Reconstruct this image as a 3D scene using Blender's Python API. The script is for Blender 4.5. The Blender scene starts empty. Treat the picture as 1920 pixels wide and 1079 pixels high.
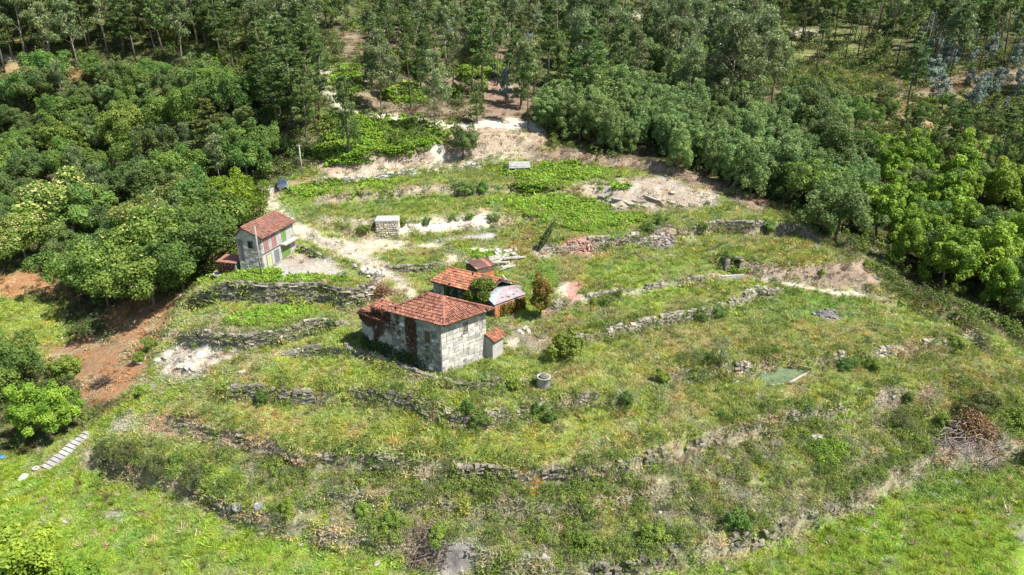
import bpy, math
import numpy as np
from mathutils import Vector, Matrix

scn = bpy.context.scene
COL = scn.collection

# ---------------------------------------------------------------- camera, world, sun, exposure
F = 1297.0                       # focal length in photograph pixels (1920 wide)
PITCH = math.radians(23.0)
CZ = 50.0                        # the drone flies 50 m above the datum
cam_d = bpy.data.cameras.new("camera")
cam = bpy.data.objects.new("camera", cam_d)
COL.objects.link(cam)
cam.location = (0, 0, CZ)
cam.rotation_euler = (math.pi / 2 - PITCH, 0, 0)
cam_d.sensor_width = 36.0
cam_d.lens = 36.0 * F / 1920.0
cam_d.clip_start = 0.5
cam_d.clip_end = 6000.0
scn.camera = cam

SUN_EL = math.radians(55.0)
SUN_AZ = math.radians(113.0)      # compass bearing, clockwise from +Y
w = bpy.data.worlds.new("World")
scn.world = w
w.use_nodes = True
nt = w.node_tree
nt.nodes.clear()
sky_n = nt.nodes.new("ShaderNodeTexSky")
sky_n.sky_type = 'NISHITA'
sky_n.sun_disc = False
sky_n.sun_elevation = SUN_EL
sky_n.sun_rotation = SUN_AZ
sky_n.air_density = 1.0
sky_n.dust_density = 1.0
bg = nt.nodes.new("ShaderNodeBackground")
bg.inputs['Strength'].default_value = 0.088
wo = nt.nodes.new("ShaderNodeOutputWorld")
nt.links.new(sky_n.outputs[0], bg.inputs['Color'])
nt.links.new(bg.outputs[0], wo.inputs['Surface'])
sun_d = bpy.data.lights.new("sun", 'SUN')
sun_d.energy = 5.0
sun_d.angle = math.radians(0.5)
sun_d.color = (1.0, 0.955, 0.88)
sun = bpy.data.objects.new("sun", sun_d)
COL.objects.link(sun)
sv = Vector((math.sin(SUN_AZ) * math.cos(SUN_EL), math.cos(SUN_AZ) * math.cos(SUN_EL), math.sin(SUN_EL)))
sun.rotation_euler = sv.to_track_quat('Z', 'Y').to_euler()
sun.location = (60, 20, 120)
vs = scn.view_settings
vs.view_transform = 'Standard'
vs.look = 'None'
vs.exposure = 1.05
vs.gamma = 1.0
vs.use_curve_mapping = False
scn.cycles.max_bounces = 5
scn.cycles.diffuse_bounces = 3
scn.cycles.transmission_bounces = 3
scn.cycles.transparent_max_bounces = 4
scn.cycles.caustics_reflective = False
scn.cycles.caustics_refractive = False

# ---------------------------------------------------------------- helpers: noise
def _hash(ix, iy, seed):
    h = (ix.astype(np.int64) * 374761393 + iy.astype(np.int64) * 668265263 + seed * 1442695041) & 0xFFFFFFFF
    h = ((h ^ (h >> 13)) * 1274126177) & 0xFFFFFFFF
    return ((h ^ (h >> 16)) & 0xFFFF) / 65535.0

def vnoise(x, y, seed=0):
    x = np.asarray(x, float); y = np.asarray(y, float)
    ix = np.floor(x); iy = np.floor(y)
    fx = x - ix; fy = y - iy
    fx = fx * fx * (3 - 2 * fx); fy = fy * fy * (3 - 2 * fy)
    a = _hash(ix, iy, seed); b = _hash(ix + 1, iy, seed)
    c = _hash(ix, iy + 1, seed); d = _hash(ix + 1, iy + 1, seed)
    return (a * (1 - fx) + b * fx) * (1 - fy) + (c * (1 - fx) + d * fx) * fy

def fbm(x, y, octv=4, seed=0):
    s = 0; a = 0.5; t = 0
    for o in range(octv):
        s = s + a * vnoise(x * 2 ** o + 17.3 * o, y * 2 ** o - 9.1 * o, seed + o); t += a; a *= 0.5
    return s / t                                  # 0..1

def sstep(a, b, x):
    t = np.clip((x - a) / (b - a), 0, 1)
    return t * t * (3 - 2 * t)

# ---------------------------------------------------------------- the survey: pixel rays of the photograph to world points
cp, sp = math.cos(PITCH), math.sin(PITCH)
def ray(px, py):
    u = (np.asarray(px, float) - 960.0) / F
    v = (539.5 - np.asarray(py, float)) / F
    return u, cp + v * sp, -sp + v * cp             # world direction (not unit)

def to_px(x, y, z):
    dz = z - CZ
    dep = y * cp - dz * sp
    up = y * sp + dz * cp
    return 960.0 + F * x / dep, 539.5 - F * up / dep, dep

CTRL = [(-300,1079,2.5),(0,1079,3),(400,1079,3.5),(960,1079,4),(1500,1079,4),(1920,1079,4),(2300,1079,4),
 (-300,1400,2),(960,1400,3),(2300,1400,3),
 (100,930,3),(400,1000,3.8),(760,1040,4.2),(1100,1070,4.4),(1500,985,4.6),(1700,900,5),(1900,860,5.4),
 (250,830,6),(500,880,7.4),(800,890,8.3),(1100,890,8.7),(1400,835,9),(1650,770,9),(1850,720,9),
 (330,740,8.6),(600,800,9.5),(900,830,9.8),(1200,790,10.2),(1500,740,10.5),(1800,680,10.2),
 (450,700,11),(640,700,12),(850,712,13.2),(1000,700,12.8),(1200,700,11.6),(1400,660,12),(1650,620,12),(1790,610,11.4),
 (835,702,13.3),(676,640,13.8),(928,660,14),
 (1100,620,14),(1300,560,14.3),(1500,560,13.5),(1620,550,13.2),
 (400,610,12.5),(600,590,13.2),(700,560,15),
 (480,520,16),(560,500,16.3),(640,500,16.2),(860,530,15.2),(1000,520,15.3),(1150,510,15.8),(1400,480,16.3),(1580,480,16),
 (700,450,17),(900,450,17),(1050,430,17.5),(1300,420,17.5),(1480,420,17),
 (540,400,18),(700,390,18.6),(900,370,19.2),(1100,370,19.5),(1300,380,19),
 (530,345,19),(650,340,20),(850,325,20.8),(1000,310,21),(1200,330,20.8),
 (600,300,22),(750,290,23),(950,270,24),(1050,270,23.5),
 (620,180,31),(700,215,27.5),(850,235,26.5),(1000,230,26.5),
 (905,185,29),(700,100,36),(950,100,36),(1200,100,34),(1200,220,26),
 (0,150,31),(300,130,33),(500,150,32),(400,250,23),(200,300,16),(0,300,15),(450,330,18),(350,450,12.5),(200,400,11),
 (100,520,7),(0,530,7),(60,620,4.5),(200,690,6),(300,600,9.5),(240,560,8),(0,700,3.5),(0,850,3),(150,740,4.6),(290,700,8),
 (-300,700,3),(-300,500,7),(-300,300,15),
 (1920,620,9.5),(1850,580,10),(1700,520,12),(1600,450,15),(1500,400,17),(1400,330,20),(1300,250,24),(1600,300,19),
 (1750,400,13.5),(1900,480,10.5),(1900,400,13),(2300,600,9),(2300,400,14),(1900,300,18),(1750,250,22),(1760,200,26),
 (1900,150,31),(1600,130,31),(1450,180,28),(2300,150,31),(2300,850,5)]
cx = []; cy = []; cz = []
for px, py, z in CTRL:
    d = ray(px, py); t = (z - CZ) / d[2]
    cx.append(d[0] * t); cy.append(d[1] * t); cz.append(z)
for x, y, z in [(-230, 280, 49), (-120, 280, 50.5), (0, 280, 51), (120, 280, 51), (230, 280, 51), (-500, 420, 66), (-200, 420, 70), (0, 420, 74), (200, 420, 74), (500, 420, 70), (-500, 250, 36), (500, 250, 38),
                (-300, 150, 12), (300, 150, 14), (-200, 10, 0), (200, 10, 1), (0, 5, 1)]:
    cx.append(x); cy.append(y); cz.append(z)
cx = np.array(cx); cy = np.array(cy); cz = np.array(cz)
def _tps(r2):
    return np.where(r2 > 1e-9, 0.5 * r2 * np.log(np.maximum(r2, 1e-9)), 0.0)
S = 50.0
n = len(cx)
K = _tps(((cx[:, None] - cx) ** 2 + (cy[:, None] - cy) ** 2) / S ** 2) + 0.012 * np.eye(n)
Pm = np.stack([np.ones(n), cx / S, cy / S], 1)
A = np.block([[K, Pm], [Pm.T, np.zeros((3, 3))]])
sol = np.linalg.solve(A, np.concatenate([cz, np.zeros(3)]))
def base_h(x, y):
    x = np.asarray(x, float); y = np.asarray(y, float)
    sh = x.shape; x = x.ravel(); y = y.ravel()
    out = np.empty_like(x)
    for i in range(0, len(x), 40000):
        a = x[i:i + 40000]; b = y[i:i + 40000]
        k = _tps(((a[:, None] - cx) ** 2 + (b[:, None] - cy) ** 2) / S ** 2)
        out[i:i + 40000] = k @ sol[:n] + sol[n] + sol[n + 1] * a / S + sol[n + 2] * b / S
    return out.reshape(sh)

# ground grid: rows get wider and coarser with distance
NR, NC = 640, 700
Y0, Y1 = 22.0, 430.0
rowY = Y0 * (Y1 / Y0) ** (np.arange(NR) / (NR - 1))
U = np.linspace(-1, 1, NC)
def halfw(y):
    return y * 0.92 + 22.0
GX = U[None, :] * halfw(rowY)[:, None]
GY = np.repeat(rowY[:, None], NC, 1)
BZ = base_h(GX, GY)
GZ = BZ.copy()
def _lookup(Z, x, y):
    x = np.asarray(x, float); y = np.asarray(y, float)
    r = np.log(np.clip(y, Y0, Y1) / Y0) / math.log(Y1 / Y0) * (NR - 1)
    c = (np.clip(x / halfw(np.clip(y, Y0, Y1)), -1, 1) + 1) / 2 * (NC - 1)
    r0 = np.clip(np.floor(r).astype(int), 0, NR - 2); c0 = np.clip(np.floor(c).astype(int), 0, NC - 2)
    fr = r - r0; fc = c - c0
    return (Z[r0, c0] * (1 - fc) + Z[r0, c0 + 1] * fc) * (1 - fr) + (Z[r0 + 1, c0] * (1 - fc) + Z[r0 + 1, c0 + 1] * fc) * fr
def H(x, y):
    return _lookup(GZ, x, y)

def hit(px, py, Z=None):
    """first point where the sight line of photograph pixel (px, py) meets the ground; arrays allowed"""
    Zg = GZ if Z is None else Z
    px = np.atleast_1d(np.asarray(px, float)); py = np.atleast_1d(np.asarray(py, float))
    dx, dy, dz = ray(px, py)
    ts = 28.0 * (430.0 / 28.0) ** (np.arange(520) / 519.0)
    T = np.full(px.shape, ts[-1])
    done = np.zeros(px.shape, bool); prev = np.full(px.shape, ts[0])
    for t in ts:
        g = _lookup(Zg, dx * t, dy * t)
        h = (CZ + dz * t <= g) & ~done
        if h.any():
            lo = prev[h]; hi = np.full(lo.shape, t)
            for _ in range(14):
                m = (lo + hi) / 2
                b = CZ + dz[h] * m <= _lookup(Zg, dx[h] * m, dy[h] * m)
                hi = np.where(b, m, hi); lo = np.where(b, lo, m)
            T[h] = hi; done |= h
        prev[:] = t
        if done.all(): break
    return np.stack([dx * T, dy * T, CZ + dz * T], -1)
def P(px, py):
    return Vector(hit(px, py)[0])

# ---------------------------------------------------------------- terrace steps
# (pixels along the middle of the step, height, half width, reach uphill, reach downhill)
STEPS = [
 ('yard_wall', [(352,565),(400,560),(500,556),(600,556),(645,566),(690,556),(720,535)], 2.4, .35, 5, 4),
 ('lower_wall', [(318,628),(400,638),(470,646),(520,640),(570,624),(655,606)], 1.9, .35, 4, 4),
 ('house_wall', [(525,668),(560,662),(610,655),(670,662),(740,688),(800,712),(850,728),(900,733),(950,730),(1000,718)], 1.3, .3, 5, 5),
 ('terrace_wall', [(390,740),(430,744),(500,742),(560,750),(640,742),(710,745),(770,757),(815,775),(845,792),(900,795),(960,778),(1010,762),(1070,755),(1130,752),(1175,745)], 1.6, .4, 6, 6),
 ('old_bank', [(300,792),(350,800),(420,815),(480,835),(560,862),(640,868),(720,868),(800,880),(850,883),(950,888),(1020,896),(1100,890),(1180,880),(1240,858),(1300,835),(1380,810),(1450,790),(1530,775),(1600,760),(1680,745),(1740,735)], 1.8, .6, 6, 6),
 ('mid_bank', [(560,935),(700,940),(830,930),(900,948),(1000,952),(1100,950),(1200,930),(1300,905)], 1.3, .5, 3, 3),
 ('foot_bank', [(180,858),(240,878),(300,895),(360,915),(420,945),(500,975),(600,998),(680,1005),(760,1022),(880,1035),(960,1055),(1050,1062),(1150,1062),(1220,1055),(1330,1028),(1430,1005),(1540,962),(1620,925),(1690,888),(1760,858),(1830,845),(1930,842)], 2.0, .55, 5, 5),
 ('field_wall', [(1070,640),(1130,628),(1200,610),(1262,600),(1330,588),(1380,566),(1420,546),(1462,548)], 1.35, .4, 5, 5),
 ('path_edge', [(1020,590),(1060,572),(1120,556),(1200,545),(1280,530),(1340,520)], .8, .6, 4, 5),
 ('high_bank', [(1330,494),(1400,500),(1450,512),(1540,520),(1600,530),(1650,540)], 2.1, 1.1, 7, 5),
 ('upper_wall', [(1010,472),(1060,464),(1130,455),(1200,448),(1290,432),(1340,424),(1400,430),(1440,432),(1490,436),(1530,452)], 1.7, .5, 7, 7),
 ('rock_face', [(1060,372),(1110,366),(1160,372),(1230,372),(1290,372),(1345,372)], 2.6, 1.6, 7, 7),
 ('sand_bank', [(610,425),(690,438),(760,430),(830,424),(900,416),(960,412),(1010,405)], 1.7, 1.1, 7, 7),
 ('scrub_bank', [(600,372),(680,368),(760,362),(850,356),(960,354),(1050,356)], 1.7, .7, 6, 6),
 ('ledge', [(560,350),(640,336),(720,328),(800,315),(880,305),(960,300)], 1.1, .5, 4, 4),
 ('cut_bank', [(620,318),(680,310),(740,300),(800,292),(870,285),(940,272),(1000,262)], 3.0, 1.0, 6, 7),
 ('cut_bank_right', [(990,290),(1060,296),(1140,306),(1230,318),(1320,340)], 1.6, 1.2, 5, 5),
 ('pond_bank', [(1235,705),(1300,700),(1390,692),(1450,684),(1520,680),(1580,676),(1650,662),(1720,650),(1800,640),(1830,625)], 1.4, .8, 6, 6),
 ('shed_wall', [(720,500),(760,505),(800,502),(850,492)], 1.0, .4, 4, 4),
 ('track_side', [(570,432),(600,452),(640,470)], 1.0, .5, 4, 3),
 ('field_edge', [(1640,562),(1720,578),(1790,600),(1830,630),(1850,665)], 1.6, .9, 5, 6),
 ('yard_side', [(548,462),(580,472),(612,486)], 1.0, .3, 4, 3),
]
LINES = {}
def _polyline_field(pts, x, y):
    d = np.full(x.shape, 1e9); sg = np.zeros(x.shape); al = np.zeros(x.shape); run = 0
    for a, b in zip(pts[:-1], pts[1:]):
        vx, vy = b[0] - a[0], b[1] - a[1]; L = math.hypot(vx, vy) + 1e-9
        t = np.clip(((x - a[0]) * vx + (y - a[1]) * vy) / L ** 2, 0, 1)
        ex, ey = x - a[0] - t * vx, y - a[1] - t * vy
        dd = np.hypot(ex, ey)
        s = np.sign(vx * (y - a[1]) - vy * (x - a[0]))
        m = dd < d
        d = np.where(m, dd, d); sg = np.where(m, s, sg); al = np.where(m, run + t * L, al)
        run += L
    return d, sg, al, run
XN = np.ones_like(GX)
bump = (fbm(GX * .55, GY * .55, 4, 3) - .5)
fine = (fbm(GX * 1.9, GY * 1.9, 3, 9) - .5)
rough = np.full(GX.shape, .25)
for name, pix, h, wd, lu, ld in STEPS:
    pts = [tuple(p[:2]) for p in hit([p[0] for p in pix], [p[1] for p in pix], BZ)]
    LINES[name] = (pts, h)
    xs = [p[0] for p in pts]; ys = [p[1] for p in pts]; mg = 3 * max(lu, ld)
    rr = np.where((rowY > min(ys) - mg) & (rowY < max(ys) + mg))[0]
    r0, r1 = rr[0], rr[-1] + 1
    gx = GX[r0:r1]; gy = GY[r0:r1]
    jx = gx + (fbm(gx * .35, gy * .35, 2, 21) - .5) * 1.2; jy = gy + (fbm(gx * .35, gy * .35, 2, 22) - .5) * (1.2 if wd > .45 else .3)
    d, sg, al, run = _polyline_field(pts, jx, jy)
    amp = sstep(0, 1, np.minimum(al, run - al) / 3.0)
    s = d * sg
    f = np.clip(s / wd, -1, 1); f = f * (1.5 - .5 * f * f)
    GZ[r0:r1] += h / 2 * f * np.exp(-d / np.where(s > 0, lu, ld)) * amp
    rough[r0:r1] = np.maximum(rough[r0:r1], (1.9 if name in ('cut_bank', 'high_bank', 'rock_face', 'cut_bank_right') else .9) * np.exp(-(d / (wd + 1.0)) ** 2) * amp)
GZ += bump * .5 * rough + fine * .34 * rough
# crumbled outcrop beside the lower wall
_ox, _oy = (float(v) for v in hit(365, 680)[0][:2])
_ok = np.exp(-(((GX - _ox) / 5.0) ** 2 + ((GY - _oy) / 3.2) ** 2) * 1.2)
GZ += _ok * ((fbm(GX * .9, GY * .9, 4, 88) - .42) * 1.7 + np.abs(fbm(GX * .5, GY * .5, 3, 89) - .5) * -1.4 + .35)
# level ground the granite house was built on
_fp = [(-6.9, 62.3), (-1.9, 66.2), (-8.3, 69.9), (-16.7, 68.6)]
_dist = np.full(GX.shape, 1e9); _ing = np.zeros(GX.shape, bool)
for (ax, ay), (bx, by) in zip(_fp, _fp[1:] + _fp[:1]):
    _t = np.clip(((GX - ax) * (bx - ax) + (GY - ay) * (by - ay)) / ((bx - ax) ** 2 + (by - ay) ** 2), 0, 1)
    _dist = np.minimum(_dist, np.hypot(GX - ax - _t * (bx - ax), GY - ay - _t * (by - ay)))
    _c = (ay > GY) != (by > GY); _ing ^= _c & (GX < (bx - ax) * (GY - ay) / (by - ay + 1e-12) + ax)
_dist = np.where(_ing, 0, _dist)
_k = 1 - sstep(1.2, 3.2, _dist)
GZ = GZ * (1 - _k) + np.minimum(GZ, 13.38 + .05 * (GY - 62.8)) * _k
# the pond's bed
PONDPX = [(1409, 710), (1471, 687), (1519, 697), (1478, 719), (1436, 722)]
PONDZ = float(np.median(hit([1450, 1470, 1440], [708, 700, 712])[:, 2])) - .05
pdx = [((PONDZ - CZ) / ray(a, b)[2]) for a, b in PONDPX]
pxy = [(float(ray(a, b)[0] * t), float(ray(a, b)[1] * t)) for (a, b), t in zip(PONDPX, pdx)]
_ins = np.zeros(GX.shape, bool)
for (ax, ay), (bx, by) in zip(pxy, pxy[1:] + pxy[:1]):
    _c = (ay > GY) != (by > GY); _ins ^= _c & (GX < (bx - ax) * (GY - ay) / (by - ay + 1e-12) + ax)
GZ = np.where(_ins, np.minimum(GZ, PONDZ - .3), GZ)
_cm = (sum(p[0] for p in pxy) / 5, sum(p[1] for p in pxy) / 5)
_near = (np.hypot(GX - _cm[0], GY - _cm[1]) < 5.5) & ~_ins & (GY < _cm[1] + 1.0)
GZ = np.where(_near, np.minimum(GZ, PONDZ + .08), GZ)
for name in LINES:
    pts, h = LINES[name]
    LINES[name] = ([Vector((x, y, float(H(x, y)))) for x, y in pts], h)
PX, PY, DEP = to_px(GX, GY, GZ)
# ---------------------------------------------------------------- helpers: objects, tags, meshes, materials
def tag(o, label=None, cat=None, group=None, kind=None):
    if label: o['label'] = label
    if cat: o['category'] = cat
    if group: o['group'] = group
    if kind: o['kind'] = kind
    return o

def thing(name, label, cat, loc=(0, 0, 0), rotz=0.0, group=None):
    o = bpy.data.objects.new(name, None)
    o.empty_display_size = 0.3
    COL.objects.link(o)
    o.location = loc
    o.rotation_euler = (0, 0, rotz)
    return tag(o, label, cat, group)

def obj(name, me, parent=None, loc=None, rot=None, scale=None, kind=None, label=None):
    o = bpy.data.objects.new(name, me)
    COL.objects.link(o)
    if parent is not None: o.parent = parent
    if loc is not None: o.location = loc
    if rot is not None: o.rotation_euler = rot
    if scale is not None: o.scale = scale
    if kind: o['kind'] = kind
    if label: o['label'] = label
    return o

def np_mesh(name, V, Q=None, T=None, mat=None, tint=None, smooth=False, col=None):
    """mesh from numpy arrays: quads Q, triangles T; tint per face (one float), col per vertex"""
    me = bpy.data.meshes.new(name)
    V = np.asarray(V, np.float32).reshape(-1, 3)
    parts = []
    if Q is not None and len(Q): parts.append(np.asarray(Q, np.int32).reshape(-1, 4))
    if T is not None and len(T): parts.append(np.asarray(T, np.int32).reshape(-1, 3))
    nf = sum(len(p) for p in parts)
    loops = np.concatenate([p.ravel() for p in parts])
    tot = np.concatenate([np.full(len(p), p.shape[1], np.int32) for p in parts])
    start = np.concatenate([[0], np.cumsum(tot)[:-1]]).astype(np.int32)
    me.vertices.add(len(V)); me.vertices.foreach_set('co', V.ravel())
    me.loops.add(len(loops)); me.loops.foreach_set('vertex_index', loops)
    me.polygons.add(nf); me.polygons.foreach_set('loop_start', start)
    try: me.polygons.foreach_set('loop_total', tot)
    except Exception: pass
    me.polygons.foreach_set('use_smooth', np.full(nf, bool(smooth)))
    me.update(calc_edges=True)
    if tint is not None:
        a = me.attributes.new('tint', 'FLOAT', 'FACE'); a.data.foreach_set('value', np.asarray(tint, np.float32))
    if col is not None:
        c4 = np.ones((len(V), 4), np.float32); c4[:, :3] = col
        a = me.attributes.new('col', 'FLOAT_COLOR', 'POINT'); a.data.foreach_set('color', c4.ravel())
    if mat is not None: me.materials.append(mat)
    return me

class MB:
    """collects boxes, prisms, tubes into one mesh"""
    def __init__(s): s.v = []; s.q = []; s.t = []; s.tq = []; s.tt = []
    def add(s, V, Q=(), T=(), tint=.5):
        o = len(s.v); s.v += [tuple(map(float, p)) for p in V]
        for f in Q: s.q.append([i + o for i in f]); s.tq.append(tint)
        for f in T: s.t.append([i + o for i in f]); s.tt.append(tint)
        return s
    def hexa(s, b, t, tint=.5):            # bottom loop of 4, top loop of 4 (counter-clockwise from above)
        return s.add(list(b) + list(t), [(3, 2, 1, 0), (4, 5, 6, 7), (0, 1, 5, 4), (1, 2, 6, 5), (2, 3, 7, 6), (3, 0, 4, 7)], (), tint)
    def box(s, x0, x1, y0, y1, z0, z1, tint=.5):
        return s.hexa([(x0, y0, z0), (x1, y0, z0), (x1, y1, z0), (x0, y1, z0)], [(x0, y0, z1), (x1, y0, z1), (x1, y1, z1), (x0, y1, z1)], tint)
    def quadslab(s, p, th, tint=.5):       # a plate: 4 corners of the top face, thickness downwards along its normal
        p = [Vector(q) for q in p]; nrm = (p[1] - p[0]).cross(p[3] - p[0]).normalized() * th
        return s.hexa([q - nrm for q in p], p, tint)
    def tube(s, pts, rad, n=6, tint=.5, cap=True):
        pts = [Vector(p) for p in pts]
        if not hasattr(rad, '__len__'): rad = [rad] * len(pts)
        V = []; Q = []; T = []
        for i, p in enumerate(pts):
            d = (pts[min(i + 1, len(pts) - 1)] - pts[max(i - 1, 0)]).normalized()
            a = d.cross(Vector((0, 0, 1)) if abs(d.z) < .9 else Vector((1, 0, 0))).normalized(); b = d.cross(a)
            for k in range(n):
                an = 2 * math.pi * k / n
                V.append(p + a * rad[i] * math.cos(an) + b * rad[i] * math.sin(an))
        for i in range(len(pts) - 1):
            for k in range(n):
                k2 = (k + 1) % n
                Q.append((i * n + k, i * n + k2, (i + 1) * n + k2, (i + 1) * n + k))
        if cap:
            V += [pts[0], pts[-1]]; c0 = len(V) - 2; c1 = len(V) - 1; e = (len(pts) - 1) * n
            for k in range(n):
                k2 = (k + 1) % n
                T += [(c0, k2, k), (c1, e + k, e + k2)]
        return s.add(V, Q, T, tint)
    def lathe(s, prof, n=20, tint=.5, c=(0, 0, 0)):
        V = []; Q = []
        for r, z in prof:
            for k in range(n):
                an = 2 * math.pi * k / n
                V.append((c[0] + r * math.cos(an), c[1] + r * math.sin(an), c[2] + z))
        for i in range(len(prof) - 1):
            for k in range(n):
                k2 = (k + 1) % n
                Q.append((i * n + k, i * n + k2, (i + 1) * n + k2, (i + 1) * n + k))
        return s.add(V, Q, (), tint)
    def rock(s, c, r, rg, tint=.5, flat=.7):
        b = ROCKS[rg.integers(len(ROCKS))]
        sc = np.array([r * rg.uniform(.8, 1.3), r * rg.uniform(.7, 1.1), r * flat * rg.uniform(.7, 1.2)])
        a = rg.uniform(0, 6.28); ca, sa = math.cos(a), math.sin(a)
        q = b[0] * sc; q = np.stack([q[:, 0] * ca - q[:, 1] * sa, q[:, 0] * sa + q[:, 1] * ca, q[:, 2]], 1) + np.array(c)
        return s.add(q, (), b[1], tint)
    def mesh(s, name, mat, smooth=False):
        return np_mesh(name, s.v, s.q, s.t, mat, s.tq + s.tt, smooth)
    def build(s, name, mat, parent=None, kind=None, label=None, smooth=False):
        return obj(name, s.mesh(name, mat, smooth), parent, kind=kind, label=label)

def _ico():
    t = (1 + 5 ** .5) / 2
    V = np.array([(-1, t, 0), (1, t, 0), (-1, -t, 0), (1, -t, 0), (0, -1, t), (0, 1, t), (0, -1, -t), (0, 1, -t), (t, 0, -1), (t, 0, 1), (-t, 0, -1), (-t, 0, 1)], float)
    V /= np.linalg.norm(V[0])
    T = [(0, 11, 5), (0, 5, 1), (0, 1, 7), (0, 7, 10), (0, 10, 11), (1, 5, 9), (5, 11, 4), (11, 10, 2), (10, 7, 6), (7, 1, 8), (3, 9, 4), (3, 4, 2), (3, 2, 6), (3, 6, 8), (3, 8, 9), (4, 9, 5), (2, 4, 11), (6, 2, 10), (8, 6, 7), (9, 8, 1)]
    return V, T
ROCKS = []
for k in range(8):
    rg = np.random.default_rng(70 + k); V, T = _ico()
    V = np.sign(V) * np.abs(V) ** .75 * rg.uniform(.72, 1.12, (12, 1)) + rg.normal(0, .06, (12, 3))
    ROCKS.append((V, T))

def mat(name, c1, c2, scale=3.0, rough=.9, bump=.25, c3=None, c3_at=.6, tint=0.0, rand=0.0, metal=0.0, scale3=None, detail=5, spec=.3, bscale=None):
    """two colours mixed by noise, a third in patches, each face's tint and each object's random value shifting the brightness"""
    m = bpy.data.materials.new(name); m.use_nodes = True
    N = m.node_tree.nodes; L = m.node_tree.links
    b = N['Principled BSDF']; b.inputs['Roughness'].default_value = rough; b.inputs['Metallic'].default_value = metal
    b.inputs['Specular IOR Level'].default_value = spec
    g = N.new('ShaderNodeNewGeometry')
    def noise(sc, det=detail, r=.6):
        x = N.new('ShaderNodeTexNoise'); x.inputs['Scale'].default_value = sc; x.inputs['Detail'].default_value = det
        x.inputs['Roughness'].default_value = r; L.new(g.outputs['Position'], x.inputs['Vector']); return x.outputs['Fac']
    def ramp(src, a, bb):
        x = N.new('ShaderNodeMapRange'); x.inputs['From Min'].default_value = a; x.inputs['From Max'].default_value = bb; L.new(src, x.inputs['Value']); return x.outputs['Result']
    def mix(f, a, bb, mode='MIX'):
        x = N.new('ShaderNodeMix'); x.data_type = 'RGBA'; x.blend_type = mode
        for s, v in ((x.inputs['Factor'], f), (x.inputs[6], a), (x.inputs[7], bb)):
            if hasattr(v, 'is_linked') or hasattr(v, 'links'): L.new(v, s)
            else: s.default_value = v if not isinstance(v, tuple) else (*v[:3], 1)
        return x.outputs[2]
    c = mix(ramp(noise(scale), .36, .64), c1, c2)
    if c3: c = mix(ramp(noise(scale3 or scale * .45, 4), c3_at, c3_at + .08), c, c3)
    val = None
    if tint:
        a = N.new('ShaderNodeAttribute'); a.attribute_name = 'tint'
        x = N.new('ShaderNodeMapRange'); x.inputs['To Min'].default_value = 1 - tint; x.inputs['To Max'].default_value = 1 + tint
        L.new(a.outputs['Fac'], x.inputs['Value']); val = x.outputs['Result']
    if rand:
        a = N.new('ShaderNodeObjectInfo')
        x = N.new('ShaderNodeMapRange'); x.inputs['To Min'].default_value = 1 - rand; x.inputs['To Max'].default_value = 1 + rand
        L.new(a.outputs['Random'], x.inputs['Value'])
        if val is None: val = x.outputs['Result']
        else:
            y = N.new('ShaderNodeMath'); y.operation = 'MULTIPLY'; L.new(val, y.inputs[0]); L.new(x.outputs['Result'], y.inputs[1]); val = y.outputs[0]
    if val is not None:
        h = N.new('ShaderNodeHueSaturation'); L.new(val, h.inputs['Value']); L.new(c, h.inputs['Color']); c = h.outputs['Color']
    L.new(c, b.inputs['Base Color'])
    if bump:
        bp = N.new('ShaderNodeBump'); bp.inputs['Strength'].default_value = bump; bp.inputs['Distance'].default_value = .06
        L.new(noise(bscale or scale * 3), bp.inputs['Height']); L.new(bp.outputs['Normal'], b.inputs['Normal'])
    return m

def leafmat(name, cA, cB, cC=None, trans=.3, hue=.0, attr='tint', instanced=False, spec=.25, rough=.6, rand=.18):
    """cA..cB by each leaf's tint (0..0.8), cC for tints over 0.85 (flowers, dead leaves)"""
    m = bpy.data.materials.new(name); m.use_nodes = True
    N = m.node_tree.nodes; L = m.node_tree.links
    b = N['Principled BSDF']; b.inputs['Roughness'].default_value = rough; b.inputs['Specular IOR Level'].default_value = spec
    a = N.new('ShaderNodeAttribute'); a.attribute_name = 'tint'
    r = N.new('ShaderNodeValToRGB'); e = r.color_ramp.elements
    e[0].position = 0; e[0].color = (*cA, 1); e[1].position = .8; e[1].color = (*cB, 1)
    if cC:
        x = e.new(.86); x.color = (*cB, 1); x = e.new(.9); x.color = (*cC, 1)
    L.new(a.outputs['Fac'], r.inputs['Fac'])
    o = N.new('ShaderNodeObjectInfo')
    x = N.new('ShaderNodeMapRange'); x.inputs['To Min'].default_value = 1 - rand; x.inputs['To Max'].default_value = 1 + rand; L.new(o.outputs['Random'], x.inputs['Value'])
    y = N.new('ShaderNodeMapRange'); y.inputs['To Min'].default_value = .485; y.inputs['To Max'].default_value = .512
    w1 = N.new('ShaderNodeMath'); w1.operation = 'MULTIPLY'; w1.inputs[1].default_value = 7.31; L.new(o.outputs['Random'], w1.inputs[0])
    w2 = N.new('ShaderNodeMath'); w2.operation = 'FRACT'; L.new(w1.outputs[0], w2.inputs[0]); L.new(w2.outputs[0], y.inputs['Value'])
    h = N.new('ShaderNodeHueSaturation'); L.new(x.outputs[0], h.inputs['Value']); L.new(y.outputs[0], h.inputs['Hue']); L.new(r.outputs['Color'], h.inputs['Color'])
    L.new(h.outputs['Color'], b.inputs['Base Color'])
    t = N.new('ShaderNodeBsdfTranslucent'); L.new(h.outputs['Color'], t.inputs['Color'])
    mx = N.new('ShaderNodeMixShader'); mx.inputs[0].default_value = trans
    L.new(b.outputs[0], mx.inputs[1]); L.new(t.outputs[0], mx.inputs[2]); L.new(mx.outputs[0], N['Material Output'].inputs['Surface'])
    return m

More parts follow.
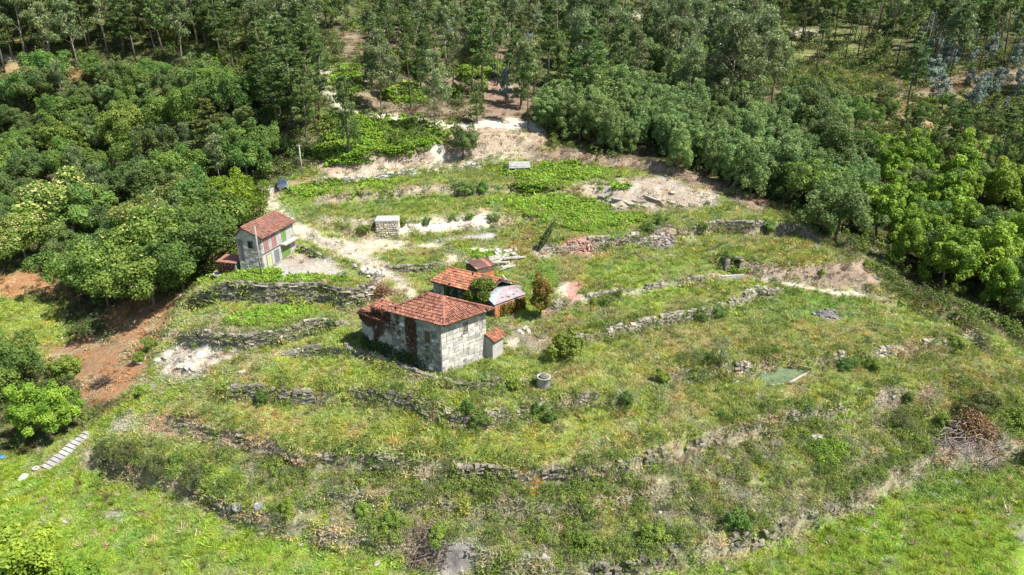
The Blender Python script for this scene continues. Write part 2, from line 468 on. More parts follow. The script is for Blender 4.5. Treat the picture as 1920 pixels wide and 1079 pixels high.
# ---------------------------------------------------------------- ground colours (albedo of each kind of cover)
C = dict(grass=(.178, .222, .046), meadow=(.165, .248, .030), lush=(.112, .195, .040), straw=(.245, .255, .095), rust=(.245, .195, .085),
         scrub=(.255, .22, .165), sand=(.48, .43, .345), pale=(.33, .295, .23), dirt=(.265, .150, .075), floor=(.075, .058, .034), under=(.060, .090, .022),
         rock=(.33, .30, .25), bank=(.300, .240, .175), pink=(.36, .205, .165), ash=(.17, .155, .145), dark=(.075, .06, .045), slash=(.20, .145, .105),
         slab=(.29, .27, .24), gravel=(.33, .315, .30), tan=(.30, .225, .12), damp=(.10, .075, .04), olive=(.13, .15, .045))
COLR = np.zeros(GX.shape + (3,)); VEG = np.ones(GX.shape)
n1 = fbm(GX * .16, GY * .16, 4, 31); n2 = fbm(GX * .45, GY * .45, 4, 32); n3 = fbm(GX * 1.4, GY * 1.4, 3, 33); n4 = fbm(GX * .06, GY * .06, 3, 34)
WX = PX + (n2 - .5) * 1500 / DEP * 2 + (n3 - .5) * 700 / DEP; WY = PY + (fbm(GX * .45, GY * .45, 4, 42) - .5) * 900 / DEP * 2 + (fbm(GX * 1.4, GY * 1.4, 3, 43) - .5) * 400 / DEP
VIS = (PX > -250) & (PX < 2170) & (PY > -250) & (PY < 1400)
def poly_mask(pts, soft):
    xs = [p[0] for p in pts]; ys = [p[1] for p in pts]
    m = np.zeros(GX.shape)
    sel = (WX > min(xs) - soft) & (WX < max(xs) + soft) & (WY > min(ys) - soft) & (WY < max(ys) + soft)
    x = WX[sel]; y = WY[sel]
    if not len(x): return m
    d = np.full(x.shape, 1e9); ins = np.zeros(x.shape, bool)
    for (ax, ay), (bx, by) in zip(pts, pts[1:] + pts[:1]):
        t = np.clip(((x - ax) * (bx - ax) + (y - ay) * (by - ay)) / ((bx - ax) ** 2 + (by - ay) ** 2 + 1e-9), 0, 1)
        d = np.minimum(d, np.hypot(x - ax - t * (bx - ax), y - ay - t * (by - ay)))
        c = (ay > y) != (by > y)
        ins ^= c & (x < (bx - ax) * (y - ay) / (by - ay + 1e-12) + ax)
    m[sel] = sstep(-soft, soft, np.where(ins, d, -d))
    return m
def line_mask(pts, hw):
    m = np.zeros(GX.shape); xs = [p[0] for p in pts]; ys = [p[1] for p in pts]; g = hw * 2
    sel = (WX > min(xs) - g) & (WX < max(xs) + g) & (WY > min(ys) - g) & (WY < max(ys) + g)
    x = WX[sel]; y = WY[sel]; d = np.full(x.shape, 1e9)
    for (ax, ay), (bx, by) in zip(pts[:-1], pts[1:]):
        t = np.clip(((x - ax) * (bx - ax) + (y - ay) * (by - ay)) / ((bx - ax) ** 2 + (by - ay) ** 2 + 1e-9), 0, 1)
        d = np.minimum(d, np.hypot(x - ax - t * (bx - ax), (y - ay - t * (by - ay)) * 1.3))
    m[sel] = 1 - sstep(hw * .55, hw * 1.25, d)
    return m
def ell_mask(cx_, cy_, rx, ry, rot=0):
    a = math.radians(rot); dx = WX - cx_; dy = WY - cy_
    u = (dx * math.cos(a) + dy * math.sin(a)) / rx; v = (-dx * math.sin(a) + dy * math.cos(a)) / ry
    return 1 - sstep(.75, 1.2, np.hypot(u, v))
def paint(m, key, alpha=1.0, veg=None, patch=None):
    if patch is not None: m = m * sstep(patch - .12, patch + .06, n2 * .55 + n3 * .45)
    m = np.clip(m * alpha, 0, 1)
    COLR[:] = COLR * (1 - m[..., None]) + np.array(C[key]) * m[..., None]
    if veg is not None: VEG[:] = VEG * (1 - m) + veg * m
    return m
E, Ln, Po = ell_mask, line_mask, poly_mask
one = np.ones(GX.shape)
paint(one, 'grass'); paint(one, 'lush', .7, patch=.52); paint(one, 'straw', .55, patch=.56); paint(one, 'scrub', .4, .8, patch=.66); paint(sstep(.5, .62, n4), 'meadow', .5)
# lower meadow
LOW = [(-60, 1300), (-60, 880), (60, 870), (170, 850), (300, 900), (450, 965), (600, 1005), (760, 1030), (950, 1060), (1200, 1065), (1400, 1015), (1550, 965), (1690, 895), (1800, 845), (1990, 845), (1990, 1300)]
m = Po(LOW, 14); paint(m, 'meadow', .95); paint(m, 'lush', .55, patch=.56); paint(m, 'straw', .4, patch=.64); paint(m * sstep(.55, .62, n1), 'olive', .35)
paint(E(1780, 880, 160, 60, 8), 'lush', .4); paint(E(1850, 1040, 160, 70), 'meadow', .9)
# terraces: drier, with rusty sorrel
for a in [(700, 810, 300, 45, 4), (1080, 830, 280, 50, -8), (1400, 740, 220, 50, -12), (480, 800, 180, 40, 12), (560, 715, 190, 30, 10)]:
    m = E(*a); paint(m, 'straw', .45, patch=.5); paint(m, 'rust', .38, patch=.60)
for a in [(1150, 690, 120, 40, -8), (1400, 640, 190, 45, 0), (1330, 610, 90, 20, 0)]:
    m = E(*a); paint(m, 'straw', .6, patch=.42); paint(m, 'rust', .42, patch=.56)
for a in [(1500, 470, 110, 28, 6), (1630, 640, 150, 30, 10), (1880, 700, 110, 45, 5), (1300, 570, 70, 16, -12), (1210, 590, 90, 16, -12), (1780, 740, 120, 30, -5)]:
    m = E(*a); paint(m, 'rust', .45, patch=.48); paint(m, 'straw', .35, patch=.55)
for a in [(985, 470, 30, 55, -10), (1075, 500, 26, 60, -5), (1110, 470, 40, 18, 20), (1030, 620, 60, 22, -10), (820, 475, 40, 8)]:
    paint(E(*a), 'rust', .6, patch=.42)
for a in [(1520, 560, 120, 26, 10), (1440, 590, 120, 30, -8), (1010, 520, 60, 30), (1150, 440, 60, 20), (720, 385, 120, 14, -3), (560, 385, 60, 20)]:
    paint(E(*a), 'lush', .5)
# old banks: dry scrub between green
for name, hw, al in [('old_bank', 26, .8), ('mid_bank', 34, .75), ('foot_bank', 32, .7), ('pond_bank', 17, .6), ('high_bank', 26, 0.0), ('path_edge', 9, .75), ('field_wall', 9, .6), ('terrace_wall', 15, .6), ('house_wall', 9, .5), ('upper_wall', 14, .7), ('scrub_bank', 13, .8), ('field_edge', 14, .5)]:
    pix = [s[1] for s in STEPS if s[0] == name][0]
    m = Ln(pix, hw); paint(m, 'scrub', al, .55, patch=.43); paint(m, 'bank', al * .6, .5, patch=.55)
m = Po([(420, 850), (700, 885), (900, 900), (1150, 895), (1400, 830), (1600, 780), (1720, 770), (1650, 880), (1450, 985), (1200, 1050), (1000, 1050), (760, 1005), (560, 960)], 16)
paint(m, 'scrub', .75, .6, patch=.50); paint(m, 'olive', .6, patch=.54); paint(m, 'pale', .5, .4, patch=.64)
# woodland floor all round
OPEN = [(-80, 1300), (-80, 850), (60, 850), (170, 790), (230, 750), (300, 640), (350, 560), (430, 500), (500, 400), (515, 338), (560, 318), (640, 296), (800, 280), (980, 262), (1040, 282), (1150, 298), (1240, 320), (1350, 362), (1480, 405), (1560, 460), (1650, 530), (1760, 585), (1860, 625), (2000, 680), (2000, 1300)]
fl = 1 - Po(OPEN, 10)
LM = Po([(-80, 530), (40, 545), (110, 580), (140, 620), (110, 670), (40, 700), (-80, 720)], 14)
fl = fl * (1 - LM)
paint(fl, 'floor', 1, .45); paint(fl, 'under', .9, .8, patch=.47); paint(fl, 'lush', .6, .9, patch=.60); paint(fl, 'slash', .5, .25, patch=.62)
paint(LM, 'grass', 1, 1); paint(LM, 'meadow', .5, patch=.5); paint(LM, 'rust', .3, patch=.6)
# hill clearings
m = Po([(1620, 150), (1760, 110), (1960, 100), (1960, 360), (1850, 340), (1700, 300), (1640, 240)], 20); paint(m, 'tan', .6, .6, patch=.46); paint(m, 'olive', .8, .9, patch=.47); paint(m, 'lush', .5, .9, patch=.58); paint(m, 'slash', .5, .3, patch=.63)
paint(Ln([(1700, 165), (1780, 160), (1920, 140)], 26), 'slash', .8, .2, patch=.45)
paint(E(1672, 195, 30, 11), 'dirt', .8, .2); paint(E(1720, 220, 50, 28, 20), 'tan', .8, .4)
m = Po([(640, 60), (1000, 50), (1010, 210), (900, 230), (700, 215), (640, 150)], 16); paint(m, 'slash', .75, .4, patch=.42); paint(m, 'bank', .5, .3, patch=.58); paint(m, 'under', .5, .8, patch=.63)
paint(E(940, 185, 55, 45), 'slash', .9, .15); paint(E(935, 150, 40, 30), 'bank', .5, .2, patch=.5)
m = Po([(1430, 60), (1640, 60), (1680, 140), (1560, 170), (1440, 130)], 14); paint(m, 'olive', .8, 1, patch=.42); paint(m, 'tan', .4, .5, patch=.6)
paint(E(55, 128, 55, 12), 'tan', .8, .3); paint(E(140, 138, 55, 9), 'dirt', .6, .2, patch=.45); paint(E(10, 110, 25, 6), 'pale', .9, 0)
paint(E(1510, 62, 30, 6), 'pale', .8, 0); paint(E(1185, 30, 20, 8), 'pale', .7, 0)
# brown earth of the left slope
m = Po([(88, 655), (170, 628), (245, 600), (300, 570), (335, 552), (330, 590), (292, 640), (268, 700), (230, 742), (150, 765), (132, 720), (100, 700)], 9); paint(m, 'dirt', 1, .10); paint(m, 'slash', .6, .12, patch=.52); paint(m, 'grass', .7, .7, patch=.63)
paint(m, 'bank', .4, .1, patch=.6)
paint(E(45, 532, 70, 22, -10), 'dirt', .9, .15); paint(E(110, 545, 50, 16, 20), 'dirt', .8, .15)
paint(E(250, 575, 60, 25, -30), 'dirt', .7, .1)
# cut banks, paths, sand
cb = [s[1] for s in STEPS if s[0] == 'cut_bank'][0]; m = Ln(cb, 24); paint(m, 'bank', 1, .15); paint(m, 'slash', .6, .1, patch=.52); paint(m, 'pale', .5, .05, patch=.60)
m = Ln([(990, 290), (1060, 292), (1140, 302), (1230, 315), (1350, 350), (1420, 385)], 18); paint(m, 'slash', .9, .2); paint(m, 'bank', .7, .2, patch=.52)
paint(Ln([(607, 138), (618, 162), (632, 190), (665, 214), (720, 219), (790, 227), (850, 240), (920, 234), (1015, 240)], 9), 'sand', .95, 0)
paint(E(622, 165, 20, 30, -15), 'pale', .8, .05); paint(E(900, 240, 62, 14), 'pale', .9, .1); paint(E(940, 232, 60, 9), 'sand', .8, .0); paint(E(910, 258, 70, 18), 'bank', .7, .2)
paint(E(822, 285, 12, 26, -15), 'sand', .9, .0); paint(E(705, 322, 55, 9, -12), 'sand', .85, .05); paint(E(640, 327, 30, 9), 'pink', .5, .1); paint(E(660, 328, 60, 7, -8), 'pale', .8, .05)
paint(Ln([(545, 346), (600, 338), (680, 324), (780, 312), (880, 300), (985, 290), (1010, 300)], 8), 'pale', .8, .2); paint(Ln([(690, 333), (760, 326), (850, 316), (960, 302)], 5), 'rock', .6, .2, patch=.5)
paint(E(572, 341, 34, 7, -10), 'tan', .9, .1)
m = Ln([(508, 358), (512, 376), (530, 400), (560, 428), (600, 452), (640, 468), (680, 488), (715, 508), (750, 535), (770, 552)], 15); paint(m, 'pale', .95, .08); paint(m, 'sand', .7, .02, patch=.46); paint(m, 'grass', .5, .7, patch=.66)
paint(E(640, 462, 60, 15, 8), 'pale', .9, .1); paint(E(710, 460, 60, 10), 'sand', .8, .05); paint(E(800, 460, 28, 7), 'sand', .9, 0); paint(E(690, 475, 55, 22, 15), 'pale', .7, .2, patch=.45)
paint(E(735, 530, 45, 28, 30), 'pale', .55, .5, patch=.47); paint(E(700, 590, 90, 40), 'scrub', .5, .6, patch=.45)
paint(Po([(495, 520), (510, 492), (560, 478), (620, 478), (640, 495), (632, 525), (560, 530)], 4), 'slab', 1, .02); paint(E(560, 490, 45, 12, 10), 'bank', .6, .2, patch=.46); paint(E(610, 505, 35, 14), 'pale', .7, .02)
m = Ln([(612, 412), (650, 414), (690, 420), (700, 412)], 8); paint(m, 'pale', .9, .1)
sb = [(756, 428), (800, 424), (850, 421), (900, 416), (925, 413)]; m = Ln(sb, 19); paint(m, 'sand', 1, .06); paint(E(720, 450, 40, 8), 'pale', .8, .1)
m = Ln([(930, 412), (1000, 404), (1060, 400)], 14); paint(m, 'bank', .7, .4, patch=.42); m = Ln([(600, 425), (650, 436), (700, 444)], 12); paint(m, 'bank', .7, .3, patch=.42)
paint(E(902, 444, 32, 6, -8), 'gravel', 1, 0); paint(E(850, 450, 40, 4, -5), 'gravel', .5, .3)
m = Po([(872, 480), (890, 466), (945, 468), (960, 476), (955, 500), (915, 488)], 5); paint(m, 'sand', 1, .05); paint(E(855, 487, 22, 8), 'sand', .9, .1); paint(E(940, 490, 30, 18), 'sand', .8, .1, patch=.42)
m = Ln([(690, 372), (760, 360), (820, 352)], 10); paint(m, 'bank', .8, .3, patch=.40); paint(m, 'pale', .6, .1, patch=.55); m = Ln([(930, 352), (1000, 354), (1060, 358), (1100, 350)], 13); paint(m, 'bank', .8, .4, patch=.42)
m = Po([(1085, 348), (1160, 338), (1240, 330), (1290, 348), (1345, 368), (1350, 384), (1290, 392), (1200, 396), (1150, 394), (1110, 380)], 8); paint(m, 'rock', 1, .10); paint(m, 'bank', .8, .15, patch=.50)
m = Po([(1010, 470), (1060, 455), (1100, 445), (1130, 450), (1130, 475), (1060, 482)], 7); paint(m, 'bank', .8, .3, patch=.38); paint(m, 'pale', .6, .1, patch=.56); paint(E(1085, 462, 34, 17), 'pink', 1, .05); paint(E(1022, 470, 22, 14), 'rock', .7, .2)
paint(E(1236, 448, 30, 22, 20), 'ash', .85, .1); paint(E(1235, 445, 24, 14), 'pink', .35, .1); paint(E(1275, 432, 40, 9), 'bank', .6, .3, patch=.4)
m = Po([(1335, 492), (1400, 492), (1480, 500), (1540, 492), (1620, 490), (1655, 530), (1640, 548), (1540, 540), (1450, 524), (1390, 514)], 7); paint(m, 'bank', 1, .22); paint(m, 'scrub', .6, .4, patch=.48); paint(m, 'slash', .6, .1, patch=.60); paint(E(1585, 515, 60, 22, 12), 'slash', .6, .08)
paint(Ln([(1080, 560), (1140, 553), (1200, 545), (1280, 528), (1330, 516), (1390, 516), (1450, 525), (1500, 538), (1560, 548), (1625, 554)], 5), 'pale', .9, .1)
paint(Ln([(1460, 527), (1510, 540), (1570, 549), (1622, 554)], 4), 'sand', .8, 0)
paint(E(1058, 548, 17, 22, 20), 'sand', .85, .05); paint(E(1078, 548, 17, 20, -30), 'pink', .95, .02); paint(Ln([(1080, 560), (1050, 572), (1022, 580)], 8), 'pink', .6, .2); paint(E(1120, 535, 20, 8), 'pink', .4, .3)
paint(E(985, 628, 50, 26, 20), 'scrub', .7, .4, patch=.42); paint(E(965, 640, 18, 10), 'sand', .8, .05); paint(E(1000, 650, 50, 16), 'pale', .45, .5, patch=.5)
paint(E(1548, 590, 28, 9, 3), 'ash', .95, .05)
# burnt patches and bare spots
m = E(850, 1047, 48, 36, 10); paint(m, 'ash', 1, .02); paint(m, 'slab', .5, 0, patch=.5); paint(E(790, 1030, 45, 24, 10), 'bank', .8, .1)
paint(E(1820, 830, 75, 26, -4), 'ash', .9, .08); paint(Ln([(1680, 885), (1740, 856), (1800, 842)], 6), 'bank', .8, .2); paint(E(1668, 893, 11, 10), 'damp', .9, .1)
for a in [(141, 915, 8, 18), (197, 920, 7, 16), (205, 945, 6, 14, -20)]: paint(E(*a), 'damp', .8, .2)
paint(E(215, 965, 18, 8, 20), 'rock', .8, .1); paint(E(80, 975, 22, 6), 'scrub', .7, .3); paint(E(1625, 935, 12, 4), 'damp', .7, .3); paint(E(1565, 945, 14, 4), 'damp', .7, .3)
paint(Ln([(1700, 980), (1690, 1010), (1660, 1060)], 7), 'scrub', .5, .4, patch=.4); paint(E(1920, 1005, 16, 20), 'ash', .8, .1); paint(E(1905, 980, 16, 6, -20), 'ash', .8, .1)
paint(Ln([(275, 965), (305, 980)], 4), 'dirt', .7, .2)
# big pale outcrop left of the low wall
m = Po([(296, 672), (330, 640), (400, 636), (452, 650), (440, 672), (395, 690), (340, 710), (305, 712)], 6); paint(m, 'rock', 1, .10); paint(m, 'sand', .45, .0, patch=.52); paint(m, 'scrub', .6, .4, patch=.6)
m = Ln([(310, 630), (350, 620), (420, 614), (480, 628)], 12); paint(m, 'scrub', .85, .3, patch=.36); paint(Ln([(270, 712), (295, 730)], 9), 'pale', .6, .2); paint(E(420, 600, 70, 9), 'scrub', .6, .5, patch=.4)
paint(E(450, 660, 60, 20, 20), 'scrub', .5, .4, patch=.45); paint(Ln([(60, 885), (110, 865), (165, 815)], 7), 'bank', .6, .3)
paint(E(240, 790, 25, 20, -40), 'rock', .7, .2, patch=.4)
paint(Po(PONDPX, 4), 'damp', 1, 0); paint(Ln([(80, 884), (122, 850), (168, 813)], 9), 'bank', .9, 0)
VEG = np.clip(VEG, 0, 1)
SAT = 1 + (n1 - .5) * .35
COLR = np.clip(COLR * SAT[..., None], .01, .8)
def lookc(x, y):
    return np.stack([_lookup(COLR[..., k], x, y) for k in range(3)], -1)

idx = np.arange(NR * NC).reshape(NR, NC)
Qg = np.stack([idx[:-1, :-1], idx[:-1, 1:], idx[1:, 1:], idx[1:, :-1]], -1).reshape(-1, 4)
gm = bpy.data.materials.new("ground_cover"); gm.use_nodes = True
N = gm.node_tree.nodes; L = gm.node_tree.links; b = N['Principled BSDF']; b.inputs['Roughness'].default_value = .95; b.inputs['Specular IOR Level'].default_value = .1
at = N.new('ShaderNodeAttribute'); at.attribute_name = 'col'
g = N.new('ShaderNodeNewGeometry')
def nz(sc, det, r):
    x = N.new('ShaderNodeTexNoise'); x.inputs['Scale'].default_value = sc; x.inputs['Detail'].default_value = det; x.inputs['Roughness'].default_value = r
    L.new(g.outputs['Position'], x.inputs['Vector']); return x
x1 = nz(2.2, 6, .75); x2 = nz(9.0, 4, .7)
mr = N.new('ShaderNodeMapRange'); mr.inputs['From Min'].default_value = .3; mr.inputs['From Max'].default_value = .7; mr.inputs['To Min'].default_value = .62; mr.inputs['To Max'].default_value = 1.38
L.new(x1.outputs['Fac'], mr.inputs['Value'])
mr2 = N.new('ShaderNodeMapRange'); mr2.inputs['From Min'].default_value = .3; mr2.inputs['From Max'].default_value = .7; mr2.inputs['To Min'].default_value = .75; mr2.inputs['To Max'].default_value = 1.25
L.new(x2.outputs['Fac'], mr2.inputs['Value'])
mm = N.new('ShaderNodeMath'); mm.operation = 'MULTIPLY'; L.new(mr.outputs[0], mm.inputs[0]); L.new(mr2.outputs[0], mm.inputs[1])
hs = N.new('ShaderNodeHueSaturation'); L.new(at.outputs['Color'], hs.inputs['Color']); L.new(mm.outputs[0], hs.inputs['Value'])
mh = N.new('ShaderNodeMapRange'); mh.inputs['From Min'].default_value = .3; mh.inputs['From Max'].default_value = .7; mh.inputs['To Min'].default_value = .485; mh.inputs['To Max'].default_value = .515
x3 = nz(1.3, 5, .7); L.new(x3.outputs['Fac'], mh.inputs['Value']); L.new(mh.outputs[0], hs.inputs['Hue'])
L.new(hs.outputs['Color'], b.inputs['Base Color'])
bp = N.new('ShaderNodeBump'); bp.inputs['Strength'].default_value = .7; bp.inputs['Distance'].default_value = .15
L.new(x1.outputs['Fac'], bp.inputs['Height']); L.new(bp.outputs['Normal'], b.inputs['Normal'])
ground = obj('ground', np_mesh('ground', np.stack([GX, GY, GZ], -1).reshape(-1, 3), Qg, None, gm, smooth=True, col=COLR.reshape(-1, 3)))
tag(ground, 'terraced grassy hillside with dry banks, sand and brown earth', kind='structure')

# the land outside the surveyed sheet: same slopes carried on to the horizon
ox = np.concatenate([-np.geomspace(2500, 10, 46), [0.0], np.geomspace(10, 2500, 46)]); oy = np.concatenate([-np.geomspace(1500, 15, 24), np.linspace(0, 430, 60), 430 + np.geomspace(8, 2000, 26)])
OX, OY = np.meshgrid(ox, oy)
cxq = np.clip(OX, -halfw(np.clip(OY, Y0, Y1)), halfw(np.clip(OY, Y0, Y1)))
inside = (OY > Y0) & (OY < Y1) & (np.abs(OX) < halfw(np.clip(OY, Y0, Y1)))
dd = np.hypot(OX - cxq, np.maximum(0, np.maximum(Y0 - OY, OY - Y1)))
OZ = H(cxq, OY) + np.where(OY > Y1, 70 * (1 - np.exp(-np.maximum(OY - Y1, 0) / 350)), 0) + (fbm(OX * .01, OY * .01, 4, 5) - .5) * np.minimum(dd * .12, 28)
OZ = np.where(inside, OZ - 6.0, OZ - .35)
near_in = inside & (np.minimum(np.minimum(OY - Y0, Y1 - OY), halfw(np.clip(OY, Y0, Y1)) - np.abs(OX)) < 14)
OZ = np.where(near_in, OZ + 2.0, OZ)
oi = np.arange(OX.size).reshape(OX.shape)
Qo = np.stack([oi[:-1, :-1], oi[:-1, 1:], oi[1:, 1:], oi[1:, :-1]], -1).reshape(-1, 4)
oc = np.array(C['under']) * .6 + np.array(C['grass']) * .4 + np.zeros(OX.shape + (3,))
oc = oc * (.7 + .6 * fbm(OX * .02, OY * .02, 4, 77))[..., None]
hl = obj('hills', np_mesh('hills', np.stack([OX, OY, OZ], -1).reshape(-1, 3), Qo, None, gm, smooth=True, col=oc.reshape(-1, 3)))
tag(hl, 'wooded hills running on beyond the terraced slope', kind='structure')
# ---------------------------------------------------------------- vegetation: crowns and trunks
def _unit(v): return v / np.maximum(np.linalg.norm(v, axis=-1, keepdims=True), 1e-9)
def leaves(Pt, Nn, Ls, Ws, rg, tang=None):
    n = len(Pt); Nn = _unit(Nn)
    t = rg.normal(size=(n, 3)) if tang is None else tang
    t = _unit(t - (t * Nn).sum(1, keepdims=True) * Nn); b = np.cross(Nn, t)
    Ls = np.broadcast_to(Ls, (n,))[:, None] / 2; Ws = np.broadcast_to(Ws, (n,))[:, None] / 2
    V = np.stack([Pt + t * Ls, Pt + b * Ws, Pt - t * Ls, Pt - b * Ws], 1).reshape(-1, 3)
    return V, np.arange(4 * n).reshape(-1, 4)
def lobed(rg, R, c, nl, rl, n, low=-.45, keep=.78, bias=.7):
    """points and outward directions on the skins of many small lobes spread over an ellipsoid"""
    R = np.array(R, float); c = np.array(c, float)
    d = _unit(rg.normal(size=(nl * 4, 3))); d = d[d[:, 2] > low][:nl]; k = len(d)
    rr = rl * rg.uniform(.65, 1.35, k)
    ph = rg.uniform(0, 6.28, 6); env = 1 + .26 * np.sin(2 * np.arctan2(d[:, 1], d[:, 0]) + ph[0]) + .16 * np.sin(3 * np.arctan2(d[:, 1], d[:, 0]) + ph[1] + 2 * d[:, 2]) + .12 * np.sin(5 * d[:, 2] + ph[2])
    cen = c + d * R * (env * rg.uniform(.38, 1.06, k))[:, None]
    li = rg.choice(k, n * 3, p=rr ** 2 / (rr ** 2).sum())
    dr = _unit(rg.normal(size=(n * 3, 3)) + d[li] * bias + np.array([0, 0, .25]))
    Pt = cen[li] + dr * (rr[li] * rg.uniform(.62, 1.22, n * 3))[:, None]
    ok = np.ones(len(Pt), bool)
    for j in range(k):
        ok &= ~((np.linalg.norm(Pt - cen[j], axis=1) < rr[j] * keep) & (li != j))
    Pt = Pt[ok][:n]; dr = dr[ok][:n]; li = li[ok][:n]
    return Pt, dr, np.clip(rg.uniform(0, .62, k)[li] + rg.uniform(0, .24, len(li)), 0, .8), cen, rr
def broad_crown(name, m, seed, R, zc, nl, rl, n, leaf, flower=0.0, low=-.45, jit=.7, asp=.6):
    rg = np.random.default_rng(seed)
    Pt, dr, ti, cen, rr = lobed(rg, R, (0, 0, zc), nl, rl, n, low)
    Nn = dr + rg.normal(size=dr.shape) * jit + np.array([0, 0, .35])
    L = leaf * rg.uniform(.7, 1.3, len(Pt))
    if flower:
        f = (rg.random(len(Pt)) < flower) & (dr[:, 2] > .1) & (Pt[:, 2] > zc - R[2] * .2)
        ti = np.where(f, .97, ti)
    V, Q = leaves(Pt, Nn, L, L * asp, rg)
    return np_mesh(name, V, Q, None, m, ti), cen, rr
def trunk_mesh(name, m, seed, h, r, cen=None, fork=.35, lean=.04, nlimb=7):
    rg = np.random.default_rng(seed); mb = MB()
    pts = [(rg.normal() * lean * h * (i / 4) ** 1, rg.normal() * lean * h * (i / 4), -0.5 + (h * .78 + .5) * i / 4) for i in range(5)]; pts[0] = (0, 0, -.5)
    mb.tube(pts, [r * 1.25, r, r * .8, r * .55, r * .2], 7, .5)
    if cen is not None:
        for j in rg.choice(len(cen), min(nlimb, len(cen)), replace=False):
            z = rg.uniform(fork, .7) * h; i = min(3, int((z + .5) / (h * .78 + .5) * 4)); a = Vector(pts[i]).lerp(Vector(pts[i + 1]), .5); a.z = min(a.z, z)
            e = Vector(cen[j]); mid = a.lerp(e, .5) + Vector((0, 0, -.08 * h * rg.random()))
            mb.tube([a, mid, e], [r * .45, r * .28, r * .07], 5, rg.random(), False)
    return mb.mesh(name, m, True)
def pine_crown(name, m, seed, h, r0, z0, whorls, per, n_leaf, leaf=(.55, .16), droop=0.0, dead=0.0, pw=.8):
    rg = np.random.default_rng(seed); Pt = []; Nn = []; Tn = []; ti = []; ends = []
    for wv in range(whorls):
        f = (wv + rg.uniform(-.3, .3)) / whorls; f = min(max(f, 0), 1)
        z = z0 + (h - z0) * f; Lb = r0 * ((1 - f) ** pw) * (.55 + .45 * min(1, f * 4 + .3)) + .35
        for k in range(per):
            if rg.random() < .12: continue
            a = rg.uniform(0, 6.28); L = Lb * rg.uniform(.6, 1.15); up = rg.uniform(.05, .45) - droop
            d = np.array([math.cos(a), math.sin(a), up]); ends.append((np.array([0, 0, z]), np.array([0, 0, z]) + d * L)); bt = rg.uniform(0, .5)
            n = int(n_leaf * (.5 + L / r0))
            s = rg.uniform(.35, 1.05, n) ** .7
            p = np.array([0, 0, z]) + d * (L * s)[:, None] + rg.normal(size=(n, 3)) * np.array([.26, .26, .16]) * (.5 + .5 * L / r0)
            Pt.append(p); t = _unit(d + rg.normal(size=(n, 3)) * .55 + np.array([0, 0, .55])); Tn.append(t); Nn.append(np.cross(t, rg.normal(size=(n, 3))) + np.array([0, 0, .4])); ti.append(np.clip(bt + rg.uniform(0, .3, n), 0, .8))
    Pt = np.concatenate(Pt); Tn = np.concatenate(Tn); Nn = np.concatenate(Nn); ti = np.concatenate(ti)
    s = rg.uniform(.7, 1.3, len(Pt)); V, Q = leaves(Pt, Nn, leaf[0] * s, leaf[1] * s, rg, Tn)
    return np_mesh(name, V, Q, None, m, ti), ends
def pine_trunk(name, m, seed, h, r, ends):
    rg = np.random.default_rng(seed); mb = MB(); b = rg.normal(size=2) * .012 * h
    mb.tube([(0, 0, -.5), (b[0], b[1], h * .33), (b[0] * .6, b[1] * .6, h * .66), (0, 0, h * .98)], [r * 1.15, r * .85, r * .55, r * .1], 7)
    for a, e in ends[::3]: mb.tube([a, a * .5 + e * .5, a * .1 + e * .9], [r * .2, r * .14, r * .05], 4, .3, False)
    return mb.mesh(name, m, True)
def euc_pair(nm, mb_, mt, seed, h, r, spread, nl, rl, n, leaf=(.5, .17), zlow=.45):
    rg = np.random.default_rng(seed); tb = MB(); cen = []
    b = rg.normal(size=2) * .02 * h
    pts = [Vector((0, 0, -.5)), Vector((b[0], b[1], h * .3)), Vector((b[0] * 2, b[1] * 2, h * .6)), Vector((b[0] * 2.5, b[1] * 2.5, h * .95))]
    tb.tube(pts, [r * 1.2, r * .85, r * .5, r * .08], 7)
    for k in range(nl):
        f = rg.uniform(zlow, 1.0); a = rg.uniform(0, 6.28); z = h * f
        L = spread * rg.uniform(.35, 1.0) * (1.15 - .65 * (f - zlow) / (1 - zlow))
        base = pts[1].lerp(pts[2], min(1, max(0, (f * .8 - .3) / .3))) if f < .75 else pts[2].lerp(pts[3], (f - .75) / .25 * .6)
        e = Vector((base.x + math.cos(a) * L, base.y + math.sin(a) * L, z)); cen.append(e)
        if k % 2 == 0: tb.tube([base, base.lerp(e, .6) + Vector((0, 0, .3)), e], [r * .35, r * .2, r * .05], 4, .7, False)
    cen = np.array(cen); li = rg.integers(0, nl, n); rr = rl * rg.uniform(.6, 1.3, nl)
    dr = _unit(rg.normal(size=(n, 3))); Pt = cen[li] + dr * (rr[li] * rg.uniform(.2, 1.05, n) ** .5)[:, None] * np.array([1, 1, .85])
    tg = _unit(rg.normal(size=(n, 3)) * .6 + np.array([0, 0, -1.0])); Nn = dr + rg.normal(size=(n, 3)) * .8
    s = rg.uniform(.7, 1.3, n); V, Q = leaves(Pt, Nn, leaf[0] * s, leaf[1] * s, rg, tg)
    ti = np.clip(rg.uniform(0, .5, nl)[li] + rg.uniform(0, .35, n), 0, .8)
    return np_mesh(nm, V, Q, None, mb_, ti), tb.mesh(nm + '_trunk', mt, True)
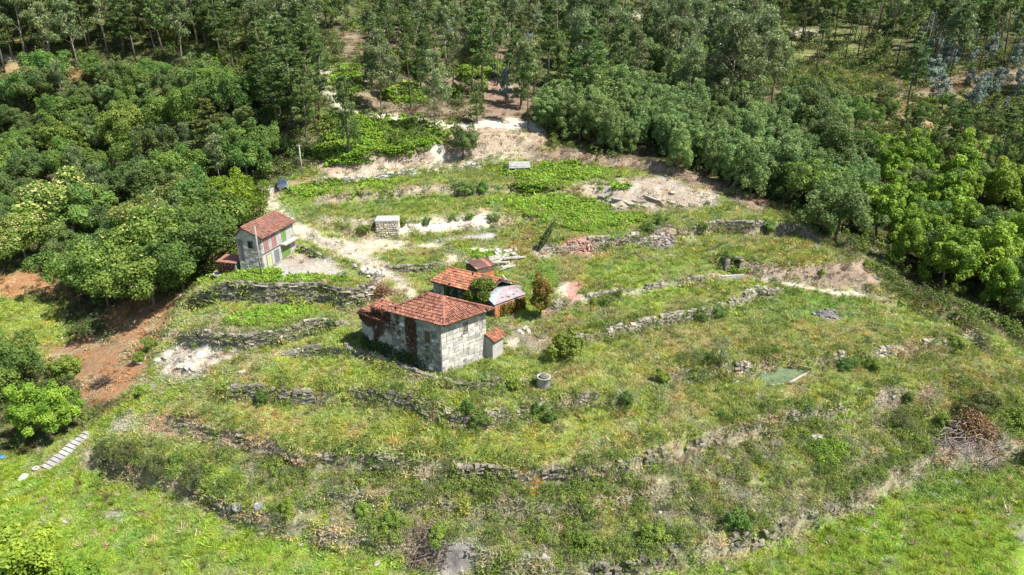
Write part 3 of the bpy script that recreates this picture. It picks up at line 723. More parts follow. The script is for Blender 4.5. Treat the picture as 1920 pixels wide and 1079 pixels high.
def bare_tree(nm, m, seed, h, r):
    rg = np.random.default_rng(seed); mb = MB()
    mb.tube([(0, 0, -.5), (.1, .1, h * .4), (-.1, .2, h)], [r * 1.2, r * .8, r * .15], 6)
    for k in range(26):
        z = h * rg.uniform(.35, .98); a = rg.uniform(0, 6.28); L = rg.uniform(.8, 2.6) * (1.2 - z / h); p = Vector((0, .1, z)); d = Vector((math.cos(a), math.sin(a), rg.uniform(.2, .9)))
        q = p + d * L; mb.tube([p, q], [r * .22, r * .08], 4, rg.random(), False)
        for j in range(3):
            d2 = (d + Vector(rg.normal(size=3)) * .6); s = p.lerp(q, rg.uniform(.4, 1)); mb.tube([s, s + d2 * L * .45], [r * .1, r * .03], 3, rg.random(), False)
    return mb.mesh(nm, m, True)

bark_grey = mat('bark_grey', (.20, .165, .13), (.11, .09, .07), 2.5, .95, .4, tint=.3)
bark_pale = mat('bark_pale', (.36, .31, .25), (.20, .16, .12), 1.2, .9, .3, tint=.3)
bark_dark = mat('bark_dark', (.115, .085, .06), (.06, .045, .035), 2.5, .95, .4, tint=.3)
dead_wood = mat('dead_wood', (.36, .31, .26), (.20, .165, .135), 4, .95, .3, tint=.35)

LM_ = dict(
 oak=leafmat('oak_leaves', (0.061, 0.132, 0.029), (0.178, 0.280, 0.058), trans=.36),
 dark=leafmat('dark_leaves', (0.060, 0.111, 0.036), (0.173, 0.239, 0.065), trans=.36),
 chest=leafmat('chestnut_leaves', (0.071, 0.137, 0.023), (0.195, 0.287, 0.049), (.50, .46, .17), trans=.36),
 bright=leafmat('bright_leaves', (0.097, 0.188, 0.018), (0.292, 0.416, 0.043), trans=.32, rand=.12),
 laurel=leafmat('laurel_leaves', (0.080, 0.144, 0.013), (0.302, 0.365, 0.032), trans=.36),
 acacia=leafmat('acacia_leaves', (0.106, 0.183, 0.060), (0.244, 0.342, 0.107), trans=.3),
 pine=leafmat('pine_needles', (0.069, 0.127, 0.040), (0.191, 0.269, 0.074), trans=.36),
 cedar=leafmat('cedar_sprays', (0.101, 0.144, 0.040), (0.252, 0.277, 0.076), trans=.36),
 euc=leafmat('eucalyptus_leaves', (0.097, 0.147, 0.054), (0.260, 0.322, 0.128), trans=.36, spec=.5, rough=.45),
 blue=leafmat('young_eucalyptus_leaves', (.15, .21, .17), (.30, .38, .335), trans=.36),
 autumn=leafmat('rusty_leaves', (0.090, 0.102, 0.018), (0.204, 0.168, 0.031), (.36, .15, .035), trans=.36),
 olive=leafmat('olive_leaves', (0.172, 0.212, 0.100), (0.403, 0.443, 0.236), trans=.36),
 bush=leafmat('bush_leaves', (0.091, 0.166, 0.021), (0.263, 0.351, 0.054), trans=.28),
 broom=leafmat('broom_leaves', (0.066, 0.089, 0.029), (0.158, 0.185, 0.063), trans=.36),
 deadleaf=leafmat('withered_leaves', (0.120, 0.066, 0.036), (0.312, 0.174, 0.084), trans=.15),
)
KIND = {}
def addk(key, pairs, h0, cat='tree'): KIND[key] = (pairs, h0, cat)
def broadk(key, leafkey, barkm, h, R, zc, nl, rl, n, leaf, nv=3, seed=100, flower=0, low=-.45, r=.22, cat='tree', jit=.7, nlimb=7):
    out = []
    for k in range(nv):
        rg = np.random.default_rng(seed + 50 + k); s = rg.uniform(.85, 1.15, 3)
        cm, cen, rr = broad_crown(key + '_crown', LM_[leafkey], seed + k, (R[0] * s[0], R[1] * s[1], R[2] * s[2]), zc, nl, rl, n, leaf, flower, low, jit)
        out.append((cm, trunk_mesh(key + '_trunk', barkm, seed + 20 + k, h, r, cen, nlimb=nlimb)))
    addk(key, out, h, cat)
broadk('oak', 'oak', bark_grey, 9, (3.9, 3.9, 3.3), 5.3, 66, .84, 8000, .34, 6, 110)
broadk('dark', 'dark', bark_dark, 9, (3.6, 3.6, 3.5), 5.1, 64, .82, 8000, .33, 6, 130)
broadk('chest', 'chest', bark_grey, 10, (4.8, 4.8, 4.0), 5.9, 60, 1.2, 8500, .40, 3, 150, flower=.26)
broadk('chestgreen', 'chest', bark_grey, 10, (4.6, 4.6, 4.0), 5.9, 56, 1.2, 7500, .42, 3, 160, flower=0.03)
broadk('bright', 'bright', bark_grey, 10, (3.1, 3.1, 4.7), 5.5, 70, .74, 7500, .42, 5, 170, low=-.6)
broadk('laurel', 'laurel', bark_dark, 8, (4.4, 4.4, 3.8), 4.3, 70, .95, 9000, .34, 1, 190, low=-.7)
broadk('acacia', 'acacia', bark_grey, 8, (2.3, 2.3, 4.0), 4.1, 130, .50, 10500, .25, 4, 200, low=-.92, jit=1.0)
broadk('neartree', 'bright', bark_grey, 7, (3.0, 3.0, 2.9), 4.2, 90, .58, 15000, .25, 2, 220, low=-.6)
broadk('autumn', 'autumn', bark_dark, 5.6, (1.45, 1.45, 2.3), 3.35, 60, .42, 5200, .21, 1, 240, flower=.22, low=-.9, r=.12)
broadk('bush', 'bush', bark_dark, 2.4, (1.1, 1.1, 1.15), 1.1, 40, .34, 2600, .19, 4, 250, low=-.75, r=.06, cat='bush', nlimb=4)
broadk('darkbush', 'oak', bark_dark, 2.4, (1.15, 1.15, 1.1), 1.05, 40, .35, 2600, .19, 4, 260, low=-.75, r=.06, cat='bush', nlimb=4)
broadk('broom', 'broom', bark_dark, 2.4, (1.35, 1.35, 1.1), 1.15, 44, .36, 3600, .15, 3, 270, low=-.7, r=.06, cat='bush', nlimb=4, jit=1.0)
def pinek(key, leafkey, h, r0, z0, wh, per, nl, nv, seed, leaf=(.55, .17), droop=0, barkm=bark_grey, r=.2, pw=.8):
    out = []
    for k in range(nv):
        cm, ends = pine_crown(key + '_crown', LM_[leafkey], seed + k, h, r0, z0, wh, per, nl, leaf, droop, pw=pw)
        out.append((cm, pine_trunk(key + '_trunk', barkm, seed + 30 + k, h, r, ends)))
    addk(key, out, h)
pinek('pine', 'pine', 16, 2.7, 6.0, 13, 7, 34, 7, 300, leaf=(.62, .2))
pinek('youngpine', 'pine', 11, 2.2, 2.4, 13, 7, 32, 3, 320, leaf=(.5, .17))
pinek('thinpine', 'pine', 18, 1.7, 11.5, 9, 6, 26, 4, 340, leaf=(.62, .2), r=.16, barkm=bark_dark)
pinek('cedar', 'cedar', 13, 4.6, 1.0, 17, 8, 46, 2, 360, leaf=(.6, .22), droop=.28, pw=.95)
addk('euc', [euc_pair('eucalyptus_crown', LM_['euc'], bark_pale, 930 + k, 17, .2, 3.2, 42, 1.0, 4600, (.5, .2)) for k in range(7)], 17)
addk('bigeuc', [euc_pair('eucalyptus_crown', LM_['euc'], bark_pale, 900 + k, 20, .38, 6.4, 90, 1.35, 11000, (.52, .22), .25) for k in range(2)], 20)
addk('youngeuc', [euc_pair('young_eucalyptus_crown', LM_['blue'], bark_pale, 440 + k, 5, .06, 1.2, 22, .5, 1300, (.32, .2), .1) for k in range(3)], 5)
addk('olive', [euc_pair('olive_crown', LM_['olive'], bark_grey, 470, 3.2, .07, 1.15, 15, .42, 1100, (.2, .07), .35)], 3.2)
addk('dead', [(None, bare_tree('dead_tree', dead_wood, 480 + k, 14, .16)) for k in range(3)], 14)

NAMES = dict(oak='oak_tree', dark='broadleaf_tree', chest='chestnut_tree', chestgreen='chestnut_tree', bright='chestnut_tree', laurel='laurel_tree', acacia='acacia_tree', neartree='chestnut_tree',
             autumn='fruit_tree', bush='bush', darkbush='bush', broom='broom_bush', pine='pine_tree', youngpine='pine_tree', thinpine='pine_tree', cedar='cedar_tree', euc='eucalyptus_tree', bigeuc='eucalyptus_tree',
             youngeuc='eucalyptus_sapling', olive='olive_tree', dead='dead_tree')
TRG = np.random.default_rng(5)
PLACED = []
def plant(key, p, h, label, group=None, wide=1.0, var=None, rz=None, lean=0.0, loc=None):
    pairs, h0, cat = KIND[key]; i = int(TRG.integers(len(pairs))) if var is None else var
    q = Vector(loc) if loc is not None else P(*p)
    t = thing(NAMES[key], label, cat, (q.x, q.y, q.z - .05), TRG.uniform(0, 6.28) if rz is None else rz, group)
    if lean: t.rotation_euler = (lean * TRG.normal(), lean * TRG.normal(), t.rotation_euler[2])
    s = h / h0
    cm, tm = pairs[i]
    obj('trunk', tm, t, scale=(s, s, s))
    if cm: obj('crown', cm, t, scale=(s * wide, s * wide, s))
    PLACED.append((q.x, q.y)); return t

def in_poly(px, py, pts):
    ins = np.zeros(px.shape, bool)
    for (ax, ay), (bx, by) in zip(pts, pts[1:] + pts[:1]):
        c = (ay > py) != (by > py); ins ^= c & (px < (bx - ax) * (py - ay) / (by - ay + 1e-12) + ax)
    return ins
def stand(poly, count, gap, kinds, seed, avoid=()):
    """kinds: (key, weight, hmin, hmax, label, group)"""
    rg = np.random.default_rng(seed)
    xs = [p[0] for p in poly]; ys = [p[1] for p in poly]
    n = 4000; px = rg.uniform(min(xs), max(xs), n); py = rg.uniform(min(ys), max(ys), n)
    k = in_poly(px, py, poly); px = px[k]; py = py[k]; q = hit(px, py)
    # candidates evenly spread over the ground, not over the picture
    wgt = np.minimum(1, (np.hypot(q[:, 0], q[:, 1]) / 330) ** 2 * 1.4 + .12); k = rg.random(len(q)) < wgt; q = q[k]
    w_ = np.array([a[1] for a in kinds], float); w_ /= w_.sum(); got = 0
    for p in q:
        if got >= count: break
        if any((p[0] - a) ** 2 + (p[1] - b) ** 2 < gap ** 2 for a, b in PLACED): continue
        a = kinds[rg.choice(len(kinds), p=w_)]
        plant(a[0], None, rg.uniform(a[2], a[3]), a[4], a[5], wide=rg.uniform(.85, 1.2), lean=.045, loc=p); got += 1
    return got
# ---------------------------------------------------------------- trees that stand out
plant('chest', (140, 440), 11.5, 'largest cream flowering chestnut, broad dome above the leafy wood', wide=1.35, var=0)
plant('chest', (305, 470), 9.5, 'cream flowering chestnut nearest the stone house with green doors', wide=1.1, var=1)
plant('chest', (55, 500), 9, 'flowering chestnut above the brown earth at the meadow edge', wide=1.1, var=2)
plant('chestgreen', (268, 330), 9, 'yellowish chestnut behind the big flowering dome', wide=1.1)
plant('laurel', (452, 424), 8.2, 'dense yellow green laurel dome just behind the red tiled house', wide=1.0)
plant('cedar', (405, 300), 12.5, 'dark layered cedar with drooping sprays rising out of the leafy wood', wide=1.15, var=0)
plant('cedar', (475, 320), 9.5, 'grey green conifer with drooping sprays beside the taller cedar', wide=1.1, var=1)
for px, py, h in [(205, 575, 8.5), (290, 580, 9), (345, 545, 9), (395, 505, 9), (160, 545, 8), (250, 555, 9.5), (330, 515, 10), (408, 468, 9)]:
    plant('oak' if px % 2 else 'chestgreen', (px, py), h, 'leafy green tree overhanging the brown earth slope', 'trees along the edge of the brown earth slope', wide=1.12)
plant('oak', (500, 318), 8.5, 'round green tree shading the parked car', wide=1.05)
plant('oak', (466, 345), 8.5, 'round green tree between the laurel and the parked car', wide=1.0)
plant('neartree', (93, 822), 6.6, 'young chestnut standing alone by the stone steps', wide=1.05, var=0)
plant('oak', (25, 735), 7.5, 'bushy dark tree at the meadow edge beside the brown earth', wide=1.0)
plant('chestgreen', (-30, 800), 7, 'bushy tree behind the lone young chestnut, cut by the picture edge', wide=1.0)
plant('bush', (128, 705), 3.2, 'green bush on the brown earth slope', wide=1.1)
plant('neartree', (-5, 1190), 8.4, 'bright treetop cut by the corner of the picture', wide=1.1, var=1)
plant('neartree', (75, 1180), 6.4, 'middle one of the three bright treetops in the lower meadow corner', wide=1.05, var=0)
plant('neartree', (150, 1165), 5.8, 'bright treetop standing furthest into the lower meadow', wide=1.0, var=1)
plant('bigeuc', (1362, 225), 21, 'largest spreading eucalyptus, grey green crown above the acacias', wide=1.0, var=0)
plant('bigeuc', (1262, 150), 19, 'big forked eucalyptus with a bare pale limb', wide=.75, var=1)
plant('pine', (905, 188), 18.5, 'tall pine with a long bare trunk above the brown slash patch')
plant('pine', (1098, 222), 18, 'broad full pine behind the acacias', wide=1.45)
plant('thinpine', (990, 244), 15, 'slim pine at the bend of the pale dirt track')
plant('youngpine', (655, 290), 14, 'pine standing forward on the fern slope', wide=.85)
plant('euc', (815, 246), 14.5, 'bushy eucalyptus clump standing on the pale track', wide=1.1)
plant('youngpine', (895, 232), 8, 'young pine beside the pale track', wide=.9)
plant('euc', (715, 215), 13, 'round eucalyptus above the fern slope', wide=1.25)
plant('dark', (868, 300), 6.5, 'dark leafy tree growing against the cut bank', wide=.9)
plant('thinpine', (1862, 350), 15.5, 'lone pine with a bare trunk beside the bright chestnuts', wide=1.3)
plant('youngpine', (1790, 290), 11, 'shorter pine on the dry clearing')
plant('pine', (1700, 205), 17, 'pine with dark crown standing on the brown earth clearing', wide=1.1)
plant('autumn', (1014, 598), 5.4, 'narrow rusty leaved tree beside the metal roofed shed')
plant('bush', (1058, 672), 3.4, 'bright green bush on the grass before the house', wide=1.0)
plant('olive', (1350, 692), 3.7, 'sparse grey olive sapling near the green pond')

# ---------------------------------------------------------------- stands of trees
G1 = 'tall trees at the upper wood edge'
stand([(-80, 70), (300, 62), (560, 55), (610, 110), (480, 152), (300, 128), (130, 138), (-80, 155)], 60, 3.6,
      [('euc', 4, 15, 20, 'tall grey green eucalyptus among the dark trunks of the upper wood', 'eucalyptus of the upper wood'), ('pine', 3, 14, 18, 'tall pine in the dark upper wood behind the leafy trees', 'pines of the upper wood')], 1)
stand([(470, 165), (590, 120), (596, 180), (600, 250), (575, 300), (535, 290), (480, 230)], 24, 3.0,
      [('pine', 5, 13, 18, 'tall pine with bare lower trunk in the grove by the sandy track', 'pines of the grove by the sandy track'), ('youngpine', 1, 8, 11, 'young pine under the grove by the sandy track', 'young pines of the grove')], 2)
stand([(-80, 175), (130, 162), (300, 150), (480, 172), (520, 250), (520, 300), (430, 400), (370, 470), (310, 540), (200, 555), (80, 505), (-80, 505)], 90, 3.7,
      [('oak', 4, 5, 10.5, 'round leafy green tree in the wood behind the chestnuts', 'green trees of the leafy wood'), ('dark', 4, 5.5, 10.5, 'dark green round tree in the leafy wood', 'dark trees of the leafy wood'), ('youngpine', 1, 8, 12, 'young pine rising out of the leafy wood', 'young pines of the leafy wood'), ('euc', 1, 9, 13, 'slender eucalyptus rising out of the leafy wood', 'eucalyptus of the leafy wood'),
       ('chestgreen', 2, 7.5, 10.5, 'yellow green chestnut in the leafy wood', 'chestnuts of the leafy wood'), ('acacia', 1, 6, 8, 'soft feathery acacia among the leafy trees', 'acacias of the leafy wood')], 3)
stand([(670, 40), (1010, 30), (1010, 205), (860, 208), (720, 200), (670, 130)], 84, 3.0,
      [('youngpine', 3, 8, 13, 'young pine on the brown slope above the sandy track', 'young pines on the brown slope'), ('euc', 3, 9, 15, 'slender eucalyptus on the brown slope above the sandy track', 'eucalyptus on the brown slope'),
       ('bush', 1, 2.5, 4, 'bright green bush on the brown slope', 'bushes on the brown slope'), ('youngeuc', 2, 4, 7, 'blue grey eucalyptus sapling on the brown slope', 'eucalyptus saplings on the brown slope'), ('thinpine', 1, 13, 17, 'slim pine with bare trunk on the brown slope', 'slim pines on the brown slope')], 4)
stand([(1015, 252), (1100, 278), (1240, 308), (1345, 348), (1445, 392), (1500, 370), (1480, 300), (1400, 240), (1200, 190), (1060, 195)], 74, 2.6,
      [('acacia', 9, 6.5, 9.5, 'soft blue green acacia in the belt above the upper terraces', 'acacias above the upper terraces'), ('dark', 1, 6, 8, 'dark leafy tree among the acacias', 'dark trees among the acacias')], 5)
stand([(1010, 55), (1420, 45), (1450, 205), (1350, 235), (1100, 195), (1010, 185)], 84, 3.0,
      [('euc', 4, 14, 19, 'tall eucalyptus in the wood behind the acacias', 'eucalyptus behind the acacias'), ('pine', 3, 13, 18, 'tall pine in the wood behind the acacias', 'pines behind the acacias'), ('acacia', 3, 8, 11, 'tall feathery acacia in the wood behind the front belt', 'acacias of the rear wood')], 6)
stand([(1440, 385), (1500, 408), (1565, 462), (1600, 440), (1640, 340), (1600, 250), (1540, 190), (1450, 240)], 34, 3.0,
      [('dark', 4, 7, 10, 'dark green tree in the wood between acacias and bright chestnuts', 'dark trees beside the acacias'), ('oak', 2, 7, 9, 'green leafy tree beside the dark wood edge', 'green trees beside the acacias'), ('acacia', 3, 6.5, 9, 'acacia mixed into the dark wood', 'acacias mixed into the dark wood')], 7)
stand([(1600, 330), (1700, 320), (1850, 360), (2000, 410), (2000, 640), (1900, 612), (1840, 585), (1750, 555), (1650, 500), (1585, 440)], 46, 3.6,
      [('bright', 7, 6.5, 10, 'bright yellow green chestnut in the grove beyond the fields', 'bright chestnuts beyond the fields'), ('oak', 3, 5.5, 8.5, 'duller green tree in the chestnut grove', 'duller trees in the chestnut grove'), ('dark', 1, 5, 8, 'dark tree in the chestnut grove', 'dark trees in the chestnut grove')], 8)
stand([(1430, 45), (2000, 20), (2000, 190), (1800, 150), (1650, 145), (1500, 150)], 76, 2.9,
      [('thinpine', 6, 14, 20, 'thin tall pine with bare dark trunk on the upper hillside', 'thin pines on the upper hillside'), ('euc', 2, 13, 18, 'slender eucalyptus among the thin pines', 'eucalyptus among the thin pines'), ('dead', 1, 9, 14, 'leafless dead tree among the thin pines', 'dead trees among the thin pines')], 9)
stand([(1680, 70), (2000, 50), (2000, 260), (1860, 230), (1720, 190)], 52, 2.2,
      [('youngeuc', 1, 3, 7, 'blue grey eucalyptus sapling on the dry clearing', 'eucalyptus saplings on the dry clearing')], 10)
stand([(1640, 200), (1960, 220), (2000, 400), (1850, 345), (1700, 300)], 30, 3.0,
      [('oak', 2, 3.5, 6, 'low green tree on the dry clearing', 'low trees on the dry clearing'), ('bush', 3, 2, 3.5, 'green bush on the dry clearing', 'bushes on the dry clearing'), ('youngpine', 2, 6, 10, 'small pine on the dry clearing', 'small pines on the dry clearing')], 11)
stand([(-80, 12), (2000, 12), (2000, 48), (-80, 58)], 105, 4.0,
      [('euc', 3, 13, 18, 'far eucalyptus on top of the wooded hill', 'far eucalyptus on the hilltop'), ('pine', 3, 13, 17, 'far pine on top of the wooded hill', 'far pines on the hilltop'), ('oak', 2, 8, 11, 'far leafy tree on top of the wooded hill', 'far leafy trees on the hilltop')], 12)

# ---------------------------------------------------------------- bushes
for key, px, py, h, wd, lab in [
 ('darkbush', 872, 362, 2.6, 1.5, 'larger dark green bush on the scrubby bank below the ferns'), ('darkbush', 908, 362, 2.3, 1.1, 'smaller dark green bush beside the larger one on the bank'),
 ('broom', 196, 858, 2.3, .85, 'round olive green shrub at the end of the row above the meadow'), ('broom', 240, 868, 2.9, .85, 'largest round olive green shrub above the lower meadow'), ('broom', 297, 888, 2.5, .85, 'round olive shrub standing apart in the row above the meadow'), ('broom', 365, 905, 2.5, .9, 'scruffy olive shrub low on the bank above the meadow'), ('darkbush', 332, 874, 1.8, .9, 'small dark shrub between the round olive shrubs'),
 ('darkbush', 492, 757, 2.0, .9, 'dark bush growing on the low terrace wall'), ('bush', 965, 730, 1.7, .9, 'bush in front of the concrete well'), ('darkbush', 1175, 760, 1.9, .75, 'narrow bush at the end of the low terrace wall'),
 ('darkbush', 1383, 990, 2.5, .9, 'dark speckled bush low on the scrub bank'), ('broom', 1690, 800, 1.9, 1.0, 'olive shrub above the lower meadow wall'), ('darkbush', 1700, 755, 1.7, .8, 'small dark bush on the upper edge of the scrub bank'),
 ('broom', 1818, 790, 2.8, 1.1, 'round olive shrub beside the heap of dead branches'), ('broom', 1843, 768, 2.6, 1.0, 'second round olive shrub above the heap of dead branches'), ('bush', 1765, 800, 2.0, .8, 'green bush on the stone bank near the dead branches'), ('bush', 1795, 800, 1.8, .8, 'leafy bush between the stone bank and the dead branches'), ('bush', 1905, 800, 2.4, 1.2, 'green bush beyond the heap of dead branches'),
 ('darkbush', 1312, 603, 2.0, .9, 'dark bush at the end of the field wall'), ('darkbush', 1345, 592, 1.9, 1.1, 'dark bush on top of the field wall'), ('bush', 1315, 432, 1.9, .9, 'bright round bush against the upper stone wall'), ('darkbush', 1440, 430, 1.8, 1.5, 'wide dark bush covering the end of the upper stone wall'),
 ('bush', 717, 378, 1.9, .7, 'small pointed bush beside the white trough'), ('darkbush', 1365, 490, 1.8, 1.2, 'dark bush beside the stone cistern opening'), ('bush', 1627, 505, 1.6, 1.1, 'green shrub on the bare bank'), ('bush', 1540, 518, 1.4, .8, 'shrub halfway along the bare bank'),
 ('darkbush', 800, 422, 1.5, .9, 'dark bush on the white sand bank'), ('bush', 848, 412, 1.3, 1.0, 'bush at the top of the white sand bank'), ('bush', 880, 410, 1.2, 1.2, 'low bush on the crest of the white sand bank'), ('darkbush', 925, 415, 1.4, 1.3, 'dark bush at the end of the white sand bank'), ('bush', 680, 437, 1.6, 1.1, 'green bush beside the dry stone block'), ('bush', 755, 425, 1.6, .7, 'narrow bush touching the dry stone block'),
 ('darkbush', 1215, 432, 1.5, 1.6, 'dark bush above the grey rubble'), ('darkbush', 1240, 420, 1.5, 1.5, 'flat dark bush behind the grey rubble'), ('darkbush', 1135, 575, 1.4, .9, 'dark bush below the pale path'), ('bush', 1113, 575, 1.6, .7, 'upright yellowish bush beside the pale path'), ('bush', 1160, 560, 1.7, .5, 'thin young bush on the edge of the pale path'),
 ('darkbush', 875, 775, 1.9, .8, 'dark bush on the dark bank below the house'), ('darkbush', 905, 795, 1.8, 1.1, 'bush low on the bank below the house'), ('darkbush', 1010, 775, 1.6, 1.0, 'bush above the bank right of the dark hollow'), ('darkbush', 1030, 790, 1.5, .9, 'bush at the foot of the bank near the broken wall'),
 ('bush', 1640, 690, 1.5, 1.4, 'leafy bush on the pond bank'), ('darkbush', 1585, 690, 1.5, 1.5, 'dark bush growing over the pond edge'), ('bush', 1790, 650, 1.7, 1.6, 'green bush on the rounded field corner'), ('bush', 1240, 715, 1.6, 1.3, 'bush on the bank before the olive sapling'), ('bush', 1530, 800, 1.5, 1.2, 'bush above the white boulder'),
 ('bush', 1230, 1010, 1.7, 1.3, 'bright bush on the lowest scrub bank'), ('bush', 730, 985, 1.7, 1.2, 'leafy bush above the burnt patch'), ('bush', 680, 960, 1.5, 1.4, 'yellow green bush on the scrub bank over the white plank'), ('bush', 820, 1010, 1.5, 1.2, 'bush at the edge of the burnt patch'), ('bush', 540, 960, 1.6, 1.0, 'bush near the pale boulders on the bank'), ('bush', 1090, 1020, 1.5, 1.3, 'bush on the crumbling foot of the bank'),
 ('bush', 285, 655, 2.0, 1.0, 'green bush between the brown earth and the pale outcrop'), ('bush', 262, 680, 1.9, .9, 'green bush on the rim of the brown earth'), ('bush', 270, 740, 1.5, 1.4, 'bush below the pale outcrop'), ('darkbush', 975, 340, .9, 1.0, 'low bush before the concrete tank'), ('darkbush', 948, 318, 1.5, .7, 'dark bush touching the concrete tank'),
 ('bush', 660, 635, 1.0, 1.5, 'low bush against the end of the house wall'), ('bush', 405, 560, 1.3, .9, 'creeper bush hanging on the tall yard wall'), ('bush', 1935, 860, 1.5, 1.4, 'bush at the far edge of the lower meadow')]:
    plant(key, (px, py), h * .85, lab, wide=wd * 1.05)

# ---------------------------------------------------------------- ground cover (one object each, real instanced tufts)
def cover(name, label, sources, pos, colr, scl, idx, seed=0):
    rg = np.random.default_rng(seed); n = len(pos)
    me = bpy.data.meshes.new(name); me.vertices.add(n); me.vertices.foreach_set('co', np.asarray(pos, np.float32).ravel())
    c4 = np.ones((n, 4), np.float32); c4[:, :3] = colr
    a = me.attributes.new('tuftcol', 'FLOAT_COLOR', 'POINT'); a.data.foreach_set('color', c4.ravel())
    a = me.attributes.new('scl', 'FLOAT', 'POINT'); a.data.foreach_set('value', np.asarray(scl, np.float32))
    a = me.attributes.new('rz', 'FLOAT', 'POINT'); a.data.foreach_set('value', rg.uniform(0, 6.28, n).astype(np.float32))
    a = me.attributes.new('pick', 'INT', 'POINT'); a.data.foreach_set('value', np.asarray(idx, np.int32))
    o = obj(name, me, kind='stuff'); o['label'] = label
    src = bpy.data.collections.new(name + '_kinds')
    for i, m_ in enumerate(sources):
        src.objects.link(bpy.data.objects.new('%s_kind_%d' % (name, i), m_))
    ng = bpy.data.node_groups.new(name + '_scatter', 'GeometryNodeTree')
    ng.interface.new_socket('Geometry', in_out='INPUT', socket_type='NodeSocketGeometry'); ng.interface.new_socket('Geometry', in_out='OUTPUT', socket_type='NodeSocketGeometry')
    N = ng.nodes; L = ng.links; gi = N.new('NodeGroupInput'); go = N.new('NodeGroupOutput')
    ci = N.new('GeometryNodeCollectionInfo'); ci.inputs['Collection'].default_value = src; ci.inputs['Separate Children'].default_value = True; ci.inputs['Reset Children'].default_value = True
    ip = N.new('GeometryNodeInstanceOnPoints'); ip.inputs['Pick Instance'].default_value = True
    def na(nm, ty):
        x = N.new('GeometryNodeInputNamedAttribute'); x.data_type = ty; x.inputs['Name'].default_value = nm; return x.outputs['Attribute']
    cv = N.new('ShaderNodeCombineXYZ'); L.new(na('rz', 'FLOAT'), cv.inputs['Z'])
    er = N.new('FunctionNodeEulerToRotation'); L.new(cv.outputs[0], er.inputs[0])
    L.new(gi.outputs[0], ip.inputs['Points']); L.new(ci.outputs[0], ip.inputs['Instance']); L.new(na('pick', 'INT'), ip.inputs['Instance Index'])
    L.new(er.outputs[0], ip.inputs['Rotation']); L.new(na('scl', 'FLOAT'), ip.inputs['Scale'])
    L.new(ip.outputs[0], go.inputs[0])
    md = o.modifiers.new('scatter', 'NODES'); md.node_group = ng
    return o
tm = bpy.data.materials.new('tuft'); tm.use_nodes = True
N = tm.node_tree.nodes; L = tm.node_tree.links; b = N['Principled BSDF']; b.inputs['Roughness'].default_value = .7; b.inputs['Specular IOR Level'].default_value = .15
a1 = N.new('ShaderNodeAttribute'); a1.attribute_type = 'INSTANCER'; a1.attribute_name = 'tuftcol'
a2 = N.new('ShaderNodeAttribute'); a2.attribute_name = 'tint'
mr = N.new('ShaderNodeMapRange'); mr.inputs['To Min'].default_value = .75; mr.inputs['To Max'].default_value = 1.32; L.new(a2.outputs['Fac'], mr.inputs['Value'])
hs = N.new('ShaderNodeHueSaturation'); L.new(a1.outputs['Color'], hs.inputs['Color']); L.new(mr.outputs[0], hs.inputs['Value']); L.new(hs.outputs[0], b.inputs['Base Color'])
tr = N.new('ShaderNodeBsdfTranslucent'); L.new(hs.outputs[0], tr.inputs['Color'])
mx = N.new('ShaderNodeMixShader'); mx.inputs[0].default_value = .3; L.new(b.outputs[0], mx.inputs[1]); L.new(tr.outputs[0], mx.inputs[2]); L.new(mx.outputs[0], N['Material Output'].inputs['Surface'])

def tuft_mesh(seed, n, rad, h, wd, out=.5):
    rg = np.random.default_rng(seed); p = rg.normal(size=(n, 2)) * rad * .5; a = rg.uniform(0, 6.28, n); hh = h * rg.uniform(.5, 1.3, n)
    base = np.stack([p[:, 0], p[:, 1], np.full(n, -.04)], 1); side = np.stack([np.cos(a), np.sin(a), 0 * a], 1) * (wd * rg.uniform(.7, 1.3, n))[:, None]
    tip = base + np.stack([rg.normal(size=n) * out * h, rg.normal(size=n) * out * h, hh], 1)
    V = np.stack([base - side, base + side, tip], 1).reshape(-1, 3)
    return np_mesh('grass_tuft', V, None, np.arange(3 * n).reshape(-1, 3), tm, rg.random(n))
def clump_mesh(seed, n, R, leaf, zs=.7):
    rg = np.random.default_rng(seed); Pt, dr, ti, _, _ = lobed(rg, (R, R, R * zs), (0, 0, R * zs * .55), 9, R * .42, n, -.3)
    Nn = dr + rg.normal(size=dr.shape) * .8 + np.array([0, 0, .4]); s = leaf * rg.uniform(.7, 1.3, len(Pt))
    V, Q = leaves(Pt, Nn, s, s * .6, rg); return np_mesh('weed_clump', V, Q, None, tm, np.clip(ti * 1.1, 0, 1))
def fern_mesh(seed, n=16, L0=.9):
    rg = np.random.default_rng(seed); V = []; Q = []; ti = []
    for k in range(n):
        a = rg.uniform(0, 6.28); el = rg.uniform(.3, 1.1); L = L0 * rg.uniform(.6, 1.2); d = np.array([math.cos(a), math.sin(a)]); s = np.array([-d[1], d[0]]) * .11 * L; t = rg.random()
        o = rg.normal(size=2) * .25
        pts = [(0, 0, 1.0), (.35 * math.cos(el), .35 * math.sin(el) * 1.25, 1.6), (.7 * math.cos(el), .7 * math.sin(el), 1.2), (1.0 * math.cos(el), .55 * math.sin(el), .15)]
        i0 = len(V)
        for u, z, wq in pts:
            c_ = o + d * u * L; V.append((*(c_ - s * wq), z * L + .02)); V.append((*(c_ + s * wq), z * L + .02))
        for j in range(3): Q.append((i0 + 2 * j, i0 + 2 * j + 1, i0 + 2 * j + 3, i0 + 2 * j + 2)); ti.append(t)
    return np_mesh('fern_clump', V, Q, None, tm, ti)
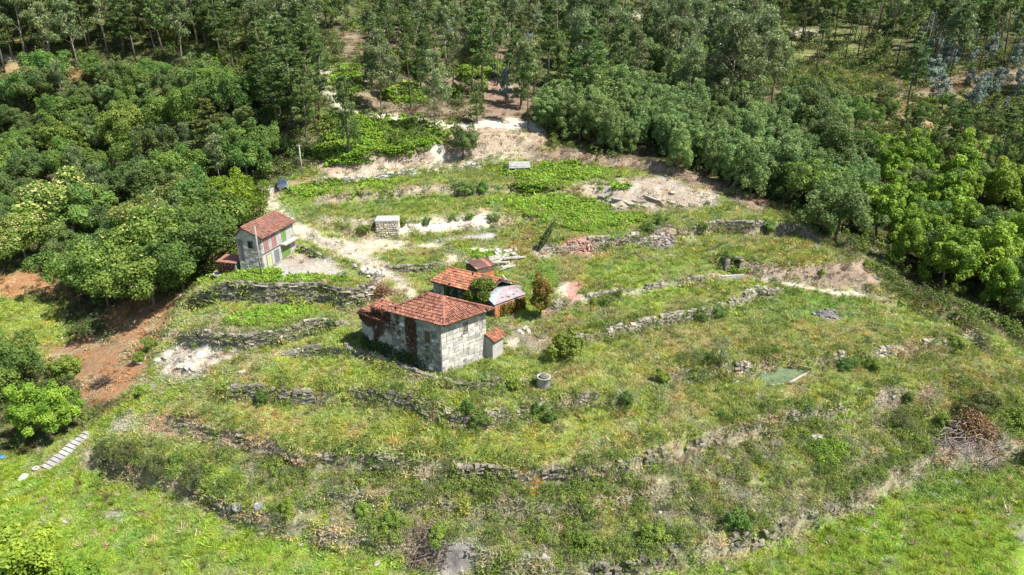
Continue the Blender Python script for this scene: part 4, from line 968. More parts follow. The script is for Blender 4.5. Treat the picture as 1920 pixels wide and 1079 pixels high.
def twig_mesh(seed, n=34, R=.6):
    rg = np.random.default_rng(seed); mb = MB()
    for k in range(n):
        p = Vector((*rg.normal(size=2) * R * .4, 0)); d = Vector((*rg.normal(size=2), rg.uniform(.3, 1.6))).normalized() * R * rg.uniform(.4, 1); s = Vector((*rg.normal(size=2), 0)).normalized() * .022
        mb.add([p - s, p + s, p + d], (), [(0, 1, 2)], rg.random())
    return mb.mesh('dry_twigs', tm)

rg = np.random.default_rng(11)
def sample(n, hmin, hmax, px_pad=60):
    y = np.sqrt(rg.uniform(hmin ** 2, hmax ** 2, n)); x = rg.uniform(-1, 1, n) * (y * .86 + 4)
    z = H(x, y); qx, qy, _ = to_px(x, y, z); k = (qx > -px_pad) & (qx < 1920 + px_pad) & (qy > -px_pad) & (qy < 1079 + 140)
    return x[k], y[k], z[k], qx[k], qy[k]
FL = np.clip(fl, 0, 1)
WALKS = sstep(.25, .6, VEG)
pos = []; col_ = []; sc_ = []; ix_ = []
for n, a, b_, s in [(46000, 40, 78, 1.0), (62000, 78, 135, 1.25), (26000, 135, 210, 1.8)]:
    x, y, z, qx, qy = sample(n, a, b_)
    v = _lookup(VEG, x, y); k = rg.random(len(x)) < np.clip(v * 1.15 - .05, 0, 1); x, y, z = x[k], y[k], z[k]
    c = lookc(x, y); j = rg.normal(1, .11, (len(x), 1)); hue = rg.normal(0, .07, len(x)) + (fbm(x * .9, y * .9, 3, 62) - .5) * .5; j = j * (.76 + .48 * fbm(x * .7, y * .7, 3, 64))[:, None]; lit = (rg.random(len(x)) < .07)[:, None]; c = np.where(lit, np.array([.30, .255, .16]), c)
    c = c * j * np.stack([1 + hue + .06, 1 + 0 * hue, 1 - hue], 1)
    pos.append(np.stack([x, y, z], 1)); col_.append(np.clip(c * 1.5, .01, .9)); sc_.append(s * rg.uniform(.6, 1.35, len(x)) * (.7 + .6 * fbm(x * .2, y * .2, 3, 61))); ix_.append(np.where(rg.random(len(x)) < .13, rg.integers(4, 6, len(x)), rg.integers(0, 4, len(x))))
cover('grass', 'rough green and straw coloured grass all over the terraces', [tuft_mesh(s, 46, .60, .15, .050, 1.25) for s in range(4)] + [tuft_mesh(9, 40, .26, .42, .045, .55), tuft_mesh(10, 34, .20, .5, .04, .5)], np.concatenate(pos), np.concatenate(col_), np.concatenate(sc_), np.concatenate(ix_), 1)

# leafy weeds and brambles: thicker on the banks, in clusters
pos = []; col_ = []; sc_ = []; ix_ = []
RG_ = np.clip((rough - .25) / .6, 0, 1)
SCR = np.clip(Po([(180, 850), (420, 830), (700, 870), (900, 890), (1150, 880), (1400, 820), (1600, 770), (1940, 700), (1940, 840), (1750, 860), (1650, 900), (1450, 1000), (1200, 1060), (900, 1045), (600, 1000), (400, 945)], 20), 0, 1)
for n, a, b_ in [(30000, 40, 80), (34000, 80, 150)]:
    x, y, z, qx, qy = sample(n, a, b_)
    p_ = .028 + .44 * _lookup(RG_, x, y) + .34 * _lookup(SCR, x, y); cl = sstep(.45, .62, fbm(x * .5, y * .5, 3, 91)); p_ = p_ * (.15 + 1.5 * cl) * sstep(.05, .4, _lookup(VEG, x, y)) * (1 - _lookup(FL, x, y))
    low = _lookup(Po(LOW, 6), x, y); p_ = p_ * (1 - .9 * low)
    k = rg.random(len(x)) < p_; x, y, z = x[k], y[k], z[k]
    pal = np.array([(.115, .175, .036), (.150, .220, .040), (.195, .255, .050), (.100, .150, .050), (.165, .190, .070), (.23, .28, .05)])
    c = pal[rg.choice(6, len(x), p=[.24, .24, .16, .14, .14, .08])] * rg.normal(1, .15, (len(x), 1))
    pos.append(np.stack([x, y, z], 1)); col_.append(np.clip(c, .01, .8)); sc_.append(rg.uniform(.3, 1.0, len(x)) ** 1.4); ix_.append(rg.integers(0, 3, len(x)))
cover('weeds', 'leafy weeds and brambles on the terrace banks', [clump_mesh(20 + s, 150, .75, .17) for s in range(3)], np.concatenate(pos), np.concatenate(col_), np.concatenate(sc_), np.concatenate(ix_), 2)

# dry scrub: bleached stalks on the banks
pos = []; col_ = []; sc_ = []
for n, a, b_ in [(26000, 40, 80), (26000, 80, 150)]:
    x, y, z, qx, qy = sample(n, a, b_)
    p_ = (.45 * _lookup(RG_, x, y) + .35 * _lookup(SCR, x, y)) * sstep(.4, .6, fbm(x * .6, y * .6, 3, 95)) * (1 - _lookup(FL, x, y)) * sstep(.03, .3, _lookup(VEG, x, y)); k = rg.random(len(x)) < p_; x, y, z = x[k], y[k], z[k]
    c = np.array([.40, .335, .245]) * rg.normal(1, .2, (len(x), 1)); pos.append(np.stack([x, y, z], 1)); col_.append(np.clip(c, .05, .6)); sc_.append(rg.uniform(.5, 1.2, len(x)))
pos = np.concatenate(pos); cover('dry_scrub', 'bleached dead stalks on the old terrace banks', [twig_mesh(40 + s) for s in range(3)], pos, np.concatenate(col_), np.concatenate(sc_), rg.integers(0, 3, len(pos)), 3)

# undergrowth of the woods
pos = []; col_ = []; sc_ = []
for n, a, b_, s in [(5000, 60, 120, 1.0), (9000, 120, 200, 1.4), (7000, 200, 330, 2.0)]:
    x, y, z, qx, qy = sample(n, a, b_); f = _lookup(FL, x, y); v = _lookup(VEG, x, y)
    k = rg.random(len(x)) < f * np.clip(v * 1.1 - .25, 0, 1) * (.3 + sstep(.4, .6, fbm(x * .15, y * .15, 3, 97))); x, y, z = x[k], y[k], z[k]
    pal = np.array([(.08, .13, .03), (.12, .18, .036), (.16, .215, .042), (.09, .11, .045)]); c = pal[rg.choice(4, len(x))] * rg.normal(1, .15, (len(x), 1))
    pos.append(np.stack([x, y, z], 1)); col_.append(np.clip(c, .01, .8)); sc_.append(s * rg.uniform(.6, 1.5, len(x)))
pos = np.concatenate(pos); cover('undergrowth', 'bracken and brambles under the woods', [clump_mesh(30 + s, 130, .9, .24) for s in range(3)], pos, np.concatenate(col_), np.concatenate(sc_), rg.integers(0, 3, len(pos)), 4)

# bright ferns
FERN = [(1045, 326, 92, 15, 0, 1), (975, 325, 20, 8, 0, .8), (1020, 383, 98, 13, 0, 1), (1075, 405, 88, 24, 10, 1), (1010, 350, 40, 12, 0, .8), (1140, 412, 55, 10, -3, .8), (1200, 405, 40, 6, -4, .5), (448, 522, 75, 11, -3, 1), (490, 512, 30, 9, 0, 1), (575, 526, 70, 7, 0, 1), (505, 594, 80, 14, -6, 1), (628, 352, 78, 10, -6, 1), (575, 358, 28, 9, 0, .8), (715, 345, 40, 7, -5, .4),
        (720, 258, 95, 30, -3, 1), (640, 285, 45, 14, 0, .7), (660, 235, 50, 16, 0, .8), (900, 130, 42, 18, 0, .9), (915, 482, 40, 8, 12, 1), (650, 150, 26, 26, 0, .8), (760, 175, 40, 16, 0, .7), (420, 105, 30, 12, 0, .6), (1550, 845, 32, 17, 0, .7), (640, 300, 40, 9, 0, .7), (1150, 350, 30, 6, 0, .4), (500, 110, 40, 30, 0, .4), (1385, 505, 18, 6, 0, .9)]
pos = []; sc_ = []; col_ = []
for ex, ey, rx, ry, ro, dn in FERN:
    n = int(rx * ry * .95 * dn) + 20; r_ = np.minimum(np.sqrt(rg.random(n)) * np.exp(rg.normal(0, .16, n)), 1.5); th = rg.uniform(0, 6.28, n); r_ = r_ * (.72 + .6 * fbm(np.cos(th) * 1.6 + ex, np.sin(th) * 1.6 + ey, 3, 55)); a = math.radians(ro); u = r_ * np.cos(th) * rx; v = r_ * np.sin(th) * ry
    k = fbm(u * .08 + ex, v * .2 + ey, 2, 51) > .44; u = u[k]; v = v[k]
    q = hit(ex + u * math.cos(a) - v * math.sin(a), ey + u * math.sin(a) + v * math.cos(a)); dist = np.hypot(q[:, 0], q[:, 1])
    pos.append(q); sc_.append(rg.uniform(.3, 1.0, len(q)) * np.clip(dist / 110, .75, 1.5)); c = np.array([.165, .270, .030]) * rg.normal(1, .2, (len(q), 1)); col_.append(np.clip(c * np.stack([rg.normal(1, .1, len(q)), np.ones(len(q)), np.ones(len(q))], 1), .01, .8))
pos = np.concatenate(pos); cover('ferns', 'patches of bright yellow green ferns on the terraces', [fern_mesh(60 + s) for s in range(3)], pos, np.concatenate(col_), np.concatenate(sc_), rg.integers(0, 3, len(pos)), 5)

# yellow and rusty flower heads
pos = []; col_ = []
for ex, ey, rx, ry, n in [(970, 885, 22, 14, 60), (1005, 905, 14, 10, 40), (1000, 925, 12, 8, 24), (760, 790, 300, 60, 150), (500, 720, 200, 40, 130), (1300, 460, 160, 30, 90), (1120, 820, 200, 40, 90), (430, 790, 120, 30, 70), (1450, 690, 60, 20, 60), (1850, 690, 60, 30, 60), (560, 860, 100, 20, 60), (300, 760, 60, 20, 60)]:
    r_ = np.sqrt(rg.random(n)); th = rg.uniform(0, 6.28, n); q = hit(ex + r_ * np.cos(th) * rx, ey + r_ * np.sin(th) * ry); pos.append(q + np.array([0, 0, .15]))
    col_.append(np.where(rg.random((len(q), 1)) < .7, np.array([[.52, .36, .02]]), np.array([[.42, .18, .04]])))
pos = np.concatenate(pos); cover('wildflowers', 'scattered yellow and orange wildflowers', [clump_mesh(50, 26, .22, .10, 1.0)], pos, np.concatenate(col_), rg.uniform(.3, .85, len(pos)), np.zeros(len(pos)), 6)
# ---------------------------------------------------------------- buildings and built things
def at_z(px, py, z):
    d = ray(px, py); t = (z - CZ) / d[2]; return Vector((float(d[0] * t), float(d[1] * t), z))
def xy0(v, z=0.0): return Vector((v.x, v.y, z))
granite = mat('granite', (.47, .44, .385), (.30, .285, .255), 1.6, .92, .5, c3=(.155, .15, .125), c3_at=.60, scale3=.9, rand=.26)
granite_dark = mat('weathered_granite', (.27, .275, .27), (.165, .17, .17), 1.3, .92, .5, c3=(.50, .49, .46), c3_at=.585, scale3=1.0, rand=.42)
mortar = mat('lime_mortar', (.52, .49, .44), (.33, .31, .275), 2.0, .95, .5, c3=(.20, .18, .15), c3_at=.6)
fieldstone = mat('field_stone', (.285, .255, .205), (.165, .145, .115), 1.5, .95, .5, c3=(.10, .105, .055), c3_at=.56, scale3=.9, tint=.35, rand=.28)
darkwallstone = mat('mossy_stone', (.27, .24, .195), (.13, .12, .09), 1.2, .95, .5, c3=(.085, .105, .035), c3_at=.53, scale3=.7, tint=.35, rand=.3)
whitestone = mat('white_stone', (.42, .395, .345), (.29, .27, .235), 2.0, .9, .4, tint=.2, rand=.15)
creamstone = mat('cream_stone', (.50, .455, .36), (.36, .32, .24), 1.5, .9, .4, c3=(.36, .25, .10), c3_at=.62, tint=.2, rand=.25)
greystone = mat('grey_stone', (.37, .36, .34), (.24, .23, .215), 2.0, .9, .4, tint=.3, rand=.2)
outcrop = mat('bare_rock', (.40, .365, .305), (.27, .245, .20), 1.6, .95, .8, c3=(.20, .175, .12), c3_at=.58, tint=.2)
tiles = mat('clay_tiles', (.265, .108, .068), (.165, .070, .048), 1.6, .85, .4, c3=(.30, .215, .17), c3_at=.585, scale3=3.2, tint=.5)
tiles_or = mat('orange_clay_tiles', (.36, .150, .080), (.25, .105, .060), 1.4, .85, .4, c3=(.15, .095, .068), c3_at=.57, scale3=1.6, tint=.42)
tiles_pk = mat('faded_clay_tiles', (.275, .130, .092), (.195, .093, .068), 1.2, .85, .3, c3=(.17, .12, .095), c3_at=.57, scale3=1.4, tint=.30)
deckwood = mat('old_timber', (.14, .10, .07), (.075, .055, .04), 4, .9, .3)
greyboard = mat('grey_boards', (.24, .22, .195), (.12, .11, .10), 3, .9, .3, rand=.3)
concrete = mat('concrete', (.38, .365, .335), (.29, .28, .255), 1.4, .9, .4, c3=(.22, .21, .18), c3_at=.66, tint=.1)
render_w = mat('white_render', (.36, .345, .315), (.26, .25, .225), 1.2, .92, .3, c3=(.20, .185, .16), c3_at=.56, scale3=.8)
paint_lime = mat('lime_paint', (.40, .44, .22), (.34, .38, .20), 3, .6, .1, c3=(.55, .56, .40), c3_at=.62)
paint_green = mat('green_paint', (.135, .255, .065), (.10, .20, .05), 3, .55, .1, c3=(.10, .18, .05), c3_at=.62)
paint_pink = mat('faded_red_paint', (.33, .145, .145), (.26, .115, .115), 3, .7, .1, c3=(.46, .27, .26), c3_at=.62)
paint_slate = mat('slate_paint', (.145, .175, .20), (.11, .135, .155), 3, .6, .1)
paint_lilac = mat('lilac_grey_paint', (.20, .20, .215), (.14, .14, .15), 3, .7, .1)
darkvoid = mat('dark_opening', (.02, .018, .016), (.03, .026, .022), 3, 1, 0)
frame_w = mat('weathered_frame', (.30, .28, .25), (.17, .155, .14), 5, .8, .2)
metal_rust = mat('brown_sheet_metal', (.165, .082, .066), (.115, .062, .052), 1.4, .55, .15, c3=(.27, .16, .12), c3_at=.62, metal=.15, spec=.4)
metal_blue = mat('pale_blue_sheet', (.34, .40, .44), (.28, .33, .37), 1.8, .7, .1, c3=(.26, .20, .18), c3_at=.66, metal=.0, spec=.3)
metal_pink = mat('pinkish_sheet', (.31, .25, .26), (.25, .195, .205), 1.8, .7, .1, c3=(.22, .12, .09), c3_at=.66, metal=.0, spec=.3)
rust_wall = mat('rusty_boards', (.42, .17, .07), (.30, .115, .05), 1.5, .85, .25, c3=(.50, .40, .32), c3_at=.60)
steel = mat('grey_steel', (.24, .24, .235), (.16, .155, .15), 4, .6, .1, metal=.4)
glassm = mat('dark_glass', (.035, .05, .065), (.03, .04, .05), 2, .08, 0, spec=.6)

STONE_MESH = {}
def stone_meshes(m):
    if m.name in STONE_MESH: return STONE_MESH[m.name]
    out = []
    for k in range(6):
        rg = np.random.default_rng(800 + k); mb = MB(); j = lambda s: rg.uniform(-s, s)
        back = [(0, 1, 0), (1, 1, 0), (1, 1, 1), (0, 1, 1)]
        edge = [(0, .35, 0), (1, .35, 0), (1, .35, 1), (0, .35, 1)]
        fr = [(.07 + j(.05), j(.3), .09 + j(.06)), (.93 + j(.05), j(.3), .09 + j(.06)), (.93 + j(.05), j(.3), .91 + j(.06)), (.07 + j(.05), j(.3), .91 + j(.06))]
        V = back + edge + fr; Q = [(8, 9, 10, 11)]
        for i in range(4):
            i2 = (i + 1) % 4; Q += [(i, i2, 4 + i2, 4 + i), (4 + i, 4 + i2, 8 + i2, 8 + i)]
        mb.add(V, [q[::-1] if False else q for q in Q]); out.append(mb.mesh('stone', m))
    STONE_MESH[m.name] = out; return out
def face_matrix(O, U):
    U = Vector((U[0], U[1], 0)).normalized(); out = Vector((U.y, -U.x, 0)); Z = Vector((0, 0, 1))
    M = Matrix.Identity(4)
    for i in range(3): M[i][0] = U[i]; M[i][1] = -out[i]; M[i][2] = Z[i]; M[i][3] = O[i]
    return M           # local x along the wall, local y into the wall, z up
def stone_face(parent, O, U, W, Hh, m, seed, rowh=(.34, .5), lenr=(.5, .95), holes=(), gap=.022, proud=.05, joined=False, top=None, name='stone', tiltz=None):
    rg = np.random.default_rng(seed); M = face_matrix(O, U); ms = stone_meshes(m); mb = MB(); z = 0.0; cnt = 0
    while z < Hh - .08:
        h = min(rg.uniform(*rowh), Hh - z)
        if Hh - z - h < .15: h = Hh - z
        x = -rg.uniform(0, .25)
        while x < W:
            l = rg.uniform(*lenr); a = max(x, 0); b_ = min(x + l, W); x += l
            if W - b_ < .15: b_ = W; x = W
            if b_ - a < .1: continue
            spans = [(a, b_)]
            for hx0, hx1, hz0, hz1 in holes:
                if hz0 < z + h - .05 and hz1 > z + .05:
                    ns = []
                    for s0, s1 in spans:
                        if hx1 <= s0 or hx0 >= s1: ns.append((s0, s1)); continue
                        if hx0 - s0 > .12: ns.append((s0, hx0))
                        if s1 - hx1 > .12: ns.append((hx1, s1))
                    spans = ns
            for s0, s1 in spans:
                hh = h
                if top is not None:
                    lim = top((s0 + s1) / 2)
                    if z > lim - .1: continue
                    hh = min(h, lim - z)
                d = proud * rg.uniform(.6, 1.6); g2 = gap * rg.uniform(.6, 1.6)
                L_ = M @ Matrix.Translation((s0 + g2 / 2, -d, z + g2 / 2)) @ Matrix.Diagonal((s1 - s0 - g2, d * 1.15, hh - g2, 1))
                me = ms[rg.integers(6)]
                if joined:
                    V = np.array([L_ @ v.co for v in me.vertices]); mb.add(V, [tuple(p.vertices) for p in me.polygons], (), rg.random())
                else:
                    o = bpy.data.objects.new(name, me); COL.objects.link(o); o.parent = parent; o.matrix_local = L_
                cnt += 1
        z += h
    if joined: obj('stones', mb.mesh('stones', m), parent, kind='stuff')
    return cnt
def wall_box(mb, O, U, W, Hh, th=.45):
    M = face_matrix(O, U); c = lambda x, y, z: M @ Vector((x, y, z))
    mb.hexa([c(0, 0, 0), c(W, 0, 0), c(W, th, 0), c(0, th, 0)], [c(0, 0, Hh), c(W, 0, Hh), c(W, th, Hh), c(0, th, Hh)])
def opening(parent, O, U, x0, x1, z0, z1, kind, m, name, leafs=1, label=None, framem=None, depth=.04):
    """a window or door set in a wall face: frame, then leaf(s), boards or bars as sub-parts"""
    M = face_matrix(O, U); fr = MB(); t = .07
    def bx(mb, a, b_, c, d, y0, y1): mb.hexa([M @ Vector(p) for p in ((a, y0, c), (b_, y0, c), (b_, y1, c), (a, y1, c))], [M @ Vector(p) for p in ((a, y0, d), (b_, y0, d), (b_, y1, d), (a, y1, d))])
    bx(fr, x0, x0 + t, z0, z1, -depth - .03, .1); bx(fr, x1 - t, x1, z0, z1, -depth - .03, .1); bx(fr, x0 + t, x1 - t, z1 - t, z1, -depth - .03, .1)
    if kind != 'door': bx(fr, x0 + t, x1 - t, z0, z0 + t, -depth - .06, .1)
    f = obj(name, fr.mesh(name, framem or frame_w), parent, label=label)
    if kind in ('door', 'shutter'):
        wl = (x1 - x0 - 2 * t) / leafs
        for i in range(leafs):
            a = x0 + t + wl * i
            nb = max(2, round(wl / .22)); mb = MB()
            for k in range(nb): bx(mb, a + wl * k / nb + .012, a + wl * (k + 1) / nb - .008, z0 + (.01 if kind == 'door' else t), z1 - t, -depth + .012 * (k % 2), .05)
            obj('door_leaf' if kind == 'door' else 'shutter_leaf', mb.mesh('leaf', m), f, kind=None)
    if kind == 'bars':
        mb = MB(); bx(mb, x0 + t, x1 - t, z0 + t, z1 - t, .0, .04); obj('pane', mb.mesh('pane', darkvoid), f)
        for k in range(2):
            c = x0 + (x1 - x0) * (k + 1) / 3; mb = MB(); bx(mb, c - .02, c + .02, z0 + t, z1 - t, -depth - .02, -depth + .02); obj('bar', mb.mesh('bar', m), f)
        for k in range(2):
            c = z0 + (z1 - z0) * (k + 1) / 3; mb = MB(); bx(mb, x0 + t, x1 - t, c - .02, c + .02, -depth + .022, -depth + .05); obj('bar', mb.mesh('bar', m), f)
    if kind == 'dark':
        mb = MB(); bx(mb, x0 + t, x1 - t, z0 + t, z1 - t, .0, .04); obj('pane', mb.mesh('pane', darkvoid), f)
    return f
def ico_boulder(r, flat, seed, m, sub=3):
    rg = np.random.default_rng(seed); V, T = _ico(); V = [tuple(v) for v in V]; T = [tuple(t) for t in T]
    for _ in range(sub):
        cache = {}; T2 = []
        def mid(a, b_):
            k = (min(a, b_), max(a, b_))
            if k not in cache:
                q = (np.array(V[a]) + np.array(V[b_])) / 2; V.append(tuple(q / np.linalg.norm(q))); cache[k] = len(V) - 1
            return cache[k]
        for a, b_, c in T:
            x, y, z = mid(a, b_), mid(b_, c), mid(c, a); T2 += [(a, x, z), (b_, y, x), (c, z, y), (x, y, z)]
        T = T2
    V = np.array(V); o = rg.uniform(0, 50, 3)
    n1_ = fbm(V[:, 0] * 1.3 + o[0] + V[:, 2], V[:, 1] * 1.3 + o[1] - V[:, 2] * .7, 3, seed); n2_ = fbm(V[:, 0] * 4 + o[2] + V[:, 2] * 3, V[:, 1] * 4 + V[:, 2] * 2, 3, seed + 1)
    cut = np.abs(n2_ - .5) * .35
    V = np.sign(V) * np.abs(V) ** .85 * (.62 + .75 * n1_ - cut)[:, None]
    return np_mesh('rock', V * np.array([r, r * .9, r * flat]), None, T, m, np.full(len(T), rg.random()))
def roof_slope(parent, poly, m, seed, tw=.235, tl=.37, miss=.01, deck=True, name='roof', sag=0.0):
    """poly: eave start, eave end, then the upper corners; tiles laid in rows from the eave"""
    rg = np.random.default_rng(seed); p = [Vector(q) for q in poly]
    U = (p[1] - p[0]).normalized(); Nn = U.cross(p[-1] - p[0]).normalized()
    if Nn.z < 0: Nn = -Nn
    Vv = Nn.cross(U)
    if Vv.dot(p[-1] - p[0]) < 0: Vv = -Vv
    uv = [((q - p[0]).dot(U), (q - p[0]).dot(Vv)) for q in p]
    mb = MB()
    lo = [q - Nn * .13 for q in p]; hi = [q - Nn * (.02 + sag * .9) for q in p]; lo = [q - Nn * (.13 + sag * .9) for q in p]; n = len(p)
    mb.add(lo + hi, [(i, (i + 1) % n, n + (i + 1) % n, n + i) for i in range(n)], [(n, n + i, n + i + 1) for i in range(1, n - 1)] + [(0, i + 1, i) for i in range(1, n - 1)])
    d = obj(name, mb.mesh(name, deckwood), parent)
    tb = MB(); vmax = max(q[1] for q in uv); umin = min(q[0] for q in uv); umax = max(q[0] for q in uv); r = 0
    xs = np.array([q[0] for q in uv]); ys = np.array([q[1] for q in uv])
    def span(v):
        hits = []
        for (a, b_), (c, e) in zip(uv, uv[1:] + uv[:1]):
            if (b_ > v) != (e > v): hits.append(a + (c - a) * (v - b_) / (e - b_))
        return (min(hits), max(hits)) if len(hits) >= 2 else None
    prof = [(0, .012), (.18, .075), (.36, .075), (.5, .012), (1.0, .012)]
    v = -.05
    while v < vmax - .08:
        sp = span(max(v + .12, .02))
        if sp:
            u = sp[0] - (.11 if r % 2 else 0)
            while u < sp[1] - .05:
                a = max(u, sp[0]); b_ = min(u + tw, sp[1]); u += tw
                if b_ - a < .05 or rg.random() < miss: continue
                tz = rg.uniform(-.02, .02) + (.05 if rg.random() < .02 else 0); sk = rg.normal() * .014; le = tl * 1.12; base = len(tb.v); V = []
                sg = lambda uu, vv: -sag * math.sin(math.pi * min(max((uu - umin) / (umax - umin), 0), 1)) * math.sin(math.pi * min(max(vv / vmax, 0), 1))
                for vv, lift in ((v, .075), (v + le, .0)):
                    for f_, z_ in prof:
                        uu = a + (b_ - a) * f_; V.append(p[0] + U * (uu + (sk if lift else 0)) + Vv * min(vv, vmax) + Nn * (z_ + lift + tz + sg(uu, vv)))
                V += [q - Nn * .05 for q in V[:5]]
                tb.add(V, [(i, i + 1, 6 + i, 5 + i) for i in range(4)] + [(10 + i, 11 + i, i + 1, i) for i in range(4)], (), float(np.clip(rg.normal(.5, .25), 0, 1)))
        v += tl; r += 1
    obj('tiles', tb.mesh('tiles', m), d, kind='stuff')
    return d
def ridge_tiles(roof, a, b_, m, seed, r=.12):
    rg = np.random.default_rng(seed); a = Vector(a); b_ = Vector(b_); n = max(2, int((b_ - a).length / .4))
    mb = MB(); d = (b_ - a).normalized(); s = d.cross(Vector((0, 0, 1))).normalized(); up = s.cross(d)
    for k in range(n):
        q = a.lerp(b_, k / n) + up * (.05 + .01 * rg.random()); e = a.lerp(b_, (k + 1.08) / n) + up * .045; V = []
        for c, rr in ((q, r * 1.1), (e, r * .92)):
            for j in range(5):
                an = math.pi * j / 4; V.append(c + s * rr * math.cos(an) + up * rr * math.sin(an))
        mb.add(V, [(i, i + 1, 6 + i, 5 + i) for i in range(4)], (), float(np.clip(rg.normal(.5, .25), 0, 1)))
    obj('ridge_tiles', mb.mesh('ridge_tiles', m), roof, kind='stuff')
def ivy_mesh(name, m, O, U, fn, n, seed, leaf=.2, thick=.18, W=10, Hh=6):
    """leaves hanging on a wall face where fn(x, z) says how thick"""
    rg = np.random.default_rng(seed); M = np.array(face_matrix(O, U)); x = rg.uniform(0, W, n); z = rg.uniform(0, Hh, n); d = fn(x, z); k = rg.random(n) < d; x, z, d = x[k], z[k], d[k]
    L_ = np.stack([x, -.06 - rg.random(len(x)) ** 1.5 * thick * (.4 + d), z, np.ones(len(x))], 1) @ M.T
    out = -M[:3, 1]; Nn = out + rg.normal(size=(len(x), 3)) * .7; s = leaf * rg.uniform(.6, 1.4, len(x))
    V, Q = leaves(L_[:, :3], Nn, s * 1.3, s * .7, rg, np.array([0, 0, -1.0]) + rg.normal(size=(len(x), 3)) * .6)
    return np_mesh(name, V, Q, None, m, np.clip(rg.uniform(0, .8, len(x)), 0, .8))
IVY_G = leafmat('ivy_leaves', (.045, .095, .012), (.150, .215, .030), (.27, .20, .04), trans=.25)
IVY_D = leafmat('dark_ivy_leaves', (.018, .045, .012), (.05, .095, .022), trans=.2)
IVY_B = leafmat('withered_ivy', (.060, .034, .022), (.165, .090, .048), trans=.1, rand=0)
IVY_R = leafmat('rusty_creeper', (.075, .085, .014), (.20, .19, .03), (.38, .15, .03), trans=.25)

# ---- the two-storey stone house with a hipped roof
ZE = 19.43; ZR = 21.1
eF, eL, eR = at_z(832.5, 611.5, ZE), at_z(723, 583, ZE), at_z(927, 579.5, ZE + .05)
A2, A1 = at_z(832, 557, ZR), at_z(797, 552.5, ZR)
eB = eL + eR - eF
dA = (eL - eF).normalized(); dB = (eR - eF).normalized()
B0 = xy0(eF, 13.2)
house = thing('stone_house', 'large derelict two storey granite house with red hipped tile roof and withered ivy', 'house', B0)
rel = lambda v: Vector(v) - B0
wF = eF + dA * .82 + dB * .32; wL = eL - dA * .25 + dB * .30; wR = eR + dA * .82 - dB * .30; wB = eB - dA * .3 - dB * .3
HW = ZE - 13.2 - .1
sec = xy0(wF, 13.2)
Lf = (xy0(wL) - xy0(wF)).length; Lg = (xy0(wR) - xy0(wF)).length
Of = rel(xy0(wL, 13.2)); Uf = xy0(wF) - xy0(wL)            # front face runs from the far end to the corner
Og = rel(xy0(wF, 13.2)); Ug = xy0(wR) - xy0(wF)
mb = MB()
q = [rel(xy0(v, 13.2)) for v in (wF, wR, wB, wL)]
th = .0
mb.hexa(q, [v + Vector((0, 0, HW)) for v in q]); obj('wall', mb.mesh('wall', mortar), house)
wx = Lf - 2.05
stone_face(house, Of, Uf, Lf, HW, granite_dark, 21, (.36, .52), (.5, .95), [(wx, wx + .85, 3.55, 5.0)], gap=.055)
stone_face(house, Og, Ug, Lg, HW, granite, 22, (.36, .56), (.5, 1.05), [(2.75, 3.4, 4.2, 5.45)], gap=.035, proud=.045)
opening(house, Of, Uf, wx, wx + .85, 3.55, 5.0, 'shutter', deckwood, 'window')
opening(house, Og, Ug, 2.75, 3.4, 4.2, 5.45, 'bars', frame_w, 'window')
# rubble wing at the far end
wgL = at_z(675, 584, 18.05); wgE = at_z(676.5, 586, 18.0)
wing_len = (xy0(wgE) - xy0(wL)).length
U2 = xy0(wL) - xy0(wgE); O2 = rel(xy0(wgE, 13.4))
bk = Vector((dB.x, dB.y, 0)).normalized() * 3.2
mb = MB(); q = [O2, O2 + U2, O2 + U2 + bk, O2 + bk]; mb.hexa(q, [v + Vector((0, 0, 4.55)) for v in q[:2]] + [v + Vector((0, 0, 5.1)) for v in q[2:]]); wing = obj('wing_wall', mb.mesh('wing_wall', mortar), house)
stone_face(wing, O2, U2, wing_len, 4.5, granite_dark, 23, (.22, .38), (.28, .6), joined=True)
e0 = O2 + Vector((0, 0, 4.62)) - Vector((dB.x, dB.y, 0)) * .3 + Vector((dA.x, dA.y, 0)) * .3; e1 = e0 + U2 + Vector((dA.x, dA.y, 0)) * -.25
roof_slope(house, [e0, e1, e1 + bk * 1.05 + Vector((0, 0, .75)), e0 + bk * 1.05 + Vector((0, 0, .75))], tiles, 24, miss=.03, sag=.08, name='wing_roof')
R = [rel(v) for v in (eF, eL, eR, eB, A1, A2)]
rf = roof_slope(house, [R[1], R[0], R[5], R[4]], tiles, 25, miss=.008, sag=.12)
roof_slope(house, [R[0], R[2], R[5]], tiles, 26, miss=.018, sag=.1)
roof_slope(house, [R[2], R[3], R[4], R[5]], tiles, 27); roof_slope(house, [R[3], R[1], R[4]], tiles, 28)
for i, (a, b_) in enumerate([(R[0], R[5]), (R[5], R[4]), (R[1], R[4]), (R[2], R[5])]): ridge_tiles(rf, a, b_, tiles, 30 + i)
mb = MB(); t0 = R[5] + Vector((-.05, .15, .0)); mb.tube([t0, t0 + Vector((0, 0, .85))], [.035, .02], 6); obj('mast', mb.mesh('mast', steel), house)
mb = MB(); M = face_matrix(Og, Ug)
w1 = lambda x, y, z: M @ Vector((x, y, z))
mb.tube([w1(Lg - .9, -.1, 5.75), w1(Lg - .9, -.75, 5.75)], .035, 5); mb.tube([w1(Lg - .9, -.7, 5.75), w1(Lg - .95, -.12, 4.9)], .03, 5); mb.tube([w1(Lg - .45, -.15, 5.85), w1(Lg - .5, -.15, 4.2)], .03, 5); obj('bracket', mb.mesh('bracket', steel), house)
mb = MB(); mb.tube([w1(-.02, -.1, 0), w1(-.02, -.1, HW)], .035, 6); obj('downpipe', mb.mesh('downpipe', greyboard), house)
